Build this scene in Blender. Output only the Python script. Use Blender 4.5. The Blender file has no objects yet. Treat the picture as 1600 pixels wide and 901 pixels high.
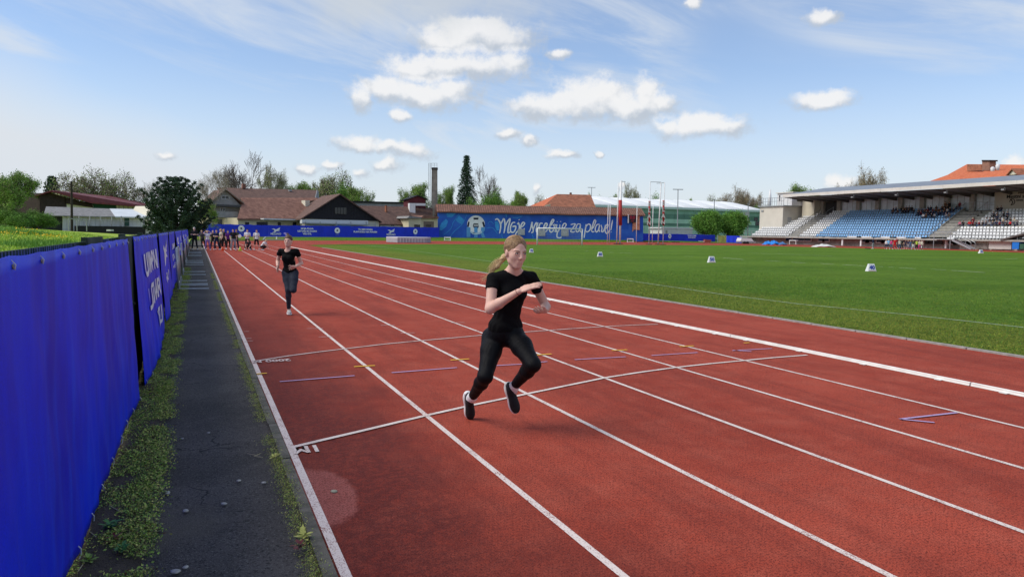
import bpy, bmesh, math, random
import numpy as np
from mathutils import Vector, Matrix, noise as mnoise

sc = bpy.context.scene
C = sc.collection
random.seed(7)
RNG = np.random.default_rng(7)

# ------------------------------------------------------------------ camera
# world: +Y runs along the straight of the track, X to the right, Z up; the camera stands over the origin
FPX, CX, CY = 1109.0, 800.0, 450.5
ROLL = math.radians(0.86)
CR, SR = math.cos(ROLL), math.sin(ROLL)
PITCH = math.radians(4.50)
YAW = math.radians(24.0)
H = 1.675
cam_d = bpy.data.cameras.new("camera")
cam = bpy.data.objects.new("camera", cam_d)
C.objects.link(cam)
cam_d.sensor_width = 36.0
cam_d.lens = FPX / 1600 * 36.0
cam_d.clip_start = 0.05
cam_d.clip_end = 6000
cam.location = (0, 0, H)
cam.rotation_euler = (Matrix.Rotation(-YAW, 3, 'Z') @ Matrix.Rotation(math.pi / 2 - PITCH, 3, 'X') @ Matrix.Rotation(ROLL, 3, 'Z')).to_euler()
sc.camera = cam
RX = np.array([math.cos(YAW), -math.sin(YAW), 0.0])
FX = np.array([math.sin(YAW), math.cos(YAW), 0.0])

def ray(px, py):
    """sideways, ahead and up components of the line of sight through a pixel of the photograph"""
    x, y = (px - CX) / FPX, (py - CY) / FPX
    u, v = x * CR + y * SR, x * SR - y * CR
    return u, math.cos(PITCH) + v * math.sin(PITCH), -math.sin(PITCH) + v * math.cos(PITCH)
def W(px, py, F):
    """point seen at pixel (px, py) of the photograph, at horizontal distance F ahead"""
    u, f, z = ray(px, py)
    s = F / f
    p = RX * (u * s) + FX * F
    return Vector((p[0], p[1], H + z * s))
def G(px, py, z=0.0):
    """point of the level z seen at a pixel"""
    u, f, zz = ray(px, py)
    s = (z - H) / zz
    p = RX * (u * s) + FX * (f * s)
    return Vector((p[0], p[1], z))
class VP:
    """an upright plane through two ground points; at(px, py) is the point of it seen at a pixel"""
    def __init__(s, p0, p1):
        s.o = Vector((p0[0], p0[1], 0)); d = Vector((p1[0], p1[1], 0)) - s.o
        s.len = d.length; s.e = d.normalized(); s.n = Vector((s.e.y, -s.e.x, 0))
    def az(s, px, py, off=0.0):
        u, f, z = ray(px, py)
        d = Vector(RX * u + FX * f); o = s.o + s.n * off
        k = s.n.dot(o) / s.n.dot(d); p = d * k
        return (p - o).dot(s.e), H + z * k
    def w(s, a, z, off=0.0):
        p = s.o + s.e * a + s.n * off; return Vector((p.x, p.y, z))
    def at(s, px, py, off=0.0):
        a, z = s.az(px, py, off); return s.w(a, z, off)

def L(r, F, z):
    """r metres to the right and F metres ahead of the camera's heading, height z"""
    p = RX * r + FX * F
    return Vector((p[0], p[1], z))

def pxr(px, F):
    return (px - CX) / FPX * F * (1 / 1.0)

# ------------------------------------------------------------------ exposure
sc.view_settings.view_transform = 'Standard'
sc.view_settings.look = 'None'
sc.view_settings.exposure = 0.50
sc.view_settings.gamma = 1.0
sc.view_settings.use_curve_mapping = False
sc.cycles.max_bounces = 6
sc.cycles.transparent_max_bounces = 8

# ------------------------------------------------------------------ sky and sun
SUN_EL, SUN_AZ = math.radians(47), math.radians(-78)    # azimuth from +Y towards +X
world = bpy.data.worlds.new("World")
sc.world = world
world.use_nodes = True
wt = world.node_tree
wt.nodes.clear()

class NT:
    """short hand for building node trees"""
    def __init__(s, t): s.t = t
    def n(s, typ, **kw):
        nd = s.t.nodes.new(typ)
        for k, v in kw.items(): setattr(nd, k, v)
        return nd
    def put(s, sock, v):
        if isinstance(v, (int, float, tuple, list)):
            if hasattr(sock, 'default_value') and sock.type == 'RGBA' and not isinstance(v, (int, float)) and len(v) == 3:
                v = tuple(v) + (1,)
            sock.default_value = v
        else: s.t.links.new(v, sock)
    def m(s, op, a, b=None, c=None, clamp=False):
        nd = s.n('ShaderNodeMath', operation=op, use_clamp=clamp)
        for i, v in enumerate((a, b, c)):
            if v is not None: s.put(nd.inputs[i], v)
        return nd.outputs[0]
    def v(s, op, a, b=None):
        nd = s.n('ShaderNodeVectorMath', operation=op)
        s.put(nd.inputs[0], a)
        if b is not None: s.put(nd.inputs[1], b)
        return nd.outputs[1] if op in ('LENGTH', 'DOT_PRODUCT', 'DISTANCE') else nd.outputs[0]
    def mix(s, f, a, b, blend='MIX'):
        nd = s.n('ShaderNodeMix', data_type='RGBA', blend_type=blend)
        s.put(nd.inputs[0], f); s.put(nd.inputs[6], a); s.put(nd.inputs[7], b)
        return nd.outputs[2]
    def noise(s, vec, scale, detail=4, rough=.5, dist=0):
        nd = s.n('ShaderNodeTexNoise')
        s.put(nd.inputs['Vector'], vec)
        nd.inputs['Scale'].default_value = scale; nd.inputs['Detail'].default_value = detail
        nd.inputs['Roughness'].default_value = rough; nd.inputs['Distortion'].default_value = dist
        return nd.outputs['Fac']
    def ramp(s, f, a, b, lo=0.0, hi=1.0, smooth=True):
        nd = s.n('ShaderNodeMapRange', interpolation_type='SMOOTHSTEP' if smooth else 'LINEAR')
        s.put(nd.inputs['Value'], f)
        for k, vv in (('From Min', a), ('From Max', b), ('To Min', lo), ('To Max', hi)): s.put(nd.inputs[k], vv)
        return nd.outputs['Result']
    def sep(s, v):
        nd = s.n('ShaderNodeSeparateXYZ'); s.put(nd.inputs[0], v); return nd.outputs
    def comb(s, x, y, z):
        nd = s.n('ShaderNodeCombineXYZ')
        for i, q in enumerate((x, y, z)): s.put(nd.inputs[i], q)
        return nd.outputs[0]

def azel(px, py):
    p = W(px, py, 100.0) - Vector((0, 0, H))
    return math.atan2(p.x, p.y), math.atan2(p.z, math.hypot(p.x, p.y))

w = NT(wt)
tc = w.n('ShaderNodeTexCoord').outputs['Generated']
dx, dy, dz = w.sep(tc)
az = w.m('ARCTAN2', dx, dy)
el = w.m('ARCSINE', dz)
AE = w.comb(az, el, 0.0)
sky = w.n('ShaderNodeTexSky', sky_type='NISHITA')
sky.sun_disc = False
sky.sun_elevation = SUN_EL
sky.sun_rotation = SUN_AZ
sky.altitude = 350; sky.air_density = 1.0; sky.dust_density = .5; sky.ozone_density = 2.2
SKY_STRENGTH = 0.135
base_sky = w.v('SCALE', sky.outputs[0])
base_sky.node.inputs['Scale'].default_value = 1.0
# radiance of a sunlit cloud in the units of the sky texture
CLW = 4.6
# thin high cloud in long streaks, tilted down to the right
tilt = w.m('ADD', el, w.m('MULTIPLY', az, 0.22))
st = w.comb(w.m('MULTIPLY', az, 1.7), w.m('MULTIPLY', tilt, 8.5), 0.3)
cir = w.noise(st, 1.9, 6, .62, .7)
cir2 = w.noise(w.comb(w.m('MULTIPLY', az, 2.2), w.m('MULTIPLY', tilt, 3.6), 4.1), 1.1, 3, .5, .4)
cirrus = w.m('MULTIPLY', w.ramp(cir, .36, .74), w.ramp(cir2, .28, .58))
# a milky sheet of high cloud that thickens to the left of the view, low in the sky, and towards the horizon
pA, pB = azel(0, 135), azel(640, 285)
line = w.m('ADD', w.m('MULTIPLY', w.m('SUBTRACT', az, pA[0]), (pB[1] - pA[1]) / (pB[0] - pA[0])), pA[1])
line = w.m('MINIMUM', line, .42)
edge = w.m('ADD', w.m('SUBTRACT', line, el), w.m('MULTIPLY', w.m('SUBTRACT', cir2, .5), .10))
sheet = w.ramp(edge, -.09, .09)
hz = w.ramp(el, .24, .0)
veil = w.m('MAXIMUM', w.m('MULTIPLY', cirrus, .62), w.m('MULTIPLY', sheet, .93))
veil = w.m('MAXIMUM', veil, w.m('MULTIPLY', hz, .72))
veil = w.m('ADD', veil, .17, clamp=True)
base_sky = w.v('MULTIPLY', base_sky, (.72, .785, .87))
col = w.mix(veil, base_sky, (CLW * .82, CLW * .875, CLW * .94))
# cumulus: ellipses (pixel x, y, half width, half height of the photograph) warped by noise
CLOUDS = [(745, 60, 100, 24), (690, 66, 50, 16), (735, 44, 60, 14), (722, 107, 112, 17), (650, 110, 44, 15), (800, 98, 36, 14), (650, 149, 102, 17), (600, 136, 46, 17), (568, 158, 18, 20),
          (868, 88, 16, 8), (627, 184, 18, 8), (700, 146, 54, 16),
          (925, 158, 70, 27), (850, 165, 56, 17), (940, 146, 38, 24), (985, 172, 70, 18), (1008, 150, 26, 24), (1035, 160, 24, 13), (890, 160, 50, 20),
          (1100, 200, 70, 15), (1092, 190, 40, 13), (1045, 198, 20, 13), (1135, 202, 38, 13),
          (1277, 157, 54, 13), (1285, 151, 34, 12), (563, 226, 40, 11), (640, 236, 38, 12), (610, 232, 30, 8),
          (872, 241, 25, 6), (932, 237, 7, 5), (1290, 28, 28, 12), (825, 216, 12, 8), (797, 208, 18, 8),
          (1080, 12, 14, 9), (260, 246, 15, 7), (1318, 287, 34, 10), (1300, 283, 16, 9), (1590, 262, 22, 10), (842, 292, 9, 8), (970, 292, 8, 6), (480, 264, 18, 7), (562, 274, 14, 6), (520, 260, 16, 6), (605, 262, 26, 8),
          # more of the same outside the frame
          (-300, 120, 160, 30), (-150, -60, 90, 26), (1800, 90, 130, 28), (2050, 180, 120, 22), (900, -160, 160, 40), (1500, -240, 150, 36), (300, -300, 170, 40), (-500, -200, 180, 40), (2300, -20, 150, 30)]
warp = w.n('ShaderNodeTexNoise'); w.put(warp.inputs['Vector'], AE); warp.inputs['Scale'].default_value = 14; warp.inputs['Detail'].default_value = 5
warp.inputs['Roughness'].default_value = .62
wv = w.v('SUBTRACT', warp.outputs['Color'], (.5, .5, .5))
wv = w.v('MULTIPLY', wv, (.054, .036, 0))
AEW = w.v('ADD', AE, wv)
dmin = dtop = None
for (cx, cy, rx, ry) in CLOUDS:
    a0, e0 = azel(cx, cy)
    ra, re = abs(azel(cx + rx, cy)[0] - a0) * 1.08, abs(azel(cx, cy - ry)[1] - e0) * 1.38
    q = w.v('MULTIPLY', w.v('SUBTRACT', AEW, (a0, e0, 0)), (1 / ra, 1 / re, 0))
    d = w.v('LENGTH', q)
    d2 = w.v('LENGTH', w.v('ADD', q, (.12, -.52, 0)))
    if dmin is None: dmin, dtop = d, d2
    else:
        nd = w.m('SMOOTH_MIN', dmin, d, .22); dmin = nd
        nd = w.m('SMOOTH_MIN', dtop, d2, .12); dtop = nd
fine = w.noise(AE, 42, 6, .66)
fl = w.m('ADD', dmin, w.m('MULTIPLY', w.m('SUBTRACT', fine, .5), 1.5))
cm = w.ramp(fl, 1.22, .45)
cm = w.m('MULTIPLY', cm, .90)
shade = w.m('ADD', dtop, w.m('MULTIPLY', w.m('SUBTRACT', w.noise(AE, 26, 4, .6), .5), 1.5))
sh = w.ramp(shade, .50, 1.20)
ccol = w.mix(sh, (CLW * 1.06, CLW * 1.05, CLW * 1.04), (CLW * .60, CLW * .66, CLW * .74))
col = w.mix(cm, col, ccol)
# a grey-white patch of thicker cloud high up
gp = w.v('LENGTH', w.v('MULTIPLY', w.v('SUBTRACT', AEW, (azel(640, -22)[0], azel(640, -22)[1], 0)), (4.4, 16, 0)))
gm = w.ramp(w.m('ADD', gp, w.m('MULTIPLY', w.m('SUBTRACT', w.noise(AE, 13, 5, .6), .5), 1.2)), 1.15, .25)
col = w.mix(w.m('MULTIPLY', gm, .75), col, (CLW * .70, CLW * .75, CLW * .80))
# below the horizon: dull ground light
low = w.ramp(dz, -.02, .0)
col = w.mix(low, (1.2, 1.3, 1.1), col)
bg = w.n('ShaderNodeBackground'); w.put(bg.inputs[0], col); bg.inputs[1].default_value = SKY_STRENGTH
wo = w.n('ShaderNodeOutputWorld'); wt.links.new(bg.outputs[0], wo.inputs[0])

sun_d = bpy.data.lights.new("sun", 'SUN')
sun_d.energy = 2.3; sun_d.angle = math.radians(38.0); sun_d.color = (1.0, .93, .82)
sun = bpy.data.objects.new("sun", sun_d); C.objects.link(sun)
sd = Vector((math.sin(SUN_AZ) * math.cos(SUN_EL), math.cos(SUN_AZ) * math.cos(SUN_EL), math.sin(SUN_EL)))
sun.rotation_euler = sd.to_track_quat('Z', 'Y').to_euler()

# ------------------------------------------------------------------ materials
MATS = {}
def mat(name, col, rough=.7, var=.0, scale=4.0, spec=.35, metal=0.0, bump=0.0, bscale=40.0, emit=None, alpha=None, trans=0.0, col2=None, sheen=0, detail=5, coat=0.0):
    if name in MATS: return MATS[name]
    m = bpy.data.materials.new(name); m.use_nodes = True
    t = NT(m.node_tree); b = m.node_tree.nodes['Principled BSDF']
    b.inputs['Roughness'].default_value = rough
    b.inputs['Specular IOR Level'].default_value = spec
    b.inputs['Metallic'].default_value = metal
    if coat: b.inputs['Coat Weight'].default_value = coat
    if sheen: b.inputs['Sheen Weight'].default_value = sheen
    tcn = t.n('ShaderNodeTexCoord').outputs['Object']
    if var or col2:
        f = t.noise(tcn, scale, detail, .62)
        f = t.ramp(f, .28, .72)
        c2 = col2 or tuple(min(1, c * (1 + var)) for c in col)
        c1 = col if col2 else tuple(c * (1 - var) for c in col)
        t.put(b.inputs['Base Color'], t.mix(f, c1, c2))
    else: b.inputs['Base Color'].default_value = tuple(col) + (1,)
    if bump:
        bn = t.n('ShaderNodeBump'); bn.inputs['Strength'].default_value = min(1, bump); bn.inputs['Distance'].default_value = .02
        t.put(bn.inputs['Height'], t.noise(tcn, bscale, 4, .6)); t.t.links.new(bn.outputs[0], b.inputs['Normal'])
    if emit: b.inputs['Emission Color'].default_value = tuple(emit[0]) + (1,); b.inputs['Emission Strength'].default_value = emit[1]
    if trans: b.inputs['Transmission Weight'].default_value = trans
    if alpha is not None: b.inputs['Alpha'].default_value = alpha
    MATS[name] = m
    return m

# ------------------------------------------------------------------ object helpers
def link(o, parent=None):
    C.objects.link(o)
    if parent is not None: o.parent = parent
    return o
def tag(o, label=None, cat=None, group=None, kind=None):
    if label: o['label'] = label
    if cat: o['category'] = cat
    if group: o['group'] = group
    if kind: o['kind'] = kind
    return o
def thing(name, label, cat, loc=(0, 0, 0), rz=0.0, group=None):
    o = bpy.data.objects.new(name, None); C.objects.link(o)
    o.empty_display_size = .2
    o.location = loc; o.rotation_euler = (0, 0, rz)
    return tag(o, label, cat, group)
def np_mesh(name, V, Fc, smooth=False):
    """V (n,3); Fc (m,k) array or list of faces"""
    me = bpy.data.meshes.new(name)
    if isinstance(Fc, np.ndarray):
        V = np.asarray(V, dtype=np.float32); m, k = Fc.shape
        me.vertices.add(len(V)); me.vertices.foreach_set('co', V.ravel())
        me.loops.add(m * k); me.loops.foreach_set('vertex_index', Fc.astype(np.int32).ravel())
        me.polygons.add(m); me.polygons.foreach_set('loop_start', np.arange(0, m * k, k, dtype=np.int32))
        me.polygons.foreach_set('loop_total', np.full(m, k, dtype=np.int32))
        me.update(calc_edges=True); me.validate()
    else:
        me.from_pydata([tuple(v) for v in V], [], Fc); me.update()
    if smooth: me.polygons.foreach_set('use_smooth', [True] * len(me.polygons))
    return me
class MB:
    """collects boxes, tubes, sheets into ONE mesh"""
    def __init__(s): s.v = []; s.f = []
    def add(s, vs, fs):
        o = len(s.v); s.v += [tuple(v) for v in vs]; s.f += [tuple(i + o for i in f) for f in fs]; return s
    def box(s, c, sz, rz=0.0, M=None):
        x, y, z = sz[0] / 2, sz[1] / 2, sz[2] / 2
        vs = [Vector((a * x, b * y, d * z)) for a in (-1, 1) for b in (-1, 1) for d in (-1, 1)]
        R = M if M is not None else Matrix.Rotation(rz, 3, 'Z')
        vs = [R @ v + Vector(c) for v in vs]
        return s.add(vs, [(0, 1, 3, 2), (4, 6, 7, 5), (0, 4, 5, 1), (2, 3, 7, 6), (0, 2, 6, 4), (1, 5, 7, 3)])
    def b2(s, p0, p1):
        return s.box([(a + b) / 2 for a, b in zip(p0, p1)], [abs(b - a) for a, b in zip(p0, p1)])
    def tube(s, pts, r, n=8, caps=True):
        pts = [Vector(p) for p in pts]; rs = r if isinstance(r, (list, tuple)) else [r] * len(pts)
        base = len(s.v); up = Vector((0, 0, 1)); u = None
        for i, p in enumerate(pts):
            d = (pts[min(i + 1, len(pts) - 1)] - pts[max(i - 1, 0)])
            if d.length < 1e-9: d = up.copy()
            d.normalize()
            if u is None:
                u = d.cross(up)
                if u.length < 1e-3: u = d.cross(Vector((1, 0, 0)))
            else: u = u - d * u.dot(d)
            u.normalize(); w_ = d.cross(u)
            for k in range(n):
                a = 2 * math.pi * k / n
                s.v.append(tuple(p + (u * math.cos(a) + w_ * math.sin(a)) * rs[i]))
        for i in range(len(pts) - 1):
            for k in range(n):
                a, b = base + i * n + k, base + i * n + (k + 1) % n
                s.f.append((a, b, b + n, a + n))
        if caps:
            s.f.append(tuple(base + k for k in reversed(range(n))))
            s.f.append(tuple(base + (len(pts) - 1) * n + k for k in range(n)))
        return s
    def quad(s, a, b, c, d): return s.add([a, b, c, d], [(0, 1, 2, 3)])
    def poly(s, pts): return s.add(pts, [tuple(range(len(pts)))])
    def prism(s, pts, off):
        """extrude the polygon pts by the vector off"""
        n = len(pts); off = Vector(off)
        vs = [Vector(p) for p in pts] + [Vector(p) + off for p in pts]
        fs = [tuple(range(n)), tuple(reversed(range(n, 2 * n)))] + [(i, i + n, (i + 1) % n + n, (i + 1) % n) for i in range(n)]
        return s.add(vs, fs)
    def mesh(s, name, smooth=False):
        me = bpy.data.meshes.new(name); me.from_pydata(s.v, [], s.f)
        bm = bmesh.new(); bm.from_mesh(me); bmesh.ops.recalc_face_normals(bm, faces=bm.faces); bm.to_mesh(me); bm.free()
        if smooth: me.polygons.foreach_set('use_smooth', [True] * len(me.polygons))
        return me
    def build(s, name, m, parent=None, smooth=False):
        me = s.mesh(name, smooth); me.materials.append(m)
        return link(bpy.data.objects.new(name, me), parent)
def inst(name, me, parent=None, loc=(0, 0, 0), rot=(0, 0, 0), scale=(1, 1, 1)):
    o = bpy.data.objects.new(name, me); link(o, parent); o.location = loc; o.rotation_euler = rot; o.scale = scale
    return o
def sheet(name, pts, m, z=None, sub=0):
    mb = MB(); mb.poly([(p[0], p[1], p[2] if z is None else z) for p in pts])
    o = mb.build(name, m)
    if o.data.polygons[0].normal.z < 0: o.data.flip_normals()
    return tag(o, kind='structure')
def copy_tree(o, parent=None):
    c = o.copy(); C.objects.link(c); c.parent = parent
    for ch in o.children: copy_tree(ch, c)
    return c
def text_mesh(txt, size, extrude=.004, align='CENTER', shear=0.0, bold=0.0):
    cu = bpy.data.curves.new('lettering', 'FONT'); cu.body = txt; cu.size = size; cu.align_x = align; cu.align_y = 'CENTER'
    cu.extrude = extrude; cu.shear = shear; cu.offset = bold; cu.resolution_u = 3
    o = bpy.data.objects.new('lettering', cu); C.objects.link(o)
    dg = bpy.context.evaluated_depsgraph_get()
    me = bpy.data.meshes.new_from_object(o.evaluated_get(dg))
    bpy.data.objects.remove(o); bpy.data.curves.remove(cu)
    return me
def text_obj(name, txt, size, loc, R, m, parent=None, **kw):
    me = text_mesh(txt, size, **kw); me.materials.clear(); me.materials.append(m)
    o = bpy.data.objects.new(name, me); link(o, parent)
    o.matrix_local = Matrix.Translation(loc) @ R.to_4x4()
    return o
def frame(right, up):
    r = Vector(right).normalized(); u = Vector(up).normalized(); n = r.cross(u)
    return Matrix((r, u, n)).transposed()
# ================================================================== ground, track, field
def ground_mat(name):
    m = bpy.data.materials.new(name); m.use_nodes = True
    t = NT(m.node_tree); b = m.node_tree.nodes['Principled BSDF']
    P = t.n('ShaderNodeNewGeometry').outputs['Position']
    return m, t, b, P
def bump(t, b, h, strength, dist):
    bn = t.n('ShaderNodeBump'); bn.inputs['Strength'].default_value = strength; bn.inputs['Distance'].default_value = dist
    t.put(bn.inputs['Height'], h); t.t.links.new(bn.outputs[0], b.inputs['Normal'])

def track_material():
    m, t, b, P = ground_mat('track_rubber')
    px_, py_, pz_ = t.sep(P)
    big = t.noise(P, .55, 5, .6); mid = t.noise(P, 3.2, 5, .62); gr = t.noise(P, 95, 3, .7)
    c = t.mix(t.ramp(big, .3, .7), (.33, .050, .028), (.45, .080, .046))
    c = t.mix(t.m('MULTIPLY', t.ramp(mid, .38, .75), .45), c, (.49, .125, .080))
    # streaks of wear along the lanes
    stv = t.v('MULTIPLY', P, (2.4, .22, 1))
    c = t.mix(t.m('MULTIPLY', t.ramp(t.noise(stv, 1.0, 6, .7), .46, .66), .62), c, (.25, .045, .029))
    # damp, darker rubber along the outer edge
    wet = t.m('ADD', px_, t.m('MULTIPLY', t.m('SUBTRACT', t.noise(P, 1.3, 5, .6), .5), 2.2))
    wetm = t.ramp(wet, 2.35, .95)
    wetm = t.m('MULTIPLY', wetm, t.ramp(t.m('ADD', py_, t.m('MULTIPLY', big, 5.0)), 27, 6))
    wetm = t.m('MULTIPLY', wetm, t.ramp(t.noise(P, 14, 6, .8), .40, .56, .55, 1.0))
    c = t.mix(t.m('MULTIPLY', wetm, .80), c, (.085, .015, .013))
    # a dry round patch near the edge line
    pc = G(497, 772)
    dd = t.v('SUBTRACT', P, (pc.x - .02, pc.y, 0)); dd = t.v('MULTIPLY', dd, (1 / .25, 1 / .52, 0))
    dl = t.m('ADD', t.v('LENGTH', dd), t.m('MULTIPLY', t.m('SUBTRACT', t.noise(P, 9, 5, .6), .5), .42))
    c = t.mix(t.m('MULTIPLY', t.ramp(dl, 1.08, .90), .76), c, (.39, .125, .105))
    # dark crumb pits and pale dust
    grm = t.ramp(gr, .44, .62)
    c = t.mix(t.m('MULTIPLY', t.ramp(t.noise(P, 7, 6, .78), .52, .40), .17), c, (.15, .026, .020))
    c = t.mix(t.m('MULTIPLY', t.ramp(gr, .50, .38), .80), c, (.06, .011, .009))
    c = t.mix(t.m('MULTIPLY', t.ramp(t.noise(P, 48, 5, .85), .50, .40), .62), c, (.09, .017, .014))
    c = t.mix(t.m('MULTIPLY', t.ramp(t.noise(P, 140, 2, .7), .58, .75), .40), c, (.47, .20, .17))
    t.put(b.inputs['Base Color'], c)
    t.put(b.inputs['Roughness'], t.ramp(wetm, 0, 1, .86, .74)); b.inputs['Specular IOR Level'].default_value = .10
    bump(t, b, t.m('ADD', t.noise(P, 130, 3, .7), t.m('MULTIPLY', t.noise(P, 30, 3, .6), .6)), .8, .006)
    return m
TRACK = track_material()

def grass_material():
    m, t, b, P = ground_mat('turf')
    px_, py_, pz_ = t.sep(P)
    big = t.noise(P, .16, 4, .6); mid = t.noise(P, 1.6, 5, .65); fi = t.noise(P, 26, 4, .7)
    c = t.mix(t.ramp(big, .33, .66), (.080, .170, .014), (.120, .230, .024))
    c = t.mix(t.m('MULTIPLY', t.ramp(mid, .42, .75), .5), c, (.19, .265, .030))
    # drier, yellower band beside the kerb stones
    dry = t.ramp(t.m('ADD', px_, t.m('MULTIPLY', t.m('SUBTRACT', mid, .5), 3.0)), 15.6, 13.4)
    c = t.mix(t.m('MULTIPLY', dry, .62), c, (.21, .215, .032))
    c = t.mix(t.m('MULTIPLY', t.ramp(t.noise(t.v('MULTIPLY', P, (1, .55, 1)), 5.5, 6, .78), .52, .40), .55), c, (.030, .075, .008))
    c = t.mix(t.m('MULTIPLY', t.ramp(fi, .52, .34), .80), c, (.015, .040, .006))
    c = t.mix(t.m('MULTIPLY', t.ramp(t.noise(P, 60, 3, .7), .55, .75), .35), c, (.14, .19, .05))
    band = t.ramp(t.m('SINE', t.m('MULTIPLY', py_, .62)), -.25, .25, .0, .16)
    c = t.mix(band, c, (.17, .26, .035))
    t.put(b.inputs['Base Color'], c)
    b.inputs['Roughness'].default_value = .9; b.inputs['Specular IOR Level'].default_value = .05
    bump(t, b, t.m('ADD', t.noise(t.v('MULTIPLY', P, (1, 1, 1)), 34, 4, .75), t.m('MULTIPLY', mid, .8)), 1.0, .05)
    return m
TURF = grass_material()

def asphalt_material():
    m, t, b, P = ground_mat('asphalt')
    big = t.noise(P, .8, 5, .6); gr = t.noise(P, 75, 3, .7)
    c = t.mix(t.ramp(big, .32, .7), (.060, .053, .046), (.115, .102, .090))
    c = t.mix(t.m('MULTIPLY', t.ramp(t.noise(P, 5, 5, .65), .5, .8), .5), c, (.150, .130, .105))
    c = t.mix(t.m('MULTIPLY', t.ramp(gr, .54, .66), .55), c, (.25, .24, .22))
    c = t.mix(t.m('MULTIPLY', t.ramp(t.noise(P, 55, 4, .8), .48, .38), .75), c, (.010, .009, .009))
    vo = t.n('ShaderNodeTexVoronoi', feature='DISTANCE_TO_EDGE'); vo.inputs['Scale'].default_value = 1.1; vn = t.n('ShaderNodeTexNoise'); t.put(vn.inputs['Vector'], P); vn.inputs['Scale'].default_value = 3; vn.inputs['Detail'].default_value = 5
    t.put(vo.inputs['Vector'], t.v('ADD', P, t.v('MULTIPLY', vn.outputs['Color'], (.5, .5, 0))))
    c = t.mix(t.m('MULTIPLY', t.m('MULTIPLY', t.ramp(vo.outputs['Distance'], .012, .002), t.ramp(big, .48, .56)), .8), c, (.012, .011, .010))
    # sandy dirt washed out from the verge
    pc = G(270, 820)
    dd = t.v('MULTIPLY', t.v('SUBTRACT', P, (pc.x, pc.y, 0)), (1 / .30, 1 / .34, 0))
    dl = t.m('ADD', t.v('LENGTH', dd), t.m('MULTIPLY', t.m('SUBTRACT', t.noise(P, 7, 5, .65), .5), 1.5))
    c = t.mix(t.m('MULTIPLY', t.ramp(dl, 1.2, .3), .62), c, (.125, .108, .082))
    t.put(b.inputs['Base Color'], c)
    b.inputs['Roughness'].default_value = .9; b.inputs['Specular IOR Level'].default_value = .25
    bump(t, b, t.m('ADD', t.noise(P, 95, 3, .7), t.m('MULTIPLY', t.noise(P, 12, 4, .6), .5)), .9, .012)
    return m
ASPHALT = asphalt_material()
SOIL = mat('soil', (.045, .036, .024), .95, col2=(.085, .066, .042), scale=9, bump=.8, bscale=60)
KERBSTONE = mat('kerb_stone', (.075, .072, .055), .9, col2=(.17, .155, .125), scale=11, bump=.6, bscale=70)
def paint_mat(name, col, base=(.20, .04, .03), wear=.44):
    m, t, b, P = ground_mat(name)
    gr = t.noise(P, 120, 3, .75); mid = t.noise(P, 5, 4, .6)
    f = t.ramp(t.m('ADD', gr, t.m('MULTIPLY', t.m('SUBTRACT', mid, .5), .35)), wear - .07, wear + .02)
    t.put(b.inputs['Base Color'], t.mix(f, base, col))
    b.inputs['Roughness'].default_value = .8; b.inputs['Specular IOR Level'].default_value = .25
    bump(t, b, t.noise(P, 130, 3, .7), .6, .005)
    return m
LINE = paint_mat('white_line_paint', (.70, .61, .56))
LINE2 = paint_mat('thin_line_paint', (.60, .50, .47), wear=.45)
YEL = paint_mat('yellow_line_paint', (.72, .42, .03), wear=.36)
PUR = paint_mat('violet_line_paint', (.40, .30, .50), wear=.40)
ASPH_E, KERB_E = .535, .600
HK = math.cos(YAW) * H     # pixels of slope from the vanishing point -> metres of X

# one ground sheet out to the horizon
sheet('ground', [(-1500, -60, 0), (2500, -60, 0), (2500, 2500, 0), (-1500, 2500, 0)], mat('far_ground', (.05, .085, .025), .9, var=.4, scale=.05), z=-.06)
# red rubber surface
farred = [G(330, 377.3), G(420, 375.8), G(600, 375.9), G(700, 376.6), G(850, 377.8), G(1000, 378.2), G(1180, 380.4), G(1300, 383.0), G(1400, 385.0), G(1500, 387.0), G(1600, 389.3), G(1800, 393.8)]
sheet('running_track', [(KERB_E, -8, 0), (200, -8, 0)] + [tuple(p) for p in reversed(farred)] + [(KERB_E, 96, 0)], TRACK, z=0.0)
# playing field
XG = 7.06 * HK
fieldp = [(XG, -8, 0), (XG, 78, 0)] + [tuple(G(x, y)) for x, y in ((478, 383.4), (500, 382.2), (540, 381.6), (600, 381.6), (700, 381.5), (850, 382.3), (1000, 382.8), (1100, 383.2), (1180, 384.0), (1270, 386.2), (1400, 389.2), (1500, 391.6), (1600, 395.0), (1750, 401))] + [(118, -8, 0)]
sheet('grass_field', fieldp, TURF, z=.012)
# concrete edging between rubber and turf, stone by stone near the camera
edge_root = thing('field_edging', 'grey concrete edging strip between the red rubber and the playing field turf', 'edging')
eme = MB().box((0, 0, 0), (.07, .985, .05)).mesh('edging_stone'); eme.materials.append(mat('edging_concrete', (.30, .285, .27), .9, var=.25, scale=8))
for k in range(64):
    inst('edging_stone', eme, edge_root, (XG - .03 + random.uniform(-.004, .004), 4.5 + k, .005 + random.uniform(-.003, .003)))
del edge_root['category'], edge_root['label']; edge_root['kind'] = 'structure'
# asphalt footpath, verge, kerb stones
VX0, VX1 = -.62, -.26
sheet('footpath', [(-.30, -6, 0), (ASPH_E + .01, -6, 0), (ASPH_E + .01, 100, 0), (-.30, 100, 0)], ASPHALT, z=-.012)
kr = bpy.data.objects.new('track_edge_kerb', None); C.objects.link(kr); kr['kind'] = 'structure'
kme = MB().box((0, 0, 0), (.066, .99, .06)).mesh('kerb_block'); kme.materials.append(KERBSTONE)
for k in range(85):
    inst('kerb_block', kme, kr, (ASPH_E + .033 + random.uniform(-.004, .004), -2.2 + k, -.02 + random.uniform(-.004, .003)), (0, random.uniform(-.02, .02), random.uniform(-.003, .003)))
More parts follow.
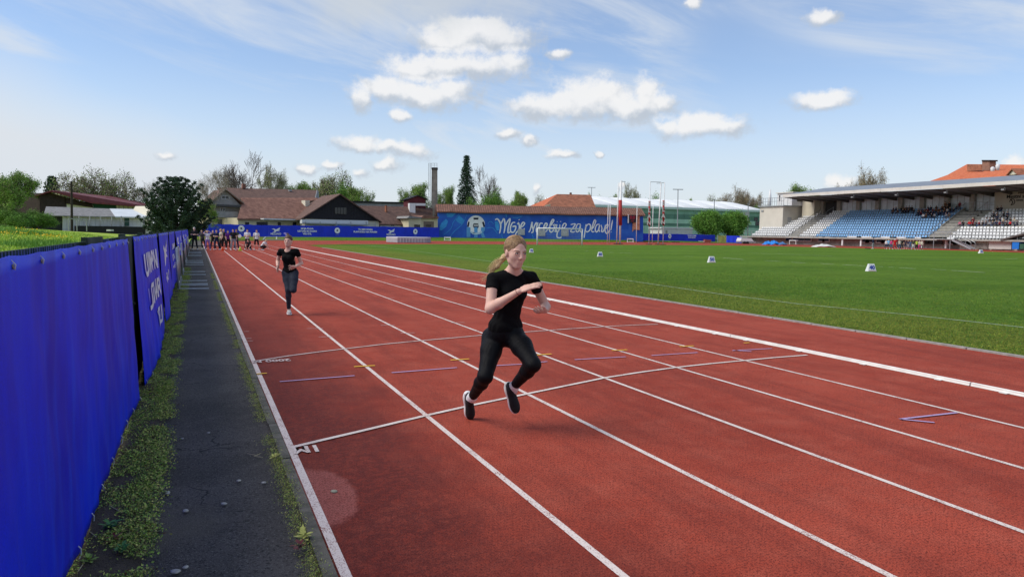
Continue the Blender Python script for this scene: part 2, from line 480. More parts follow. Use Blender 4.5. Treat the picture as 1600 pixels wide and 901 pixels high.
# verge soil strip, gently uneven
def verge():
    nx, ny = 8, 160
    V = []; Fc = []
    for j in range(ny + 1):
        y = -3 + 80 * (j / ny) ** 1.6
        for i in range(nx + 1):
            wob = .05 * mnoise.noise(Vector((0, y * 1.1, 3))) + .03 * mnoise.noise(Vector((7, y * 4, 3)))
            x = -1.2 + (VX1 + wob + .03 - -1.2) * i / nx
            z = .022 * (1 - (i / nx) ** 3) + .016 * mnoise.noise(Vector((x * 6, y * 5, 0))) - .012 * (i == nx) - (.012 if i == nx else 0)
            V.append((x, y, z))
    for j in range(ny):
        for i in range(nx):
            a = j * (nx + 1) + i; Fc.append((a, a + 1, a + nx + 2, a + nx + 1))
    me = np_mesh('verge', V, Fc, True); me.materials.append(SOIL)
    return tag(link(bpy.data.objects.new('verge', me)), kind='structure')
verge()

# ---- painted lines
def ribbon(pts, wd, z, name, m, parent=None):
    mb = MB(); pts = [Vector((p[0], p[1], 0)) for p in pts]; Ls = []
    for i, p in enumerate(pts):
        d = pts[min(i + 1, len(pts) - 1)] - pts[max(i - 1, 0)]; d.normalize()
        n = Vector((-d.y, d.x, 0)) * wd / 2
        Ls.append((p + n, p - n))
    for i in range(len(pts) - 1):
        a, b = Ls[i], Ls[i + 1]
        mb.quad((a[0].x, a[0].y, z), (a[1].x, a[1].y, z), (b[1].x, b[1].y, z), (b[0].x, b[0].y, z))
    o = mb.build(name, m, parent)
    if o.data.polygons[0].normal.z < 0: o.data.flip_normals()
    if parent is None: o['kind'] = 'structure'
    return o
LX = [.416 * HK, 1.235 * HK, 2.043 * HK, 2.827 * HK, 3.62 * HK, 4.404 * HK]
mk = bpy.data.objects.new('track_markings', None); C.objects.link(mk); mk['kind'] = 'structure'
for i, x in enumerate(LX):
    far = 96 if i else 93
    wd = .052 if i == 0 else .046
    ribbon([(x, -3), (x, 20), (x, 50), (x, far)], wd, .004, 'lane_line', LINE, mk)
def samp(pxs, z=0): return [G(a, b, z) for a, b in pxs]
ribbon(samp([(452, 700.5), (500, 689), (560, 675), (662, 650.5), (740, 633), (815, 617.5), (880, 604), (944, 590.8), (1000, 582), (1055, 574.5), (1110, 568.5), (1163, 563.5), (1210, 559), (1261, 555)]), .05, .008, 'start_line', LINE, mk)
ribbon(samp([(396, 565), (450, 556.5), (495, 550.5), (537, 545.5), (600, 538), (660, 532.3), (710, 528), (753, 524), (827, 518.5), (890, 514), (944, 510.4), (985, 508.4), (1028, 506.7)]), .045, .008, 'relay_line', LINE2, mk)
for a, b in (((401, 585.2), (417, 584.0)), ((553, 573.8), (586, 572.0)), ((704, 563.4), (733, 561.6)), ((838, 555.4), (862, 553.8)), ((956, 548.4), (980, 547.2)), ((1062, 542.2), (1084, 541.0)), ((1162, 536.6), (1171, 536.0))):
    ribbon([G(*a), G(*b)], .045, .012, 'hurdle_mark', YEL, mk)
for a, b in (((437, 597), (554, 587.6)), ((612, 583), (714, 575)), ((775, 571.8), (815, 569.6)), ((838, 567), (855, 565.5)), ((898, 562.5), (978, 558)), ((1018, 556), (1090, 551.3)), ((1144, 548.3), (1206, 545.0)), ((1146, 547.6), (1174, 549.8)), ((1406, 655.6), (1495, 645.5)), ((1406, 655.6), (1460, 661.0))):
    ribbon([G(*a), G(*b)], .035, .010, 'lane_dash', PUR, mk)
for (x, y, l) in ((492, 513.8, 26), (606, 508.6, 22), (715, 504.6, 22), (509, 527, 22), (637, 521, 22), (385, 518.6, 8), (388, 529.5, 10), (389, 533.5, 12), (330, 399.5, 9), (333, 408.5, 10), (356, 472, 14), (526, 468.6, 16), (610, 466, 14), (680, 464, 14)):
    ribbon([G(x - l / 2, y), G(x + l / 2, y - .5)], .022, .0095, 'tick_mark', LINE2, mk)
# stencilled codes read from the far side: "1M" and "2000M" painted upside down
Rz = Matrix.Rotation(math.pi, 3, 'Z')
o = text_obj('stencil_text', '1M', .17, Vector(G(479, 702.5)) + Vector((0, 0, .009)), Rz, LINE, mk, extrude=.0005, bold=.006)
o.scale = (1.0, 1.35, 1)
o = text_obj('stencil_text', '2000 M', .17, Vector(G(424, 564.2)) + Vector((0, 0, .0095)), Rz, LINE2, mk, extrude=.0005, bold=.005)
o.scale = (.9, 1.3, 1)
# football and throwing lines in the grass
FL = mat('field_chalk', (.28, .36, .22), .9, var=.3, scale=3)
FLB = mat('fresh_chalk', (.62, .66, .58), .9, var=.2, scale=3)
fm = bpy.data.objects.new('field_markings', None); C.objects.link(fm); fm['kind'] = 'structure'
sl = [(560, 381.6), (620, 388.5), (700, 399), (760, 407.5), (850, 420.5), (1000, 441), (1130, 460), (1250, 475), (1400, 489.5), (1510, 501.5), (1600, 511.5), (1700, 522)]
ribbon(samp(sl, .014), .085, .0185, 'side_line', FL, fm)
for a, b in (((1168, 395), (1240, 397.5)), ((1240, 397.5), (1300, 400)), ((1130, 402.8), (1162, 405.4)), ((1195, 407), (1220, 408.4)), ((1237, 409.5), (1258, 410.8)), ((1282, 411.5), (1303, 412.8)), ((1316, 413.4), (1351, 415.3)), ((1368, 416.0), (1380, 416.6)), ((1388, 417.2), (1397, 417.7)), ((1405, 418.2), (1431, 419.8)), ((1455, 420.5), (1478, 421.9)), ((1486, 422.3), (1539, 425.7)),
             ((1070, 400.4), (1082, 400.9)), ((951, 394.0), (959, 394.4)), ((967, 394.9), (988, 395.8)), ((914, 391.8), (919, 392.0)), ((1570, 404.4), (1590, 404.0)), ((1474, 396.9), (1480, 397))):
    ribbon([G(*a, .014), G(*b, .014)], .09, .0185, 'chalk_dash', FLB, fm)
for pts in ([(860, 404.5), (1000, 406), (1060, 407)], [(1000, 395.8), (1030, 396.5)], [(1440, 405.6), (1570, 404.6)], [(700, 389), (800, 388.2)]):
    ribbon(samp(pts, .014), .07, .0185, 'faint_line', FL, fm)

# ---- aluminium kerb rail
ALU = mat('white_aluminium', (.70, .69, .66), .45, spec=.5, var=.1, scale=5)
XR = 5.29 * HK
rail = thing('kerb_rail', 'long white ribbed metal kerb rail laid along the inside lane', 'kerb rail')
def rail_section(x, y, ln, d, name='rail_section'):
    mb = MB(); prof = [(-.038, .004), (-.038, .012), (-.028, .030), (-.028, .048), (-.016, .056), (-.014, .052), (-.002, .052), (0, .056), (.012, .056), (.014, .052), (.024, .052), (.030, .046), (.030, .030), (.038, .012), (.038, .004)]
    n = len(prof); vs = []
    for s in (0, 1):
        for a, z in prof: vs.append((a * .66, s * ln, z * .8))
    mb.add(vs, [(i, i + 1, i + 1 + n, i + n) for i in range(n - 1)] + [tuple(range(n)), tuple(reversed(range(n, 2 * n)))])
    return mb.mesh(name)
rme = rail_section(0, 0, 3.985, 0); rme.materials.append(ALU)
fme = MB().box((0, 0, 0), (.075, .08, .008)).mesh('rail_foot'); fme.materials.append(ALU)
for k in range(17):
    y0 = 1.2 + 4.0 * k
    inst('rail_section', rme, rail, (XR, y0, 0), (0, 0, random.uniform(-.0012, .0012)))
    for q in (.35, 1.4, 2.5, 3.6): inst('rail_foot', fme, rail, (XR - .035, y0 + q, .009))

# real blades on the nearest turf
rg = np.random.default_rng(31); n = 90000
yb = 3 + 24 * rg.random(n) ** 1.2; xb = XG + .02 + 13 * rg.random(n) ** 2.1
hb = rg.uniform(.014, .034, n); wd_ = .0022 + .00022 * np.hypot(xb, yb); th = rg.uniform(0, math.pi, n); dx_, dy_ = np.cos(th) * wd_, np.sin(th) * wd_; lx, ly = rg.normal(0, .5, n) * hb, rg.normal(0, .5, n) * hb
zb = np.full(n, .011)
V = np.stack([np.stack([xb - dx_, yb - dy_, zb], 1), np.stack([xb + dx_, yb + dy_, zb], 1), np.stack([xb + lx, yb + ly, zb + hb], 1)], 1).reshape(-1, 3)
me = np_mesh('turf_blades', V, np.arange(n * 3).reshape(-1, 3))
for m_ in (mat('turf_blade', (.085, .20, .016), .8, var=.3, scale=.8), mat('turf_blade_yellow', (.22, .25, .035), .8, var=.2, scale=.8), mat('turf_blade_dark', (.035, .10, .010), .8)): me.materials.append(m_)
py_ = np.clip((15.5 - xb) / 4, 0, 1) * .4 + .12; u_ = rg.random(n); me.polygons.foreach_set('material_index', np.where(u_ < py_, 1, np.where(u_ > .74, 2, 0)).astype(np.int32))
tag(link(bpy.data.objects.new('turf_blades', me)), 'short grass blades at the near edge of the playing field', 'grass', kind='stuff')
# ================================================================== signed-distance modelling for bodies
def A(*v): return np.array(v, dtype=np.float64)
def nz(v): return v / (np.linalg.norm(v) + 1e-12)
class Field:
    """union of soft primitives, meshed by surface nets"""
    def __init__(s, h): s.h = h; s.pr = []
    def cap(s, a, b, ra, rb, k=.02, sub=False): s.pr.append(('c', A(*a), A(*b), ra, rb, k, sub)); return s
    def ell(s, c, r, R=None, k=.02, sub=False): s.pr.append(('e', A(*c), A(*r), np.eye(3) if R is None else R, None, k, sub)); return s
    def cut(s, p, n, R=None): s.pr.append(('p', A(*p), nz(A(*n)), R, None, 0, True)); return s
    def box(s, pr):
        if pr[0] == 'c':
            r = max(pr[3], pr[4]); return np.minimum(pr[1], pr[2]) - r, np.maximum(pr[1], pr[2]) + r
        r = np.abs(pr[3]) @ pr[2]
        return pr[1] - r, pr[1] + r
    def run(s, disp=None):
        h = s.h
        bs = [s.box(p) for p in s.pr if not p[6] and p[0] != 'p']
        lo = np.min([b[0] for b in bs], axis=0) - 3 * h - .02; hi = np.max([b[1] for b in bs], axis=0) + 3 * h + .02
        n = np.ceil((hi - lo) / h).astype(int) + 1
        D = np.full(n, 1.0, dtype=np.float32)
        ax = [lo[i] + h * np.arange(n[i]) for i in range(3)]
        for p in s.pr:
            if p[0] == 'p':
                X, Y, Z = np.meshgrid(*ax, indexing='ij', sparse=True)
                d = (X - p[1][0]) * p[2][0] + (Y - p[1][1]) * p[2][1] + (Z - p[1][2]) * p[2][2]
                if p[3] is not None:   # limit the cut to a ball
                    c, r = p[3]
                    d = np.where((X - c[0]) ** 2 + (Y - c[1]) ** 2 + (Z - c[2]) ** 2 < r * r, d, -1)
                D = np.maximum(D, d.astype(np.float32)); continue
            k = p[5]; b0, b1 = s.box(p); pad = k + 3 * h + .01
            i0 = np.maximum(((b0 - pad - lo) / h).astype(int), 0); i1 = np.minimum(((b1 + pad - lo) / h).astype(int) + 2, n)
            sl = tuple(slice(i0[i], i1[i]) for i in range(3))
            X, Y, Z = np.meshgrid(ax[0][sl[0]], ax[1][sl[1]], ax[2][sl[2]], indexing='ij')
            if p[0] == 'c':
                a, b, ra, rb = p[1:5]; ab = b - a; l2 = max(ab @ ab, 1e-9)
                t = np.clip(((X - a[0]) * ab[0] + (Y - a[1]) * ab[1] + (Z - a[2]) * ab[2]) / l2, 0, 1)
                d = np.sqrt((X - a[0] - t * ab[0]) ** 2 + (Y - a[1] - t * ab[1]) ** 2 + (Z - a[2] - t * ab[2]) ** 2) - (ra + (rb - ra) * t)
            else:
                c, r, R = p[1], p[2], p[3]
                q = np.stack([X - c[0], Y - c[1], Z - c[2]], -1) @ R      # columns of R are the local axes
                k0 = np.linalg.norm(q / r, axis=-1); k1 = np.linalg.norm(q / (r * r), axis=-1) + 1e-9
                d = k0 * (k0 - 1) / k1
            d = d.astype(np.float32); cur = D[sl]
            if p[6]:
                d = -d; hh = np.maximum(k - np.abs(cur - d), 0) / max(k, 1e-6); D[sl] = np.maximum(cur, d) + hh * hh * k * .25
            else:
                hh = np.maximum(k - np.abs(cur - d), 0) / max(k, 1e-6); D[sl] = np.minimum(cur, d) - hh * hh * k * .25
        if disp is not None:
            X, Y, Z = np.meshgrid(*ax, indexing='ij', sparse=True)
            D = D + disp(X, Y, Z).astype(np.float32)
        return s.nets(D, lo, h)
    @staticmethod
    def nets(D, lo, h):
        S = D < 0
        n = np.array(D.shape) - 1
        cnt = np.zeros(n, np.int8)
        for i in (0, 1):
            for j in (0, 1):
                for k in (0, 1): cnt += S[i:n[0] + i, j:n[1] + j, k:n[2] + k]
        act = (cnt > 0) & (cnt < 8)
        idx = np.full(n, -1, np.int64); cells = np.argwhere(act); idx[act] = np.arange(len(cells))
        acc = np.zeros((len(cells), 3)); num = np.zeros(len(cells))
        corners = [(i, j, k) for i in (0, 1) for j in (0, 1) for k in (0, 1)]
        dv = {c: D[cells[:, 0] + c[0], cells[:, 1] + c[1], cells[:, 2] + c[2]].astype(np.float64) for c in corners}
        for c in corners:
            for a in range(3):
                if c[a] == 0:
                    c2 = list(c); c2[a] = 1; c2 = tuple(c2)
                    A_, B_ = dv[c], dv[c2]; m = (A_ < 0) != (B_ < 0)
                    t = np.where(m, A_ / np.where(m, A_ - B_, 1), 0)
                    p = np.array(c, float)[None, :].repeat(len(cells), 0); p[:, a] += t
                    acc += p * m[:, None]; num += m
        V = (cells + acc / np.maximum(num, 1)[:, None]) * h + lo
        F = []
        for a in range(3):
            b, c = (a + 1) % 3, (a + 2) % 3
            s0 = [slice(None)] * 3; s1 = [slice(None)] * 3; s0[a] = slice(0, -1); s1[a] = slice(1, None)
            e = S[tuple(s0)] != S[tuple(s1)]
            P = np.argwhere(e); P = P[(P[:, b] > 0) & (P[:, c] > 0) & (P[:, b] < D.shape[b] - 1) & (P[:, c] < D.shape[c] - 1)]
            def ix(db, dc):
                q = P.copy(); q[:, b] -= db; q[:, c] -= dc; return idx[q[:, 0], q[:, 1], q[:, 2]]
            Q = np.stack([ix(1, 1), ix(0, 1), ix(0, 0), ix(1, 0)], 1)
            ins = S[P[:, 0], P[:, 1], P[:, 2]]
            Q = np.where(ins[:, None], Q, Q[:, ::-1])
            F.append(Q)
        F = np.concatenate(F); F = F[(F >= 0).all(1)]
        return V, F
def field_obj(name, fld, m, parent, disp=None):
    if isinstance(fld, list):
        Vs, Fs, n0 = [], [], 0
        for q in fld:
            V, Fc = q.run(disp); Vs.append(V); Fs.append(Fc + n0); n0 += len(V)
        V, Fc = np.concatenate(Vs), np.concatenate(Fs)
    else: V, Fc = fld.run(disp)
    if parent is not None and parent.type == 'EMPTY' and parent.location.length > 0:
        V = V - np.array(parent.location)
    me = np_mesh(name, V, Fc, True); me.materials.append(m)
    return link(bpy.data.objects.new(name, me), parent)

SKIN = mat('skin', (.66, .40, .315), .55, spec=.35, var=.06, scale=9)
MATS['skin'].node_tree.nodes['Principled BSDF'].inputs['Subsurface Weight'].default_value = .08
MATS['skin'].node_tree.nodes['Principled BSDF'].inputs['Subsurface Radius'].default_value = (.02, .008, .004)
SKIN2 = mat('skin_pink', (.60, .33, .25), .6)
def cloth(name, col, rough=.85, **k): return mat('cloth_' + name, col, rough, var=.14, scale=14, spec=.12, bump=.25, bscale=300, **k)
BLK = cloth('black', (.0042, .0042, .005)); LEG = cloth('legging_black', (.0042, .0045, .006), .55)
GREYL = cloth('slate_grey', (.030, .036, .052)); WHT = cloth('white', (.72, .72, .74)); SHOEB = mat('shoe_mesh_black', (.011, .012, .014), .75, var=.3, scale=60, bump=.5, bscale=500)
SOLE = mat('white_foam_sole', (.74, .74, .74), .6); SOLEG = mat('grey_outsole', (.10, .10, .11), .8)
LIPM = mat('lips', (.52, .20, .17), .45); BROWM = mat('eyebrow_hair', (.11, .062, .036), .8); EYEW = mat('eye_white', (.75, .72, .70), .25); EYED = mat('iris', (.035, .03, .028), .2)

def hair_material(name, a, b_, ax=None):
    m = bpy.data.materials.new(name); m.use_nodes = True
    t = NT(m.node_tree); b = m.node_tree.nodes['Principled BSDF']
    U = t.n('ShaderNodeTexCoord').outputs['Object']
    if ax is None: s = t.v('MULTIPLY', U, (150, 150, 9))
    else: s = t.comb(*[t.m('MULTIPLY', t.v('DOT_PRODUCT', U, tuple(float(q) for q in a_)), k_) for a_, k_ in zip(ax, (170, 12, 85))])
    f = t.noise(s, 1.0, 3, .6)
    t.put(b.inputs['Base Color'], t.mix(t.ramp(f, .35, .65), a, b_))
    b.inputs['Roughness'].default_value = .5; b.inputs['Specular IOR Level'].default_value = .35
    bn = t.n('ShaderNodeBump'); bn.inputs['Strength'].default_value = .5; bn.inputs['Distance'].default_value = .004
    t.put(bn.inputs['Height'], f); t.t.links.new(bn.outputs[0], b.inputs['Normal'])
    return m
BLOND = hair_material('blond_hair', (.185, .100, .048), (.40, .255, .125))
BLONDL = hair_material('pale_blond_hair', (.42, .28, .13), (.64, .47, .25))
BROWN = hair_material('brown_hair', (.05, .028, .015), (.12, .068, .036))

def head_axes(fwd, up):
    f = nz(A(*fwd)); u = nz(A(*up) - f * (A(*up) @ f)); r = np.cross(f, u)
    return r, f, u          # the person's own right hand side, forward, up
def add_head(F, c, fwd, up, s, fine=True):
    r, f, u = head_axes(fwd, up); R = np.stack([r, f, u], 1)
    P = lambda x, y, z: c + (r * x + f * y + u * z) * s
    F.ell(P(0, -.012, .035), A(.074, .093, .083) * s, R, .02)
    F.ell(P(0, .030, -.018), A(.059, .063, .080) * s, R, .03)
    F.ell(P(0, .028, -.060), A(.047, .055, .046) * s, R, .025)
    F.cap(P(-.006, .066, -.094), P(.006, .066, -.094), .018 * s, .018 * s, .034)
    for q in (-1, 1):
        F.ell(P(.036 * q, .050, -.022), A(.025, .026, .028) * s, R, .022)
        if fine:
            F.ell(P(.032 * q, .098, .010), A(.018, .014, .0115) * s, R, .010, True)
            F.ell(P(.032 * q, .0775, .009), A(.0165, .012, .0115) * s, R, .004)
            F.cap(P(.014 * q, .084, .028), P(.046 * q, .072, .030), .0065 * s, .0055 * s, .014)
        F.ell(P(.071 * q, -.004, -.006), A(.010, .019, .031) * s, R, .006)
        F.cap(P(.040 * q, .01, -.066), P(.052 * q, -.012, -.04), .018 * s, .014 * s, .02)
    if fine:
        F.cap(P(0, .088, .018), P(0, .107, -.020), .0085 * s, .0115 * s, .010)
        for q in (-1, 1): F.ell(P(.0115 * q, .099, -.026), A(.0075, .009, .007) * s, R, .006)
        F.cap(P(-.015, .0845, -.0535), P(.015, .0845, -.0535), .0055 * s, .0055 * s, .014)
        F.cap(P(-.012, .083, -.064), P(.012, .083, -.064), .006 * s, .006 * s, .016)
        F.cap(P(-.020, .096, -.0588), P(.020, .096, -.0588), .0025 * s, .0025 * s, .004, True)
    return P, R
def add_torso(F, pel, chest, neck, shR, shL, s, g=0.0, female=True, k=.05):
    """g: garment thickness"""
    up1 = nz(chest - pel); rt = nz(shR - shL); f1 = nz(np.cross(up1, rt)); rt1 = nz(np.cross(f1, up1)); R = np.stack([rt1, f1, up1], 1)
    F.ell(pel, A(.148, .105, .10) * s + g, R, k)
    w = pel * .46 + chest * .54
    F.ell(w, A(.112, .085, .14) * s + g, R, k)
    F.ell(chest, A(.132, .098, .125) * s + g, R, k)
    F.cap(shR - rt * .02 * s, shL + rt * .02 * s, .047 * s + g, .047 * s + g, .05)
    if female:
        for q in (-1, 1): F.ell(chest + (rt * .058 * q + f1 * .062 + up1 * .005) * s, A(.052, .048, .050) * s + g, R, .035)
    return rt, f1, up1, R
def add_limb(F, a, b, c, r, k=.02, muscle=True):
    """two-bone limb; r = radii at a, b, c"""
    F.cap(a, b, r[0], r[1], k); m = b + (c - b) * .30
    if muscle:
        F.cap(b, m, r[1], r[3], k); F.cap(m, c, r[3], r[2], k)
    else: F.cap(b, c, r[1], r[2], k)
def add_hand(F, w, tip, nrm, s, curl=.2, spread=.0, thumb=1, k=.006):
    """w wrist, tip middle finger tip if stretched, nrm = back of the hand, thumb = side sign"""
    d = nz(tip - w); n = nz(nrm - d * (nrm @ d)); sd = np.cross(d, n) * thumb; ln = np.linalg.norm(tip - w)
    R = np.stack([sd, d, n], 1)
    F.ell(w + d * ln * .28, A(.037, .050, .0150) * s, R, .012)
    F.ell(w + d * ln * .40, A(.038, .030, .0125) * s, R, .010)
    for i, (o, lf) in enumerate(((.028, .90), (.0095, 1.0), (-.0095, .94), (-.027, .76))):
        base = w + d * ln * .48 + sd * o * s
        dd = nz(d + sd * o * spread * 18); L1 = ln * .52 * lf
        c1 = curl * (1 + .15 * i)
        m1 = base + (dd * math.cos(c1) - n * math.sin(c1)) * L1 * .42
        m2 = m1 + (dd * math.cos(c1 * 2) - n * math.sin(c1 * 2)) * L1 * .32
        m3 = m2 + (dd * math.cos(c1 * 2.8) - n * math.sin(c1 * 2.8)) * L1 * .26
        F.cap(base, m1, .0090 * s, .0085 * s, k); F.cap(m1, m2, .0085 * s, .0078 * s, .003); F.cap(m2, m3, .0078 * s, .0066 * s, .003)
    t0 = w + d * ln * .14 + sd * .026 * s; t1 = t0 + nz(d * .75 + sd * .75 - n * .25) * .040 * s; t2 = t1 + nz(d * 1.0 + sd * .3 - n * .2) * .030 * s
    F.cap(t0, t1, .0135 * s, .0105 * s, .010); F.cap(t1, t2, .0105 * s, .0080 * s, .004)

def wrinkle(amp, scale, seed=0):
    def f(X, Y, Z):
        a = np.sin(scale * (X * 1.3 + Z * .9 + .35 * np.sin(Y * 17 + seed)) + seed) * np.sin(scale * .63 * (Y * 1.1 - Z * 1.2) + 1.3 * np.sin(X * 13 + seed))
        b = np.sin(scale * 2.1 * (Z * 1.0 + .4 * X) + 2.2 * np.sin(X * 9 + Y * 11))
        return amp * (.7 * a + .3 * b)
    return f

def shoe(parent, heel, toe, up, s, upper, solem, outm=None, h=.006, name='shoe', stripe=None):
    """heel and toe are points on the sole; up = towards the ankle"""
    d = nz(toe - heel); u = nz(up - d * (up @ d)); r = np.cross(d, u); ln = np.linalg.norm(toe - heel); R = np.stack([r, d, u], 1)
    P = lambda x, y, z: heel + r * x * s + d * ln * y + u * z * s
    F = Field(h)
    F.ell(P(0, .20, .052), A(.034, ln * .235 / s, .050) * s, R, .02)
    F.ell(P(0, .52, .042), A(.038, ln * .30 / s, .036) * s, R, .03)
    F.ell(P(0, .78, .034), A(.041, ln * .22 / s, .027) * s, R, .03)
    F.ell(P(0, .17, .085), A(.030, .037, .030) * s, R, .02)
    F.cut(P(0, 0, .018), -u)
    sh = field_obj(name, F, upper, parent)
    F = Field(h)
    F.ell(P(0, .20, .012), A(.043, ln * .235 / s, .026) * s, R, .02); F.ell(P(0, .50, .010), A(.040, ln * .32 / s, .024) * s, R, .03); F.ell(P(0, .77, .012), A(.0475, ln * .25 / s, .022) * s, R, .03)
    F.ell(P(0, .03, .022), A(.028, .016, .022) * s, R, .012)
    so = field_obj('sole', F, solem, None); so.data.transform(Matrix.Translation(-Vector(parent.location))); so.parent = sh
    # laces
    mb = MB()
    off = -np.array(parent.location)
    for i in range(5):
        y = .40 + .065 * i; z = .080 - .050 * (y - .33) + .003
        a, b_ = P(-.017, y, z - .006) + off, P(.017, y + .03, z - .006) + off; c_ = P(0, y + .015, z + .002) + off
        mb.tube([a, c_, b_], .0022, 5)
    mb.build('laces', outm or upper, sh, True)
    return sh, so

def tuft(parent, starts, ends, m, name, n=60, r=.0016, sag=.05, seed=1, jitter=.012, wave=.012):
    """hair strands from around starts to around ends"""
    rg = np.random.default_rng(seed); mb = MB(); off = -np.array(parent.location)
    for i in range(n):
        t = rg.random(); a = starts(t, rg); b = ends(t, rg); pts = []
        ph = rg.random() * 6; am = wave * (.4 + rg.random())
        for q in range(7):
            x = q / 6; p = a * (1 - x) + b * x; p = p + A(0, 0, 1) * (math.sin(math.pi * x) * sag * (.6 + .8 * t)) + A(math.sin(ph + 5 * x), math.cos(ph * 2 + 4 * x), math.sin(ph * 3 + 6 * x)) * am * x
            pts.append(p + off)
        mb.tube(pts, [r, r * 1.1, r, r * .9, r * .8, r * .6, r * .25], 4, False)
    return mb.build(name, m, parent, True)

# ================================================================== the two runners
PXS = .95
def px(x, y, F): return np.array(W(x, y, F * PXS))
cam_r, cam_f = RX.copy(), FX.copy()

def runner_near():
    base = W(782, 656, 6.15); base.z = 0
    t = thing('person', 'young woman with blond ponytail sprinting in black t-shirt, black leggings and white socks', 'person', base)
    s = .97
    pel = px(789, 515, 6.31); chest = px(797, 456, 6.26); neck = px(803, 427, 6.25)
    shR, shL = px(770, 436, 6.17), px(831, 434, 6.36)
    elR, wrR, hR = px(766, 482, 6.05), px(811, 455, 5.90), px(846, 441, 5.89)
    elL, wrL, hL = px(853, 479, 6.50), px(852, 485, 6.27), px(835, 487, 6.20)
    hipR, hipL = px(772, 527, 6.34), px(806, 526, 6.29)
    knR, anR, heR, toR = px(758, 588, 6.10), px(738, 620, 6.47), px(729, 611, 6.56), px(734, 652.5, 6.63)
    knL, anL, heL, toL = px(833, 569, 5.98), px(803, 603, 6.27), px(792, 598, 6.36), px(806, 645, 6.33)
    hc = px(805.5, 394, 6.17)
    ya = math.radians(27); fw = nz(-cam_f * math.cos(ya) + cam_r * math.sin(ya) + A(0, 0, -.20)); hup = A(0, 0, 1) + cam_r * .03
    h = .0058
    B = Field(h)
    add_torso(B, pel, chest, neck, shR, shL, s * .97)
    B.cap(neck - A(0, 0, .02), hc + (-fw * .012 - A(0, 0, .075)), .052 * s, .047 * s, .03)
    B.cap(neck + (shR - neck) * .55, neck + A(0, 0, .035), .034, .040, .04); B.cap(neck + (shL - neck) * .55, neck + A(0, 0, .035), .034, .040, .04)
    P, R = add_head(B, hc, fw, hup, 1.10)
    add_limb(B, shR, elR, wrR, (.046, .041, .0235, .0405), .02)
    add_limb(B, shL, elL, wrL, (.044, .038, .0240, .036), .02)
    add_hand(B, wrR, hR, A(0, 0, 1) - cam_f * .5, 1.0, .10, 0.0, -1)
    add_hand(B, wrL, hL, -A(0, 0, .8) - cam_f * .6 , 1.0, .30, .8, 1)
    add_limb(B, hipR, knR, anR, (.078, .052, .036, .050), .03); add_limb(B, hipL, knL, anL, (.078, .052, .036, .050), .03)
    B.cap(anR, heR * .55 + toR * .45 + (anR - heR) * .25, .033, .030, .02); B.cap(anL, heL * .55 + toL * .45 + (anL - heL) * .25, .033, .030, .02)
    body = field_obj('body', B, SKIN, t)
    # t-shirt
    g = .012
    S = Field(.0065)
    rt, f1, up1, TR = add_torso(S, pel + nz(chest - pel) * .03, chest, neck, shR, shL, s, g, k=.06)
    SL = []
    for a_, b_, fr_ in ((shR, elR, .36), (shL, elL, .40)):
        Q = Field(.0065); Q.cap(a_ + (a_ - b_) * .02, a_ + (b_ - a_) * (fr_ + .2), .0515, .0555, .03); Q.cut(a_ + (b_ - a_) * fr_, nz(b_ - a_) + A(0, 0, .25)); SL.append(Q)
    S.cap(neck + (shR - neck) * .55 - A(0, 0, .006), neck + A(0, 0, .004), .048, .05, .03); S.cap(neck + (shL - neck) * .55 - A(0, 0, .006), neck + A(0, 0, .004), .048, .05, .03)
    hem = pel - up1 * .020
    S.cut(hem, -up1 + f1 * .02)
    S.ell(neck + A(0, 0, .046) + f1 * .016, A(.074, .074, .054), TR, .006, True)
    field_obj('t_shirt', [S] + SL, BLK, t, wrinkle(.0038, 38, 2))
    # leggings
    Lg = Field(.0065)
    Lg.ell(pel - up1 * .02, A(.150, .112, .115) * s + .004, TR, .05)
    Lg.ell(pel + up1 * .06, A(.122, .095, .10) * s + .004, TR, .05)
    for hp, kn, an in ((hipR, knR, anR), (hipL, knL, anL)):
        bw = -f1 * .03
        Lg.cap(hp + bw - up1 * .01, hp + (kn - hp) * .35, .093, .088, .05)
        Lg.cap(hp + (kn - hp) * .35, kn, .086, .061, .03)
        back = nz(np.cross(np.cross(kn - hp, an - kn), an - kn)) * 0
        m = kn + (an - kn) * .30
        Lg.cap(kn, m, .059, .0575, .03); Lg.cap(m, an, .0565, .039, .03)
    for an, kn in ((anR, knR), (anL, knL)): Lg.cut(an + nz(kn - an) * .035, nz(an - kn), (an + nz(an - kn) * .03, .075))
    field_obj('leggings', Lg, LEG, t, wrinkle(.0016, 46, 5))
    # socks and shoes
    for an, kn, he, to in ((anR, knR, heR, toR), (anL, knL, heL, toL)):
        F = Field(.005)
        e = he * .72 + to * .28 + (an - he) * .30
        F.cap(an + nz(kn - an) * .045, an + nz(e - an) * .035, .0385, .040, .02); F.cap(an, e, .038, .036, .03)
        F.cut(an + nz(kn - an) * .050, nz(kn - an), (an + nz(kn - an) * .08, .07))
        field_obj('sock', F, WHT, t)
    shoe(t, heR, toR, -cam_f * 1.0 + cam_r * .35 + A(0, 0, .2), 1.04, SHOEB, SOLE, mat('shoe_lace_black', (.02, .02, .022), .7))
    shoe(t, heL, toL, -cam_f * 1.0 + cam_r * .30 + A(0, 0, .25), 1.04, SHOEB, SOLE, mat('shoe_lace_black', (.02, .02, .022), .7))
    # hair cap with a centre parting
    K = 1.10
    r, f, u = head_axes(fw, hup); HR = np.stack([r, f, u], 1)
    F = Field(.0048)
    F.ell(P(0, -.016, .040), A(.080, .097, .086) * K, HR, .01)
    F.ell(P(0, -.058, .005), A(.060, .055, .066) * K, HR, .03)
    # face opening
    F.ell(P(0, .100, -.034), A(.068, .080, .098) * K, HR, .006, True); F.ell(P(0, .098, .030), A(.034, .060, .050) * K, HR, .02, True)
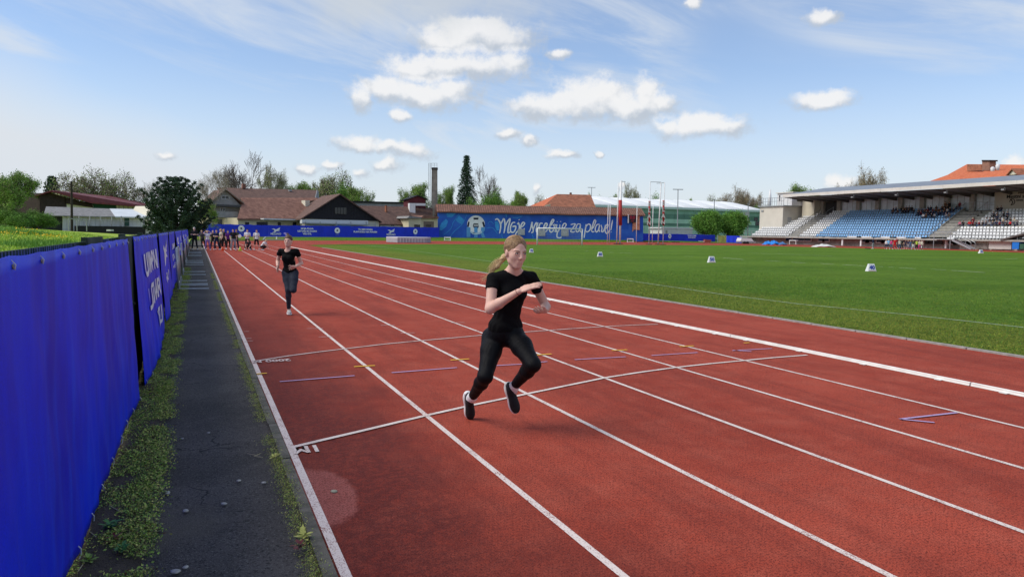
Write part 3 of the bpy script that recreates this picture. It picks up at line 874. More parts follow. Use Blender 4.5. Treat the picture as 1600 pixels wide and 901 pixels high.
    F.ell(P(.082, .020, -.042), A(.036, .047, .052) * K, HR, .006, True); F.ell(P(-.082, .020, -.042), A(.036, .047, .052) * K, HR, .006, True)
    F.cap(P(0, .085, .098), P(0, -.03, .131), .0035, .002, .004, True)
    BLONDH = hair_material('blond_combed_hair', (.15, .085, .042), (.34, .215, .11), (r, f, u))
    hair = field_obj('hair', F, BLONDH, t, lambda X, Y, Z: .0008 * np.sin(260 * (X * r[0] + Y * r[1] + Z * r[2])))
    tie = P(0, -.098, -.052)
    F = Field(.006)
    p1, p2, p3 = tie + A(0, 0, -.010) - cam_r * .030 - f * .02, px(777, 416, 6.30), px(769, 422, 6.32)
    F.cap(P(0, -.080, -.035), tie, .030, .015, .02); F.cap(tie, p1, .016, .021, .01); F.cap(p1, p2, .021, .018, .02); F.cap(p2, p3, .018, .005, .02)
    pony = field_obj('ponytail', F, BLONDL, t, wrinkle(.003, 90, 1))
    tuft(t, lambda q, g_: tie + g_.normal(0, .008, 3), lambda q, g_: px(766, 423, 6.33) + g_.normal(0, .016, 3), BLONDL, 'hair_strand', 120, .0017, .022, 3)
    tuft(t, lambda q, g_: px(772, 420, 6.36) + g_.normal(0, .007, 3), lambda q, g_: px(753, 434 + 4 * q, 6.40) + g_.normal(0, .010, 3), BLONDL, 'hair_strand', 20, .0011, -.015, 5)
    # combed strands lying on the head, from the parting and the hairline to the tie
    hcn = P(0, -.016, .040); hr_ = A(.0812, .0985, .0872) * K; rg = np.random.default_rng(12)
    mbs = MB(); offv = np.array(t.location); td = A(0, -.93, -.62)
    for k in range(230):
        sd_ = 1 if k % 2 else -1; tt = rg.random()
        if k < 150:
            a_ = math.radians(38 + 95 * tt); d0 = A(.03 * sd_, math.cos(a_), math.sin(a_)); d1 = A(.95 * sd_, .20 - .5 * tt, .42)
        else:
            d0 = A(sd_ * (.62 + .30 * tt), .74 - .34 * tt, .62 - .50 * tt); d1 = A(sd_ * .98, -.15, .25 - .35 * tt)
        pts = []
        for q in np.linspace(0, 1, 9):
            d_ = (1 - q) ** 2 * d0 + 2 * q * (1 - q) * d1 + q * q * td; d_ = d_ / np.linalg.norm(d_); lift = 1.0 + .012 * rg.random() * math.sin(math.pi * q)
            loc = d_ * hr_ * lift; pts.append(hcn + r * loc[0] + f * loc[1] + u * loc[2] - offv)
        mbs.tube(pts, [.0009] + [.0015] * 7 + [.0009], 4, False)
    tag(mbs.build('combed_hair', mat('hair_strand_blond', (.36, .23, .12), .5, var=.25, scale=40), t, True), kind='stuff')
    mb = MB(); off = Vector(t.location)
    # eyes, brows, lips, bracelet
    for q in (-1, 1):
        mb = MB(); c0 = P(.032 * q, .0875, .0085)
        # lash line and lid shadow shape
        mb2 = MB()
        pts = [P((.032 + .0155 * math.cos(a)) * q, .0885 - .004 * abs(math.cos(a)), .0105 + .0048 * math.sin(a)) for a in np.linspace(0, math.pi, 9)]
        mb2.tube([Vector(p) - off for p in pts], .0032, 5); mb2.build('eyelash', BROWM, t, True)
        F = Field(.0035); F.ell(c0, A(.0125, .006, .0042) * K, HR, .003); field_obj('eye', F, EYEW, t)
        F = Field(.0028); F.ell(c0 + f * .0042, A(.0056, .004, .0046) * K, HR, .002); field_obj('iris', F, EYED, t)
        pts = [P(.014 * q, .094, .0235), P(.030 * q, .0925, .030), P(.050 * q, .0800, .0265)]
        mb2 = MB(); mb2.tube([Vector(p) - off for p in pts], [.0022, .0031, .0014], 6); mb2.build('eyebrow', BROWM, t, True)
    F = Field(.0032); F.cap(P(-.016,   .0885, -.0545), P(.016, .0885, -.0545), .0048, .0048, .004); F.cap(P(-.012, .0885, -.0630), P(.012, .0885, -.0630), .0050, .0050, .004)
    F.cap(P(-.022, .0935, -.0588), P(.022, .0935, -.0588), .0016, .0018, .001, True)
    field_obj('lips', F, LIPM, t)
    d = nz(wrR - elR); a1 = nz(np.cross(d, A(0, 0, 1))); a2 = np.cross(d, a1)
    mb = MB(); c = wrR - d * .012
    mb.tube([Vector(c + (a1 * math.cos(a) + a2 * math.sin(a)) * .0265) - off for a in np.linspace(0, 2 * math.pi, 17)], .0021, 5)
    mb.build('bracelet', mat('red_thread', (.16, .03, .05), .7), t, True)
    return t
runner_near()

def runner_far():
    global PXS
    PXS = 13.97 / 14.6
    base = W(453, 491, 14.0); base.z = 0
    t = thing('person', 'girl running further back in black top and slate grey leggings, grey trainers', 'person', base)
    s = .93
    D = 14.6
    pel = px(453, 425, D); chest = px(451.5, 402.5, D - .06); neck = px(450, 389.5, D - .08)
    shR, shL = px(438, 393, D - .05), px(463.5, 393, D - .12)
    elR, wrR, hR = px(434, 408, D + .05), px(433.8, 417.5, D - .14), px(431.5, 424, D - .22)
    elL, wrL, hL = px(471, 411.5, D + .02), px(461, 416.6, D - .24), px(450, 418, D - .30)
    hipR, hipL = px(447.5, 426, D), px(459.5, 426, D)
    knR, anR = px(450.5, 453, D - .20), px(451.3, 483, D - .10)
    knL, anL = px(458.5, 453, D - .25), px(459, 449, D + .18)
    heR, toR = px(451.2, 488.5, D - .02), px(452.4, 492, D - .26)
    heL, toL = px(459, 443, D + .25), px(460, 451, D + .42)
    hc = px(450.5, 376.6, D - .10); fw = nz(-cam_f + cam_r * .02 + A(0, 0, .02)); hup = A(0, 0, 1)
    B = Field(.011)
    add_torso(B, pel, chest, neck, shR, shL, s * .95)
    B.cap(neck - A(0, 0, .03), hc - A(0, 0, .06), .048, .045, .03)
    P, R = add_head(B, hc, fw, hup, .98)
    add_limb(B, shR, elR, wrR, (.040, .034, .023, .033), .02); add_limb(B, shL, elL, wrL, (.040, .034, .023, .033), .02)
    add_hand(B, wrR, hR, cam_r * -1, 1.0, .15, .6, 1); add_hand(B, wrL, hL, -cam_f * .8 - A(0, 0, .5), 1.05, .10, 1.6, -1)
    add_limb(B, hipR, knR, anR, (.075, .048, .034, .045), .03); add_limb(B, hipL, knL, anL, (.075, .048, .034, .045), .03)
    B.cap(anR, heR * .5 + toR * .5, .032, .028, .02); B.cap(anL, heL * .5 + toL * .5, .032, .028, .02)
    field_obj('body', B, SKIN, t)
    S = Field(.010)
    rt, f1, up1, TR = add_torso(S, pel + A(0, 0, .02), chest, neck, shR, shL, s, .013, k=.06)
    S.cap(shR, shR + (elR - shR) * .34 + (shR - shL) * .02, .049, .052, .03); S.cap(shL, shL + (elL - shL) * .34 + (shL - shR) * .02, .049, .052, .03)
    S.cut(shR + (elR - shR) * .36, nz(elR - shR), (shR + (elR - shR) * .6, .11)); S.cut(shL + (elL - shL) * .36, nz(elL - shL), (shL + (elL - shL) * .6, .11))
    S.cut(pel - up1 * .02, -up1)
    S.ell(neck + A(0, 0, .035) + f1 * .045, A(.075, .09, .085), TR, .004, True)
    field_obj('t_shirt', S, BLK, t, wrinkle(.006, 30, 1))
    Lg = Field(.010)
    Lg.ell(pel - up1 * .02, A(.142, .105, .11) * s + .004, TR, .05)
    for hp, kn, an in ((hipR, knR, anR), (hipL, knL, anL)):
        Lg.cap(hp, hp + (kn - hp) * .4, .088, .080, .05); Lg.cap(hp + (kn - hp) * .4, kn, .080, .055, .03)
        m = kn + (an - kn) * .3; Lg.cap(kn, m, .054, .053, .03); Lg.cap(m, an, .052, .037, .03)
    field_obj('leggings', Lg, GREYL, t, wrinkle(.002, 40, 4))
    gs = mat('grey_trainer', (.42, .42, .40), .8, var=.2, scale=40)
    shoe(t, heR, toR, A(0, 0, 1.0), 1.0, gs, SOLE, h=.009); shoe(t, heL, toL, -cam_f * .4 + A(0, 0, -.1) - cam_f, 1.0, gs, SOLE, h=.009)
    F = Field(.009)
    F.ell(P(0, -.014, .040), A(.079, .097, .084), R, .01); F.ell(P(0, .105, -.030), A(.070, .075, .082), R, .006, True)
    F.ell(P(.03, -.04, .135), A(.035, .033, .028), R, .015)
    field_obj('hair', F, BROWN, t)
    mb = MB(); off = Vector(t.location)
    F = Field(.008); F.ell(P(.035, -.03, .125), A(.040, .030, .012), R, .01); F.ell(P(.07, -.02, .15), A(.03, .01, .018), R, .01)
    field_obj('hair_ribbon', F, cloth('lilac_ribbon', (.30, .26, .55)), t)
    for q in (-1, 1):
        mb = MB(); mb.tube([Vector(P(.014 * q, .090, .026)) - off, Vector(P(.046 * q, .078, .027)) - off], .0035, 5); mb.build('eyebrow', BROWM, t, True)
        F = Field(.005); F.ell(P(.032 * q, .088, .008), A(.0135, .006, .0065), R, .002); field_obj('eye', F, EYED, t)
    F = Field(.006); F.cap(P(-.018, .089, -.058), P(.018, .089, -.058), .0065, .0065, .004); field_obj('lips', F, LIPM, t)
    d = nz(wrR - elR); mb = MB(); c = wrR - d * .01; a1 = nz(np.cross(d, cam_r)); a2 = np.cross(d, a1)
    mb.tube([Vector(c + (a1 * math.cos(a) + a2 * math.sin(a)) * .027) - off for a in np.linspace(0, 2 * math.pi, 13)], .005, 5)
    mb.build('wristband', mat('dark_band', (.03, .02, .02), .6), t, True)
runner_far()
# ================================================================== left fence, banners, verge plants
GRN = mat('dark_green_steel', (.006, .022, .016), .45, var=.3, scale=20)
SCR = mat('green_screen_cloth', (.005, .018, .014), .8, var=.3, scale=6)
FXX = -.62
fence = thing('picket_fence', 'dark green steel picket fence running along the footpath behind the blue banners', 'fence')
pk = MB().box((0, 0, .79), (.012, .027, 1.575)).mesh('picket'); pk.materials.append(GRN)
for k in range(150):
    inst('picket', pk, fence, (FXX - .03, 2.0 + .0525 * k, .0), (0, 0, random.uniform(-.08, .08)))
mb = MB()
for k in range(0, 900): mb.box((FXX - .03, 9.88 + .0525 * k, .77), (.012, .027, 1.54))
tag(mb.build('pickets', GRN, fence), kind='stuff')
for z in (.25, 1.35):
    MB().box((FXX - .012, 30, z), (.02, 60, .035)).build('rail', GRN, fence)
post_me = MB().box((0, 0, .80), (.06, .06, 1.60)).mesh('post'); post_me.materials.append(GRN)
for k in range(24): inst('post', post_me, fence, (FXX - .055, 5.55 + 2.5 * k - (.0 if k else .0), 0))
clamp = MB().box((0, 0, 0), (.035, .11, .04)).box((.03, 0, 0), (.03, .03, .02)).mesh('clamp'); clamp.materials.append(GRN)
for y in (8.05, 13.0): inst('clamp', clamp, fence, (FXX + .02, y - .25, .93))
# green screen cloth tied behind the banners; its hem waves
def cloth_sheet(y0, y1, z0f, z1f, xf, m, name, ny, nz_, parent=None):
    V = []; Fc = []
    for j in range(nz_ + 1):
        v = j / nz_
        for i in range(ny + 1):
            y = y0 + (y1 - y0) * i / ny; z = z0f(y) * (1 - v) + z1f(y) * v
            V.append((xf(y, v), y, z))
    for j in range(nz_):
        for i in range(ny):
            a = j * (ny + 1) + i; Fc.append((a, a + 1, a + ny + 2, a + ny + 1))
    me = np_mesh(name, V, Fc, True)
    o = bpy.data.objects.new(name, me); me.materials.append(m); link(o, parent)
    md = o.modifiers.new('thickness', 'SOLIDIFY'); md.thickness = .0015
    return o
sc_ = cloth_sheet(7.0, 60, lambda y: .04, lambda y: 1.578 + .008 * math.sin(y * 1.9) + .006 * math.sin(y * 5.3), lambda y, v: FXX + .012 + .012 * math.sin(y * 3.1 + v * 2) + .008 * math.sin(y * 9 + v), SCR, 'screen_cloth', 420, 10)
tag(sc_, 'dark green screen cloth tied along the fence behind the blue banners', 'screen')
sc2 = cloth_sheet(4.95, 5.75, lambda y: 1.30, lambda y: 1.605, lambda y, v: FXX + .010 + .01 * math.sin(y * 9), SCR, 'screen_cloth', 12, 4)
tag(sc2, 'short scrap of dark green cloth on the picket fence top', 'screen')

def banner_material(seed):
    m = bpy.data.materials.new('blue_banner_vinyl'); m.use_nodes = True
    t = NT(m.node_tree); b = m.node_tree.nodes['Principled BSDF']
    P = t.n('ShaderNodeNewGeometry').outputs['Position']
    f = t.noise(t.v('MULTIPLY', P, (1, 1.6, .7)), 1.1, 4, .6); g = t.noise(t.v('MULTIPLY', P, (1, 3.5, .35)), 2.0, 4, .6)
    c = t.mix(t.ramp(f, .35, .65), (.003, .034, .90), (.016, .020, .64))
    c = t.mix(t.m('MULTIPLY', t.ramp(g, .5, .75), .5), c, (.014, .11, 1.0))
    c = t.mix(t.m('MULTIPLY', t.ramp(t.noise(P, 160, 2, .5), .45, .6), .18), c, (.004, .006, .20))
    t.put(b.inputs['Base Color'], c)
    b.inputs['Roughness'].default_value = .5; b.inputs['Specular IOR Level'].default_value = .16
    bn = t.n('ShaderNodeBump'); bn.inputs['Strength'].default_value = .35; bn.inputs['Distance'].default_value = .003
    t.put(bn.inputs['Height'], t.noise(P, 220, 2, .5)); t.t.links.new(bn.outputs[0], b.inputs['Normal'])
    return m
BAN = banner_material(1)
BWHITE = mat('banner_white_print', (.80, .80, .88), .5, var=.12, scale=9)
TIE = mat('white_cable_tie', (.62, .62, .62), .5); EYE_M = mat('brass_eyelet', (.30, .28, .24), .35, metal=.8)
def folds(y, v, sd, depth=1.0):
    """depth of the folds: v = 0 bottom, 1 top"""
    q = y + .5 * mnoise.noise(Vector((y * .8, v * .5, sd + 9)))
    a = .003 * math.sin(q * 9.4 + sd) + .011 * math.sin(q * 2.3 + 1.7 * sd + v * 1.4)
    a += .020 * mnoise.noise(Vector((y * 1.3, v * .9, sd))) + .012 * mnoise.noise(Vector((y * 4.5 + v * 2.5, v * 1.2, sd + 3))) + .005 * mnoise.noise(Vector((y * 11 - v * 7, v * 5, sd + 5))) - .016 * abs(mnoise.noise(Vector((y * 1.7 + v * 1.3, v * 2.4 - y * .5, sd + 15))))
    return a * (.35 + .65 * math.sin(min(1, (1.02 - v) * 1.3) * math.pi / 2)) * depth
def banner(y0, y1, topz, botz, xtop, xbot, sd, label, n_eye, ny=None, name='banner'):
    ny = ny or max(30, int((y1 - y0) * 26))
    def tz(y): return topz(y) - .004 * abs(math.sin((y - y0) / (y1 - y0) * n_eye * math.pi)) + .010 * mnoise.noise(Vector((y * 1.3, sd, 0)))
    def X(y, v): return xtop(y) * v + xbot(y) * (1 - v) + folds(y, v, sd)
    root = thing(name, label, 'banner', (0, 0, 0), 0, 'blue banners tied to the fence')
    cloth_sheet(y0, y1, botz, tz, X, BAN, 'banner_cloth', ny, 26, root)
    def P(y, v, off=.004): return Vector((X(y, v) + off, y, botz(y) * (1 - v) + tz(y) * v))
    em = MB().tube([(math.cos(a) * .008, 0, math.sin(a) * .008) for a in np.linspace(0, 2 * math.pi, 11)], .0026, 5).mesh('eyelet', True); em.materials.append(EYE_M)
    em.transform(Matrix.Rotation(math.pi / 2, 4, 'Z'))
    for k in range(n_eye + 1):
        y = y0 + .06 + (y1 - y0 - .12) * k / n_eye
        if y > 22: continue
        p = P(y, .975); inst('eyelet', em, root, p)
        tb = MB(); tb.tube([p + Vector((.004, 0, -.012)), p + Vector((.007, .002, .006)), p + Vector((-.004, .0, .022)), p + Vector((-.02, 0, .01))], .0022, 5)
        tb.build('cable_tie', TIE, root, True)
        if y < 9:
            p = P(y + .03, .02); tb = MB(); tb.tube([p + Vector((.002, 0, .02)), p + Vector((.012, .01, .0)), p + Vector((.010, .022, -.03)), p + Vector((.004, .006, -.05))], .0028, 5); tb.build('cable_tie', TIE, root, True)
    return root, P
cst = lambda c: (lambda y: c)
def lerpf(a, b, y0, y1): return lambda y: a + (b - a) * (y - y0) / (y1 - y0)
b1, P1 = banner(.9, 7.55, cst(1.568), lambda y: .03 + .02 * math.sin(y * 2.3), cst(-.585), lambda y: -.568 + .05 * max(0, (y - 5.5) / 2.0), 1.0, 'nearest plain blue vinyl banner with eyelets, closest to the camera', 13)
b2, P2 = banner(8.25, 12.7, cst(1.572), lambda y: .03 + .02 * math.sin(y * 2), cst(-.585), lambda y: -.50 + .05 * math.sin((y - 8.2) / 4.4 * math.pi), 2.2, 'blue banner with three lines of large white lettering, next after the plain one', 9)
b3, P3 = banner(13.6, 18.0, cst(1.565), lambda y: .05 + .10 * (y - 13.6) / 4.4, cst(-.585), lambda y: -.50 + .03 * math.sin(y), 3.1, 'blue banner with a white bird emblem, between lettered banner and steel barriers', 9)
b4, P4 = banner(18.7, 23.2, cst(1.56), cst(.18), cst(-.585), cst(-.54), 4.4, 'blue banner with small white print, just before the steel barriers', 9)
b5, P5 = banner(23.9, 33.5, cst(1.55), cst(.74), cst(-.575), cst(-.50), 5.2, 'blue banner with white crest tied over the nearer steel barriers', 12)
b6, P6 = banner(34.0, 46.5, cst(1.53), cst(.80), cst(-.575), cst(-.48), 6.2, 'blue banner with white print over the further steel barriers', 12)
b7, P7 = banner(47.0, 60, cst(1.52), cst(.5), cst(-.575), cst(-.5), 7.2, 'farthest blue banner on the side fence, near the waiting group', 12)
def put_text(P, y0, y1, v0, txt, hgt, parent, root_z=1.45, bold=.02, squeeze=1.0, name='lettering'):
    """letters lie on the cloth: text x runs along +y reversed for a reader on the track side"""
    me = text_mesh(txt, 1.0, .0, 'LEFT', 0, bold)
    bm = bmesh.new(); bm.from_mesh(me); bmesh.ops.triangulate(bm, faces=bm.faces); bmesh.ops.subdivide_edges(bm, edges=[e for e in bm.edges if e.calc_length() > .25], cuts=2); bm.to_mesh(me); bm.free()
    xs = [v.co.x for v in me.vertices]; x0, x1 = min(xs), max(xs)
    for v in me.vertices:
        f = (v.co.x - x0) / (x1 - x0); y = y0 + (y1 - y0) * f
        vv = v0 + v.co.y * hgt
        v.co = P(y, vv, .016)
    me.materials.clear(); me.materials.append(BWHITE)
    o = bpy.data.objects.new(name, me); link(o, parent); return o
put_text(P2, 9.2, 11.9, .765, 'UUMPNI', .24, b2, bold=.03)
put_text(P2, 9.3, 12.0, .50, 'USTVARI', .24, b2, bold=.03)
put_text(P2, 10.5, 11.7, .25, 'VELI', .22, b2, bold=.03)
put_text(P4, 19.6, 22.6, .72, 'UUMPNI', .15, b4); put_text(P4, 19.6, 22.6, .52, 'USTVARI', .15, b4); put_text(P4, 20.4, 22.0, .35, 'VELI', .13, b4)
BIRD = [[(-.5, .22), (-.2, .30), (.0, .16), (.16, .24), (.5, .46), (.42, .28), (.5, .24), (.38, .16), (.42, .08), (.2, .06), (.5, -.1), (.1, -.05), (-.05, -.22), (-.4, -.24), (-.2, -.10), (-.16, .06), (-.25, .14)]]
def emblem(P, y0, y1, v0, h, polys, parent, name='bird_emblem'):
    o = None
    for poly in polys:
        mb = MB(); mb.poly([P(y0 + (y1 - y0) * (x + .5), v0 + z * h, .006) for x, z in poly]); o = mb.build(name, BWHITE, parent)
    return o
emblem(P3, 14.6, 16.6, .70, .5, BIRD, b3); put_text(P3, 14.6, 16.6, .42, 'MIZUNO', .15, b3)
def crest_pts(n=10): return [(.5 * math.cos(a), .5 * math.sin(a)) for a in np.linspace(0, 2 * math.pi, n, endpoint=False)]
for P_, yy, rt in ((P5, 26.0, b5), (P6, 36.5, b6), (P5, 30.5, b5)):
    emblem(P_, yy - .8, yy + .8, .62, .30, [crest_pts()], rt, 'crest'); put_text(P_, yy - .9, yy + .9, .25, 'PLAVI', .2, rt)
put_text(P6, 41, 45, .6, 'VELI', .25, b6)

# ---- steel crowd barriers leaning on the fence, feet out on the path
GAL = mat('galvanised_steel', (.42, .45, .48), .38, metal=.55, var=.15, scale=8)
def barrier(y, label, length=2.2, first=False):
    t = thing('steel_barrier', label, 'barrier', (-.50, y, 0), 0, 'steel barriers leaning along the fence')
    lean = .05
    def p(yy, z): return (lean * (1 - z) + 0, yy, z)
    mb = MB(); mb.tube([p(0, .05), p(0, 1.0), p(.08, 1.1), p(length - .08, 1.1), p(length, 1.0), p(length, .05)], .021, 8); mb.tube([p(0, .16), p(length, .16)], .018, 8); mb.build('frame', GAL, t, True)
    bar = MB().tube([p(0, .17), p(0, 1.09)], .009, 6).mesh('bar', True); bar.materials.append(GAL)
    for k in range(1, 18): inst('bar', bar, t, (0, length * k / 18, 0))
    for yy in (.18, length - .25):
        mb = MB(); mb.box((.40, yy, .028), (.78, .055, .035)); mb.box((.06, yy, .09), (.05, .05, .12)); mb.build('foot', GAL, t)
    return t
for y, lb in ((20.9, 'galvanised steel barrier nearest the camera, feet sticking out on the asphalt path'), (22.2, 'galvanised steel barrier overlapping the nearest one beneath the crest banner'), (27.2, 'third galvanised steel barrier, alone halfway along the covered stretch'), (34.3, 'galvanised steel barrier in the further pair, nearer of the two'), (37.2, 'galvanised steel barrier in the further pair, farther of the two'), (45.5, 'galvanised steel barrier just before the waiting group'), (51.0, 'last galvanised steel barrier, beside the man in black')):
    barrier(y, lb)

# ---- plants on the verge
def leaf_cloud(name, centers, sizes, mats, per, parent=None, seed=3, up=.35, el=1.8, kind='stuff', flat=False):
    rg = np.random.default_rng(seed); n = len(centers) * per
    c = np.repeat(np.asarray(centers, float), per, 0); s = np.repeat(np.asarray(sizes, float), per)
    off = rg.normal(0, 1, (n, 3)) * s[:, None] * np.array([.9, .9, .35]); off[:, 2] = np.abs(off[:, 2])
    p = c + off
    d = rg.normal(0, 1, (n, 3)); d[:, 2] = np.abs(d[:, 2]) * up + .15; d /= np.linalg.norm(d, axis=1)[:, None]
    q = np.cross(d, rg.normal(0, 1, (n, 3))); q /= np.linalg.norm(q, axis=1)[:, None]
    ls = s * rg.uniform(.25, .55, n)
    a = p - q * (ls * .5 / el)[:, None] * .6; b = p + q * (ls * .5 / el)[:, None] * .6
    m1 = p + d * (ls * .55)[:, None] + q * (ls * .5 / el)[:, None]; m2 = p + d * (ls * .55)[:, None] - q * (ls * .5 / el)[:, None]; tip = p + d * ls[:, None]
    V = np.stack([p, m1, tip, m2], 1).reshape(-1, 3); Fc = np.arange(n * 4).reshape(-1, 4)
    me = np_mesh(name, V, Fc); 
    for m in mats: me.materials.append(m)
    me.polygons.foreach_set('material_index', rg.choice(len(mats), n, p=WT[len(mats)]).astype(np.int32))
    o = bpy.data.objects.new(name, me); link(o, parent)
    if kind: o['kind'] = kind
    return o
WT = {1: [1], 2: [.7, .3], 3: [.5, .35, .15], 4: [.42, .34, .14, .10]}
LF = [mat('weed_leaf', (.28, .42, .07), .7, var=.4, scale=30), mat('weed_leaf_yellow', (.52, .52, .13), .7, var=.4, scale=30), mat('weed_leaf_dark', (.12, .22, .045), .7, var=.3, scale=30), mat('weed_leaf_brown', (.12, .055, .028), .8, var=.3, scale=30)]
rg = np.random.default_rng(11)
cs = []; ss = []
for i in range(9500):
    y = 2.5 + 30 * rg.random() ** 1.9; edge = VX1 + .05 * mnoise.noise(Vector((0, y * 1.1, 3))) + .05 * mnoise.noise(Vector((7, y * 4, 3)))
    x = -.60 + (edge + .03 + .60) * rg.random() ** .8
    if mnoise.noise(Vector((x * 5, y * 2.2, 9))) < (-.22 if y > 5 else -.10) : continue
    if y < 5.3 and x < -.47 and mnoise.noise(Vector((x * 9, y * 4, 2))) < .1: continue
    cs.append((x, y, .01)); ss.append(.030 * (.6 + .8 * rg.random()))
leaf_cloud('weeds', cs, ss, LF, 15, seed=5)
tagname = bpy.data.objects['weeds']; tag(tagname, 'low green weeds growing on the soil verge under the banners', 'weeds')
cs = []; ss = []
for i in range(4200):
    y = 2.6 + 26 * rg.random() ** 1.6; x = ASPH_E - .005 + rg.normal(-.012, .024) - .02 * rg.random()
    if mnoise.noise(Vector((1, y * .9, 5))) + .25 * mnoise.noise(Vector((1, y * 4, 5))) < -.14: continue
    cs.append((x, y, 0)); ss.append(.021 * (.6 + .9 * rg.random()))
o = leaf_cloud('grass_tufts', cs, ss, [LF[1], LF[0], LF[3]], 12, seed=8, up=.8, el=3.5)
tag(o, 'yellow green grass tufts growing out of the kerb joint beside the track', 'grass')
# a few larger plants that can be told apart
def rosette(px_, py_, r, n, label, m, name='broadleaf_weed', tall=.5):
    p = G(px_, py_, .01); t = thing(name, label, 'weed', p)
    lm = MB(); lm.add([(0, 0, 0), (.16, .3, .10 * tall), (.20, .62, .16 * tall), (0, 1, .10 * tall), (-.20, .62, .16 * tall), (-.16, .3, .10 * tall), (0, .5, .11 * tall)], [(0, 1, 6), (1, 2, 6), (2, 3, 6), (3, 4, 6), (4, 5, 6), (5, 0, 6)])
    me = lm.mesh('leaf'); me.materials.append(m)
    for k in range(n):
        sc_k = r * random.uniform(.6, 1.1)
        inst('leaf', me, t, (random.uniform(-.01, .01), random.uniform(-.01, .01), random.uniform(0, .03)), (random.uniform(-.1, .7), 0, k * 2.4 + random.uniform(-.3, .3)), (sc_k, sc_k, sc_k))
    return t
rosette(172, 824, .06, 16, 'bright green broad-leaved weed on the soil near the first banner', mat('bright_leaf', (.055, .19, .035), .6, var=.3, scale=30))
rosette(190, 862, .05, 12, 'mid green weed clump just in front of the bright broad-leaved one', mat('bright_leaf', (.05, .16, .035), .6))
rosette(178, 845, .05, 9, 'small dark red leafed weed among the green ones on the soil', mat('red_leaf', (.14, .022, .02), .6, var=.3, scale=30))
rosette(140, 878, .05, 12, 'green weed at the foot of the nearest banner', LF[0])
rosette(475, 842, .06, 13, 'leafy yellow-green weed growing from the kerb at the near track edge', LF[1])
rosette(468, 858, .05, 8, 'small weed with reddish leaves at the near kerb', mat('red_leaf', (.14, .022, .02)))
rosette(430, 715, .05, 14, 'low weed on the kerb beside the start line', LF[1])
# pebbles and straws
def pebble(px_, py_, r, label, m=None):
    p = G(px_, py_, 0); bm = bmesh.new(); bmesh.ops.create_icosphere(bm, subdivisions=2, radius=1)
    sd = random.random() * 50
    for v in bm.verts:
        k = 1 + .22 * mnoise.noise(v.co * 1.2 + Vector((sd, 0, 0))); v.co = Vector((v.co.x * k * r * 1.25, v.co.y * k * r, v.co.z * k * r * .42))
    me = bpy.data.meshes.new('pebble'); bm.to_mesh(me); bm.free(); me.polygons.foreach_set('use_smooth', [True] * len(me.polygons))
    me.materials.append(m or mat('pale_pebble', (.42, .40, .35), .8, var=.25, scale=60))
    o = link(bpy.data.objects.new('pebble', me)); o.location = (p.x, p.y, r * .22); o.rotation_euler.z = random.random() * 3
    tag(o, label, 'pebble', 'pebbles lying on the asphalt path and track')
pebble(522, 768, .021, 'grey pebble on the pale round patch of the track', mat('grey_pebble', (.30, .30, .22), .7))
for x, y, r, lb in ((261, 770, .019, 'pale flat pebble alone in the middle left of the path'), (290, 798, .017, 'flat pebble on the path below the lone pale one'), (350, 787, .016, 'flat pebble at the centre of the dusty patch'), (373, 751, .014, 'small pebble left of the pair high on the path'), (412, 754, .014, 'small pebble right of the pair high on the path'), (274, 893, .020, 'largest pebble at the bottom edge of the path'), (290, 886, .013, 'small pebble beside the bottom edge stone'), (285, 685, .011, 'tiny pebble high on the left of the path'),
                    (224, 833, .020, 'biggest stone of the cluster at the soil edge'), (212, 826, .014, 'stone left of the biggest in the cluster'), (228, 822, .014, 'stone above the biggest in the cluster'), (216, 796, .020, 'pale stone at the top of the soil edge'), (212, 789, .017, 'stone touching the weeds above the cluster'), (232, 830, .011, 'little stone right of the biggest in the cluster'), (326, 676, .012, 'tiny pale pebble beyond the straws')):
    pebble(x, y, r, lb)
st = mat('dry_straw', (.50, .43, .27), .7)
for pts, lb in (([(387, 708), (402, 711), (408, 707), (397, 712), (411, 714)], 'bent dry straw lying on the asphalt near the kerb'), ([(165, 786), (190, 800)], 'dry straw on the soil above the green weed'), ([(120, 895), (132, 877)], 'dry stalk at the foot of the nearest banner'), ([(140, 830), (150, 838)], 'short curled straw left of the green weed')):
    mb = MB(); mb.tube([G(a, b, .012 + .01 * (i % 2)) for i, (a, b) in enumerate(pts)], .0022, 5); o = mb.build('straw', st, None, True); tag(o, lb, 'straw')
tw = mat('dark_twig', (.03, .022, .016), .8)
for pts, lb in (([(197, 836), (215, 849)], 'dark twig beside the stone cluster'), ([(205, 850), (214, 864)], 'dark twig below the first one'), ([(228, 829), (254, 832)], 'long dark twig on the dusty patch')):
    mb = MB(); mb.tube([G(a, b, .008) for a, b in pts], [.004, .002], 5); o = mb.build('twig', tw, None, True); tag(o, lb, 'twig')

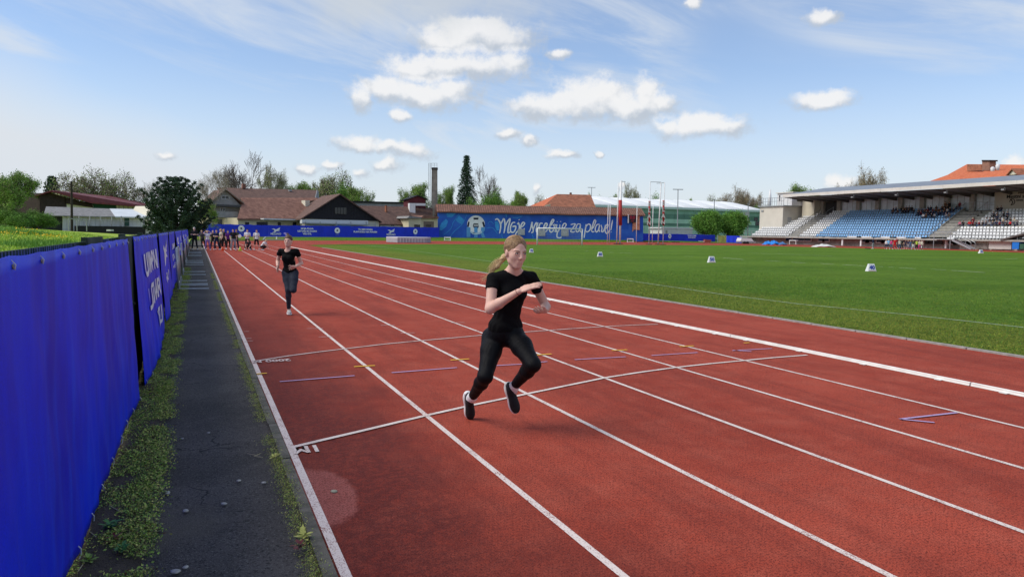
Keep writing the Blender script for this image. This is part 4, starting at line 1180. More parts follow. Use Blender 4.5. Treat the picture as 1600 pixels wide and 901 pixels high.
# ---- grassy bank behind the fence
def bank():
    xs = [-.66, -1.2, -2, -3, -4.5, -6, -8, -11, -14, -18, -24, -32, -42, -60, -90, -140]
    ys = [-2, 1, 3, 5, 8, 11, 15, 20, 26, 33, 41, 50, 60, 72, 86, 100, 115, 140]
    def hz(x, y):
        d = -x - .66
        h = 1.50 * (1 - math.exp(-d / 5.5))
        r = math.hypot(x, y)
        crest = 1.675 + .006 * r
        f = max(0, min(1, (r - 14) / 20)); h = h * (1 - f) + min(h + .25, crest) * f
        g = max(0, min(1, (y + .9 * x - 45) / 55)); h = h * (1 - .55 * g)
        return h + .05 * mnoise.noise(Vector((x * .4, y * .4, 0))) * min(1, d)
    V = []; n = 96; m_ = 120
    for j in range(m_ + 1):
        tj = j / m_; y = -2 + 150 * tj ** 1.7
        for i in range(n + 1):
            d = 140 * (i / n) ** 2.4; x = -.66 - d; V.append((x, y, hz(x, y) - .005))
    Fc = [(j * (n + 1) + i, (j + 1) * (n + 1) + i, (j + 1) * (n + 1) + i + 1, j * (n + 1) + i + 1) for j in range(m_) for i in range(n)]
    me = np_mesh('grassy_bank', V, Fc, True); m, t, b, P = ground_mat('bank_grass')
    f = t.noise(P, .7, 5, .65); f2 = t.noise(P, 7, 5, .7)
    c = t.mix(t.ramp(f, .35, .65), (.26, .38, .035), (.42, .54, .075)); c = t.mix(t.m('MULTIPLY', t.ramp(f2, .5, .35), .6), c, (.05, .10, .015))
    t.put(b.inputs['Base Color'], c); b.inputs['Roughness'].default_value = .85; b.inputs['Specular IOR Level'].default_value = .2
    bump(t, b, f2, 1, .08); me.materials.append(m)
    tag(link(bpy.data.objects.new('grassy_bank', me)), kind='structure')
    return hz
bank_z = bank()
# grass blades and dandelions on it
rg = np.random.default_rng(21)
n = 60000
r = 4 + 46 * rg.random(n) ** .7; a = np.radians(-12 + 13 * rg.random(n)); Xb = np.sin(a) * r; Yb = np.cos(a) * r
keep = Xb < -.75; Xb, Yb, r = Xb[keep], Yb[keep], r[keep]; n = len(Xb)
Zb = np.array([bank_z(x, y) for x, y in zip(Xb, Yb)])
hb = rg.uniform(.03, .09, n); tall = (np.array([mnoise.noise(Vector((x * .25, y * .12, 4))) for x, y in zip(Xb, Yb)]) > .15) & (r > 27); hb = np.where(tall, hb * 2.6, hb)
wd = .006 + .0007 * r; th = rg.uniform(0, math.pi, n); dx_, dy_ = np.cos(th) * wd, np.sin(th) * wd; lx, ly = rg.normal(0, .35, n) * hb, rg.normal(0, .35, n) * hb
V = np.stack([np.stack([Xb - dx_, Yb - dy_, Zb - .01], 1), np.stack([Xb + dx_, Yb + dy_, Zb - .01], 1), np.stack([Xb + lx, Yb + ly, Zb + hb], 1)], 1).reshape(-1, 3)
me = np_mesh('bank_grass_blades', V, np.arange(n * 3).reshape(-1, 3))
for m in (mat('meadow_blade', (.38, .55, .06), .75, var=.3, scale=3), mat('meadow_blade_light', (.55, .64, .13), .75), mat('meadow_blade_dark', (.16, .32, .045), .75)): me.materials.append(m)
mi = rg.choice(3, n, p=[.5, .3, .2]); mi = np.where(tall, 2, mi); me.polygons.foreach_set('material_index', mi.astype(np.int32))
tag(link(bpy.data.objects.new('meadow_grass', me)), 'bright green meadow grass on the bank beyond the side fence', 'grass', kind='stuff')
cs = []; ss = []
for i in range(3000):
    rr = 7 + 32 * rg.random(); aa = math.radians(-12 + 12 * rg.random()); x, y = math.sin(aa) * rr, math.cos(aa) * rr
    if x > -.9 or mnoise.noise(Vector((x * .5, y * .18, 8))) < .22: continue
    cs.append((x, y, bank_z(x, y) + .10 + .003 * rr)); ss.append(.05 + .0022 * rr)
o = leaf_cloud('dandelions', cs, ss, [mat('dandelion_yellow', (.75, .52, .02), .7)], 2, seed=4, up=.2, el=.9)
tag(o, 'yellow dandelion flowers scattered over the meadow bank', 'flowers')
# ================================================================== buildings and walls round the ground
CREAM = mat('cream_render', (.62, .55, .38), .85, var=.10, scale=.6); CREAM2 = mat('pale_cream_render', (.66, .62, .50), .85, var=.1, scale=.5)
GREYW = mat('grey_render', (.34, .33, .31), .85, var=.15, scale=.8); WHITEW = mat('white_cladding', (.62, .63, .62), .7, var=.08, scale=.7)
TILE = mat('brown_roof_tile', (.16, .075, .055), .85, col2=(.30, .155, .11), scale=1.4, bump=.6, bscale=7)
TILED = mat('dark_roof_tile', (.09, .052, .042), .85, col2=(.165, .095, .073), scale=1.6, bump=.6, bscale=6)
TILER = mat('orange_roof_tile', (.42, .105, .045), .8, col2=(.55, .165, .075), scale=1.6, bump=.5, bscale=6)
TILEO = mat('old_orange_tile', (.20, .078, .045), .85, col2=(.38, .15, .085), scale=1.2, bump=.6, bscale=6)
METR = mat('red_sheet_roof', (.15, .028, .026), .55, var=.2, scale=1.2); WOODD = mat('black_boards', (.016, .016, .019), .8, var=.3, scale=3)
BRWN = mat('brown_boards', (.035, .022, .02), .85, var=.3, scale=3); GLASSD = mat('dark_window', (.010, .012, .015), .15, spec=.6)
CONC = mat('concrete', (.30, .29, .27), .9, var=.2, scale=1.5); ASB = mat('grey_sheet_roof', (.22, .215, .21), .85, var=.25, scale=2.5)
STEELW = mat('white_painted_steel', (.68, .69, .70), .45, var=.08, scale=3); STEELG = mat('grey_steel', (.30, .32, .33), .5, metal=.3)
NAVY = mat('fence_banner_blue', (.006, .030, .60), .55, var=.12, scale=.9)

def plane_at(pl, Fl, pr, Fr):
    return VP(W(pl, 350, Fl), W(pr, 350, Fr))
def slab(pl, pts, depth, m, name, parent, off=0.0, world=False):
    """outline given in pixels, lying in the plane pl, given a real thickness backwards"""
    P = [pl.at(x, y, off) for x, y in pts]
    mb = MB(); mb.prism([Vector(p) for p in P], -pl.n * depth)
    return mb.build(name, m, parent)
def local(parent): return parent
def window(pl, x0, y0, x1, y1, parent, fm=None, off=.06, bars=1):
    """frame proud of the wall with a pane set in it"""
    a, b = pl.az(x0, y1), pl.az(x1, y0); a0, z0, a1, z1 = a[0], a[1], b[0], b[1]
    mb = MB(); t = .07
    def bx(u0, v0, u1, v1, d=.06): mb.prism([pl.w(u0, v0, off), pl.w(u1, v0, off), pl.w(u1, v1, off), pl.w(u0, v1, off)], -pl.n * d)
    bx(a0, z0, a1, z0 + t); bx(a0, z1 - t, a1, z1); bx(a0, z0 + t, a0 + t, z1 - t); bx(a1 - t, z0 + t, a1, z1 - t)
    for k in range(1, bars + 1):
        am = a0 + (a1 - a0) * k / (bars + 1); bx(am - t * .4, z0 + t, am + t * .4, z1 - t)
    w_ = mb.build('window', fm or STEELW, parent)
    mb = MB(); mb.prism([pl.w(a0 + t * .5, z0 + t * .5, off - .03), pl.w(a1 - t * .5, z0 + t * .5, off - .03), pl.w(a1 - t * .5, z1 - t * .5, off - .03), pl.w(a0 + t * .5, z1 - t * .5, off - .03)], -pl.n * .02); mb.build('pane', GLASSD, w_)
    return w_
def block(pl, a0, a1, z0, z1, depth, m, name, parent, off=0):
    mb = MB(); mb.prism([pl.w(a0, z0, off), pl.w(a1, z0, off), pl.w(a1, z1, off), pl.w(a0, z1, off)], -pl.n * depth); return mb.build(name, m, parent)
def roofsheet(pts, m, name, parent, th=.18):
    mb = MB(); mb.prism([Vector(p) for p in pts], (0, 0, -th)); return mb.build(name, m, parent)

# grass verge beyond the bend, climbing to the fences
vp_pts = [(300, 115, .33), (420, 119, .36), (560, 128, .42), (684, 139, .5), (700, 150, .44), (850, 153, .40), (1004, 158, .42), (1010, 166, .35), (1120, 176, .2), (1160, 176, .1)]
near = [G(330, 377.0), G(420, 375.5), G(560, 375.6), G(690, 376.3), G(700, 376.4), G(850, 377.6), G(1004, 378.0), G(1010, 378.1), G(1120, 379.0), G(1160, 379.6)]
near[0] = L(-58, 98, 0); 
V = []; Fc = []
for (x, F_, z), nn in zip(vp_pts, near):
    p = W(x, 350, F_ + 1.5); V += [(nn.x, nn.y, -.02), (nn.x * .9 + p.x * .1, nn.y * .9 + p.y * .1, .03), (p.x, p.y, z)]
for i in range(len(near) - 1):
    for k in (0, 1): a = i * 3 + k; Fc.append((a, a + 3, a + 4, a + 1))
me = np_mesh('grass_verge', V, Fc, True); me.materials.append(TURF); me.flip_normals() if me.polygons[0].normal.z < 0 else None
tag(link(bpy.data.objects.new('grass_verge', me)), kind='structure')

# ---- far blue banner fence
def far_fence(pts, z0, z1, label, marks):
    """pts: (pixel x, F)"""
    t = thing('banner_fence', label, 'fence')
    n = len(pts) - 1
    for i in range(n):
        p0, p1 = W(pts[i][0], 350, pts[i][1]), W(pts[i + 1][0], 350, pts[i + 1][1]); pl = VP(p0, p1)
        zz0, zz1, yy0, yy1 = z1[i], z1[i + 1], z0[i], z0[i + 1]
        m_ = 10; V = []; 
        for j in range(m_ + 1):
            f = j / m_; a = pl.len * f; w_ = .05 * math.sin(j * 2.1 + i)
            V += [pl.w(a, yy0 + (yy1 - yy0) * f, w_ + .04), pl.w(a, zz0 + (zz1 - zz0) * f - (.05 if j % 5 else 0) + .02 * math.sin(j * 3), w_ * .3)]
        mb = MB(); mb.add(V, [(2 * j, 2 * j + 2, 2 * j + 3, 2 * j + 1) for j in range(m_)])
        b = mb.build('banner', NAVY, t)
        md = b.modifiers.new('thickness', 'SOLIDIFY'); md.thickness = .01
        MB().box(tuple(pl.w(0, (zz0 + yy0) / 2, -.08)), (.07, .07, zz0 - yy0 + .1)).build('post', STEELG, t)
    for (x, F_, kind, y) in marks:
        p0 = W(x - 6, 350, F_); p1 = W(x + 6, 350, F_)
        # nearest fence segment
        for i in range(n):
            if pts[i][0] <= x <= pts[i + 1][0]: pl = VP(W(pts[i][0], 350, pts[i][1]), W(pts[i + 1][0], 350, pts[i + 1][1])); break
        R = frame(pl.e, (0, 0, 1)); c = pl.at(x, y, .14)
        if kind == 'bird':
            mb = MB(); mb.prism([c + pl.e * (u * 1.5) + Vector((0, 0, v * 1.2 + .12)) for u, v in BIRD[0]], pl.n * .012); mb.build('bird_emblem', BWHITE, t)
            text_obj('lettering', 'MIZUNO', .46, c + Vector((0, 0, -.42)), R, BWHITE, t, extrude=.005, bold=.015)
        elif kind == 'crest':
            mb = MB(); mb.prism([c + pl.e * (u * 1.0) + Vector((0, 0, v * 1.05 + .15)) for u, v in crest_pts(14)], pl.n * .012); cr_ = mb.build('crest', BWHITE, t)
            mb = MB(); mb.prism([c + pl.e * (u * .34) + Vector((0, 0, v * .34 + .18)) + pl.n * .016 for u, v in crest_pts(5)], pl.n * .012); mb.build('ball_patch', mat('crest_dark', (.02, .02, .03), .6), cr_)
            text_obj('lettering', 'PLAVI', .26, c + Vector((0, 0, -.62)), R, mat('banner_blue_print', (.25, .32, .62), .6), t, extrude=.005)
        else:
            for k, s in enumerate(kind.split('/')):
                text_obj('lettering', s, .40, c + Vector((0, 0, .46 - .44 * k)), R, BWHITE, t, extrude=.005, bold=.018)
    return t
far_fence([(298, 113), (360, 115.5), (420, 118), (500, 124), (560, 128), (640, 134), (686, 139)], [.36, .38, .36, .40, .40, .46, .52], [2.36, 2.34, 2.30, 2.38, 2.42, 2.44, 2.48],
          'long blue banner fence with white bird emblems behind the far bend, left of the mural', [(377, 117, 'crest', 358.5), (431, 120, 'bird', 361.5), (480, 124, 'MOJA PLAVA/USTVARI IN DOZIVI/VELI STIL', 361.5), (527, 127, 'crest', 361.5), (571, 130, 'TU SMO DOMA/PLAVI RODU NA PRAVEM', 362.5), (611, 132, 'bird', 363), (649, 135, 'crest', 363)])
far_fence([(1003, 160), (1058, 166), (1118, 172)], [.35, .30, .2], [1.95, 1.95, 1.85], 'blue banner fence in front of the green hall', [(1046.5, 165, 'crest', 370), (1081, 170, 'TU SMO DOMA/PLAVI RODU', 371.3)])
far_fence([(1136, 172), (1160, 170)], [.0, .0], [1.75, 1.7], 'short blue banner fence between the olive panel and the grandstand', [])
pl = plane_at(1121, 173, 1136, 172); t = thing('olive_panel', 'olive yellow gate panel between two blue banner fences', 'gate'); slab(pl, [(1121.5, 379), (1135.5, 379.3), (1135.5, 368), (1121.5, 368)], .08, mat('olive_cloth', (.20, .20, .06), .8, var=.3, scale=2), 'panel', t); slab(pl, [(1121, 380), (1122, 380), (1122, 367.3), (1121, 367.3)], .12, STEELG, 'post', t, .04)

# ---- mural wall with its tiled roof
MP = VP(W(683.5, 350, 150), W(1005, 350, 158))
wall = thing('mural_wall', 'long blue painted wall with white script slogan and football crest under a brown tiled roof', 'wall')
def mural_material():
    m, t, b, P = ground_mat('mural_paint')
    f = t.noise(P, .32, 5, .6, .4); g = t.noise(P, 1.4, 5, .7)
    c = t.mix(t.ramp(f, .35, .65), (.012, .085, .48), (.022, .135, .58)); c = t.mix(t.m('MULTIPLY', t.ramp(g, .55, .8), .4), c, (.04, .19, .62))
    t.put(b.inputs['Base Color'], c); b.inputs['Roughness'].default_value = .75
    return m
MUR = mural_material()
base_y = lambda x: 370.9 + (x - 685) * (375.2 - 370.9) / 320; top_y = lambda x: 330.4 + (x - 685) * (336.2 - 330.4) / 320
slab(MP, [(684, 373), (1005, 377.5), (1005, top_y(1005)), (850, top_y(850) + .3), (684, top_y(684))], .4, MUR, 'wall', wall)
# eaves board + roof
a0, zA = MP.az(684, 330); a1, zB = MP.az(1005, 336)
for i in range(16):
    f0, f1 = i / 16, (i + 1) / 16; u0, u1 = a0 - .3 + (a1 - a0 + .6) * f0, a0 - .3 + (a1 - a0 + .6) * f1; s0, s1 = zA + (zB - zA) * f0 + .06 * math.sin(i * 1.7), zA + (zB - zA) * f1 + .06 * math.sin((i + 1) * 1.7)
    mb = MB(); e0, e1 = [MP.w(u0, s0 - .05, .55), MP.w(u1, s1 - .05, .55)], [MP.w(u1, s1 + 1.55, -2.2), MP.w(u0, s0 + 1.55, -2.2)]
    mb.prism(e0 + e1, (0, 0, -.16)); mb.build('roof_bay', TILE, wall)
    mb = MB(); mb.prism([MP.w(u0, s0 - .28, .56), MP.w(u1, s1 - .28, .56), MP.w(u1, s1 - .10, .56), MP.w(u0, s0 - .10, .56)], -MP.n * .1); mb.build('gutter', mat('rusty_gutter', (.20, .085, .06), .7, var=.3, scale=3), wall)
    mb = MB()
    for k in range(6):
        f = k / 6; uu = u0 + (u1 - u0) * f; ss_ = s0 + (s1 - s0) * f
        mb.prism([MP.w(uu - .05, ss_ + .02, .58), MP.w(uu + .05, ss_ + .02, .58), MP.w(uu + .05, ss_ + 1.60, -2.15), MP.w(uu - .05, ss_ + 1.60, -2.15)], (0, 0, -.1))
    tag(mb.build('tile_ribs', TILED, wall), kind='stuff')
block(MP, a0 - .2, a1 + .2, zB - 1.2, zB + 1.35, 5, TILED, 'back_roof', wall, -2.25)
def brush(pts, wd, m, name, off=.03, sc_=16, ox=770, oy=332):
    """painted stroke: traced points of the mural, turned into a thin raised band on the wall"""
    Q = [Vector((x / sc_ + ox, y / sc_ + oy)) for x, y in pts]
    # smooth the stroke
    S = []
    for i in range(len(Q) - 1):
        p0, p1, p2, p3 = Q[max(i - 1, 0)], Q[i], Q[i + 1], Q[min(i + 2, len(Q) - 1)]
        for k in range(5):
            u = k / 5; S.append(.5 * ((2 * p1) + (-p0 + p2) * u + (2 * p0 - 5 * p1 + 4 * p2 - p3) * u * u + (-p0 + 3 * p1 - 3 * p2 + p3) * u ** 3))
    S.append(Q[-1]); mb = MB(); Ls = []
    for i, p in enumerate(S):
        d = (S[min(i + 1, len(S) - 1)] - S[max(i - 1, 0)]); d = d.normalized() if d.length > 1e-6 else Vector((1, 0)); n = Vector((-d.y, d.x)) * wd / 2
        w_ = .72 + .28 * math.sin(math.pi * min(1, i / (len(S) - 1)))
        Ls.append((MP.at(*(p + n * w_), off), MP.at(*(p - n * w_), off)))
    for i in range(len(Ls) - 1): mb.quad(Ls[i][0], Ls[i + 1][0], Ls[i + 1][1], Ls[i][1])
    o = mb.build(name, m, wall); md = o.modifiers.new('thickness', 'SOLIDIFY'); md.thickness = .01; return o
MW = mat('mural_white', (.80, .82, .86), .7, var=.08, scale=2); ML = mat('mural_light_blue', (.04, .30, .70), .7, var=.15, scale=1.5); MD = mat('mural_navy', (.006, .010, .035), .7); MSK = mat('mural_sky_blue', (.10, .32, .66), .7, var=.1, scale=2)
ST1 = [  # strokes of "Moje srce b", zoom x16 from (770, 332)
    [(60, 185), (110, 158), (160, 210), (195, 300), (190, 420), (168, 520)], [(195, 300), (235, 220), (275, 155), (300, 240), (300, 400), (278, 515)],
    [(300, 400), (330, 300), (375, 215), (430, 155), (415, 260), (385, 380), (380, 500), (415, 500), (440, 470)], [(560, 250), (490, 260), (440, 380), (455, 480), (520, 490), (565, 420), (575, 340), (520, 340)], [(490, 350), (580, 340)],
    [(640, 240), (665, 340), (650, 430), (590, 500), (560, 570)], [(655, 175), (662, 190)], [(610, 290), (650, 262)], [(680, 360), (740, 350), (795, 280), (760, 245), (715, 300), (695, 380), (730, 430), (800, 400)],
    [(900, 495), (940, 420), (975, 270), (985, 250), (980, 330), (1010, 420), (1000, 490), (960, 500)], [(1010, 460), (1035, 350), (1075, 270), (1095, 260), (1110, 290), (1095, 380), (1085, 450), (1100, 495)],
    [(1070, 290), (1140, 262)], [(1250, 275), (1190, 270), (1155, 350), (1165, 440), (1210, 480), (1260, 440)], [(1265, 390), (1330, 360), (1360, 290), (1320, 270), (1280, 350), (1275, 440), (1320, 480), (1370, 420)],
    [(1385, 400), (1450, 320), (1525, 200), (1490, 180), (1440, 290), (1415, 420), (1450, 490), (1510, 450), (1540, 350), (1500, 300)]]
for s in ST1: brush(s, 2.25, MW, 'letter_stroke')
ST2 = [  # "ije za plave!", zoom x14.55 from (860, 332)
    [(85, 265), (130, 300), (120, 400), (105, 430), (150, 440)], [(155, 205), (158, 215)], [(150, 265), (135, 350), (145, 440), (190, 400)], [(215, 270), (205, 380), (155, 470), (150, 550), (190, 575), (238, 570), (240, 545)], [(232, 200), (236, 212)],
    [(250, 370), (320, 340), (360, 270), (310, 250), (270, 330), (280, 430), (350, 430), (395, 380)],
    [(460, 275), (520, 262), (565, 265), (520, 340), (460, 430), (520, 445), (560, 430)], [(690, 270), (620, 265), (580, 360), (600, 440), (650, 410), (685, 280), (675, 380), (690, 445), (720, 430)],
    [(815, 265), (795, 380), (765, 575)], [(800, 340), (860, 265), (910, 290), (900, 390), (840, 440), (800, 420)], [(930, 400), (985, 320), (1030, 200), (1000, 175), (960, 290), (935, 400), (960, 440), (1000, 430)],
    [(1120, 270), (1055, 280), (1020, 370), (1040, 440), (1085, 410), (1120, 290), (1105, 390), (1125, 440)], [(1150, 280), (1170, 350), (1165, 430), (1200, 430), (1235, 350), (1250, 280)],
    [(1235, 380), (1290, 340), (1315, 280), (1280, 280), (1245, 360), (1250, 440), (1295, 480), (1340, 400)], [(1412, 170), (1395, 280), (1375, 400)], [(1378, 435), (1382, 445)]]
for s in ST2: brush(s, 1.9, MW, 'letter_stroke', sc_=14.55, ox=860)
# figures sprayed in lighter blue, left end (zoom x16 from (680, 325))
def fig(polys, m, off=.022, name='mural_shape', ox=680, oy=325, s=16):
    for pts in polys:
        mb = MB(); mb.prism([MP.at(x / s + ox, y / s + oy, off) for x, y in pts], MP.n * .008); mb.build(name, m, wall)
fig([[(110, 470), (150, 380), (270, 270), (320, 330), (280, 460), (160, 560), (110, 550)], [(510, 300), (600, 180), (730, 300), (660, 410), (560, 350)], [(280, 130), (520, 130), (420, 230), (300, 230)]], ML)
for s in ([(420, 480), (440, 380), (510, 270), (590, 150)], [(210, 670), (350, 560), (420, 460), (430, 380)], [(380, 710), (470, 590), (650, 430), (730, 310), (790, 170)], [(1320, 420), (1340, 350), (1400, 340), (1460, 400)], [(1280, 500), (1420, 490), (1500, 560), (1560, 650)]):
    brush(s, .9, ML, 'mural_line', .024, 16, 680, 325)
fig([[(1490, 340), (1560, 330), (1600, 420), (1590, 560), (1530, 560), (1500, 470)]], ML)
for s in ([(230, 530), (235, 620), (280, 690)], [(500, 130), (620, 130), (740, 90)], [(300, 80), (350, 40), (330, 130)], [(980, 540), (1010, 620), (990, 690)]): brush(s, 1.0, ML, 'mural_line', .02, 16, 770, 332)
# crest: ball over the light blue letters
cx_, cy_ = 1020, 410
def arc(r0, a0_, a1_, n=8): return [(cx_ + r0 * math.cos(math.radians(q)), cy_ - r0 * 1.02 * math.sin(math.radians(q))) for q in np.linspace(a0_, a1_, n)]
fig([arc(222, 0, 360, 28)], MW, .020, 'crest_ball')
fig([[(960, 190 + 50), (1080, 240), (1085, 275), (1060, 292), (975, 292), (955, 275)], [(800, 470), (810, 390), (830, 335), (862, 350), (850, 420), (838, 475)], [(1245, 470), (1232, 390), (1210, 335), (1172, 350), (1190, 420), (1205, 475)], [(960, 385), (1080, 385), (1100, 440), (1070, 505), (970, 505), (940, 440)]], MD, .030, 'ball_patch')
fig([[(785, 480), (880, 480), (880, 725), (785, 725)], [(975, 480), (1060, 480), (1060, 735), (975, 735)], [(1150, 480), (1250, 480), (1240, 560), (1200, 610), (1255, 735), (1170, 735), (1130, 620)]], MSK, .046, 'crest_letter')
fig([[(870, 560), (930, 600), (1020, 615), (1110, 600), (1170, 560), (1170, 620), (1100, 655), (1020, 665), (940, 655), (880, 610)]], mat('mural_pale_blue', (.42, .58, .76), .7), .060, 'crest_band')
fig([[(850, 310), (955, 250), (960, 290), (940, 345), (850, 350)], [(1085, 250), (1190, 310), (1190, 350), (1100, 345), (1075, 290)], [(960, 290), (1080, 290), (1095, 345), (1070, 380), (965, 380), (945, 345)], [(865, 355), (940, 350), (955, 390), (940, 460), (890, 490), (840, 460)],
     [(1095, 350), (1165, 355), (1195, 460), (1140, 490), (1090, 460), (1075, 390)], [(895, 500), (940, 480), (975, 530), (965, 575), (910, 540)], [(1140, 500), (1095, 480), (1065, 530), (1075, 575), (1130, 540)]], MW, .034, 'ball_panel')
fig([[(965, 405), (1078, 405), (1078, 460), (965, 460)]], mat('mural_grey', (.40, .41, .43), .7), .042, 'crest_plate')
fig([[(945, 600), (958, 600), (958, 635), (945, 635)], [(975, 615), (1000, 615), (1000, 630), (975, 630)]], MD, .075, 'crest_print')
# pale boards hung low on the wall (seen through the goal)
for x0, y0, x1, y1 in ((809, 357.5, 820, 367), (841, 358.8, 852, 368.6), (877, 358.8, 888.5, 368.6)): slab(MP, [(x0, y1), (x1, y1), (x1, y0), (x0, y0)], .06, mat('pale_board', (.40, .41, .44), .8, var=.2, scale=3), 'board', wall, .16)
# painted darker frame at the right of the wall
slab(MP, [(951, 357), (982, 358), (982, 337), (951, 336.4)], .03, mat('mural_patch', (.014, .10, .50), .8), 'repainted_patch', wall, .02)
# scoreboard and pennant
t = thing('scoreboard', 'small dark scoreboard with red digits on the right end of the mural wall', 'scoreboard')
slab(MP, [(982.5, 347.5), (993.5, 347.7), (993.5, 336), (982.5, 335.8)], .3, mat('scoreboard_case', (.02, .018, .022), .5), 'case', t, .6)
slab(MP, [(981.4, 348.5), (982.6, 348.5), (982.6, 335), (981.4, 335)], .3, STEELW, 'edge_trim', t, .62)
c = MP.at(988.3, 340, .66); text_obj('digits', '0:0', 1.0, c, frame(MP.e, (0, 0, 1)), mat('dim_red_digits', (.35, .02, .05), .5), t, extrude=.01, bold=.03)
c = MP.at(988.3, 345.3, .66); text_obj('digits', '00', .55, c, frame(MP.e, (0, 0, 1)), mat('dim_red_digits', (.35, .02, .05), .5), t, extrude=.01)
t = slab(MP, [(988, 362.5), (991, 358.5), (999.6, 359.5), (999.6, 336.5), (994, 336.2), (994, 347.5), (988.5, 347.5)], .05, mat('orange_pennant', (.56, .27, .16), .8, var=.25, scale=2), 'pennant', None, .25)
tag(t, 'faded orange swallow-tailed pennant hung at the right end of the mural', 'pennant')

# ---- tiled house roof behind the mural
t = thing('tiled_house', 'house with steep orange-brown hipped roof rising behind the mural wall', 'house')
p = plane_at(849, 172, 931, 176)
fr = [p.at(849, 322.5), p.at(931, 324)]; rdg = [p.at(870.5, 303.2, -6), p.at(923, 304.3, -6)]
roofsheet([fr[0] + Vector((0, 0, 0)), fr[1], rdg[1], rdg[0]], TILEO, 'roof', t)
roofsheet([p.at(849, 322.5), rdg[0], p.w(p.az(849, 322.5)[0] - .5, p.az(849, 322.5)[1], -12)], TILER, 'hip_roof', t)
block(p, p.az(851, 340)[0], p.az(929, 340)[0], 0, p.az(851, 323)[1], 11, CREAM, 'wall', t, -.4)
slab(p, [(891, 304), (893.4, 304), (893.4, 300.8), (891, 300.8)], .5, mat('chimney_brick', (.16, .08, .06), .9), 'chimney', t, -6)
slab(p, [(850, 322.6), (860, 322.9), (860, 318.6), (853, 321)], .3, CREAM, 'gable', t, .1)

# ---- green sports hall
HP = VP(W(925, 350, 205), W(1195, 350, 232))
t = thing('sports_hall', 'long green striped sports hall with a white scalloped membrane roof', 'sports hall')
za = HP.az(1000, 327)[1]; zb = HP.az(1186, 328.5)[1]; A0 = HP.az(925, 340)[0]; A1 = HP.az(1196, 340)[0]; ZT = (za + zb) / 2
HG = [mat('hall_green_mid', (.22, .42, .29), .7, var=.12, scale=.5), mat('hall_green_dark', (.12, .26, .18), .7, var=.12, scale=.5), mat('hall_green_light', (.40, .66, .47), .7, var=.08, scale=.5)]
ys = [(328.2, 336, 0), (336, 343, 1), (343, 350, 2), (350, 354, 1), (354, 374, 2)]
npan = 18
for i, (ya_, yb_, mi_) in enumerate(ys):
    z1_, z0_ = HP.az(1090, ya_)[1], HP.az(1090, yb_)[1]
    pm = MB()
    me = None
    for k in range(npan):
        u0 = A0 + (A1 - A0) * k / npan; u1 = A0 + (A1 - A0) * (k + 1) / npan
        mb = MB(); mb.prism([HP.w(u0 + .03, z0_ + .03), HP.w(u1 - .03, z0_ + .03), HP.w(u1 - .03, z1_ - .03), HP.w(u0 + .03, z1_ - .03)], -HP.n * .15); mb.build('wall_panel', HG[mi_], t)
block(HP, A0, A1, -.5, ZT, 30, HG[1], 'wall', t, -.12)
mb = MB(); mb.prism([HP.w(A0 - .5, ZT - .2, .6), HP.w(A1 + .4, ZT - .2, .6), HP.w(A1 + .4, ZT + .45, .6), HP.w(A0 - .5, ZT + .45, .6)], -HP.n * .6); mb.build('fascia', mat('hall_fascia', (.55, .72, .62), .6), t)
MEMB = mat('white_membrane', (.74, .76, .76), .6, var=.05, scale=.3)
nb = 8
for k in range(nb):
    u0 = A0 - .4 + (A1 - A0 + .6) * k / nb; u1 = A0 - .4 + (A1 - A0 + .6) * (k + 1) / nb
    V = []; m_ = 10; q_ = 8; Fc = []
    for j in range(q_ + 1):
        d = 34 * j / q_
        for i in range(m_ + 1):
            f = i / m_; z = ZT + .35 + (.9 * math.sin(math.pi * f) + 2.7) * math.sin(math.pi / 2 * min(1, d / 20)) * (.72 if False else 1)
            V.append(HP.w(u0 + (u1 - u0) * f, z, .5 - d))
    for j in range(q_):
        for i in range(m_): a = j * (m_ + 1) + i; Fc.append((a, a + 1, a + m_ + 2, a + m_ + 1))
    me = np_mesh('roof_bay', V, Fc, True); me.materials.append(MEMB); o = link(bpy.data.objects.new('roof_bay', me), t); md = o.modifiers.new('thickness', 'SOLIDIFY'); md.thickness = .1
for x0, y0, x1, y1 in ((1160, 339, 1165, 345), (1166, 339, 1170, 345), (1178, 340, 1184, 345), (1180, 346, 1188, 352)): window(HP, x0, y0, x1, y1, t, mat('dark_frame', (.03, .04, .04), .6), .1)
slab(HP, [(1151, 338), (1171, 338.5), (1171, 331), (1151, 331)], .2, WHITEW, 'sign_board', t, .2)
for k, s in enumerate(('SPORTNA DVORANA', 'KRANJ')):
    pass
# pale cabin behind the blue fence
pl = plane_at(1034, 176, 1083, 180); t = thing('site_cabin', 'long white cabin standing between the blue fence and the green hall', 'cabin')
slab(pl, [(1034.5, 372), (1082, 373), (1082, 357), (1034.5, 356)], 5, WHITEW, 'wall', t); slab(pl, [(1033.5, 357), (1083, 358), (1083, 356), (1033.5, 355)], 5.4, STEELW, 'roof', t, .2)
slab(pl, [(1040, 372), (1043, 372), (1043, 360), (1040, 360)], .1, GREYW, 'door', t, .05)

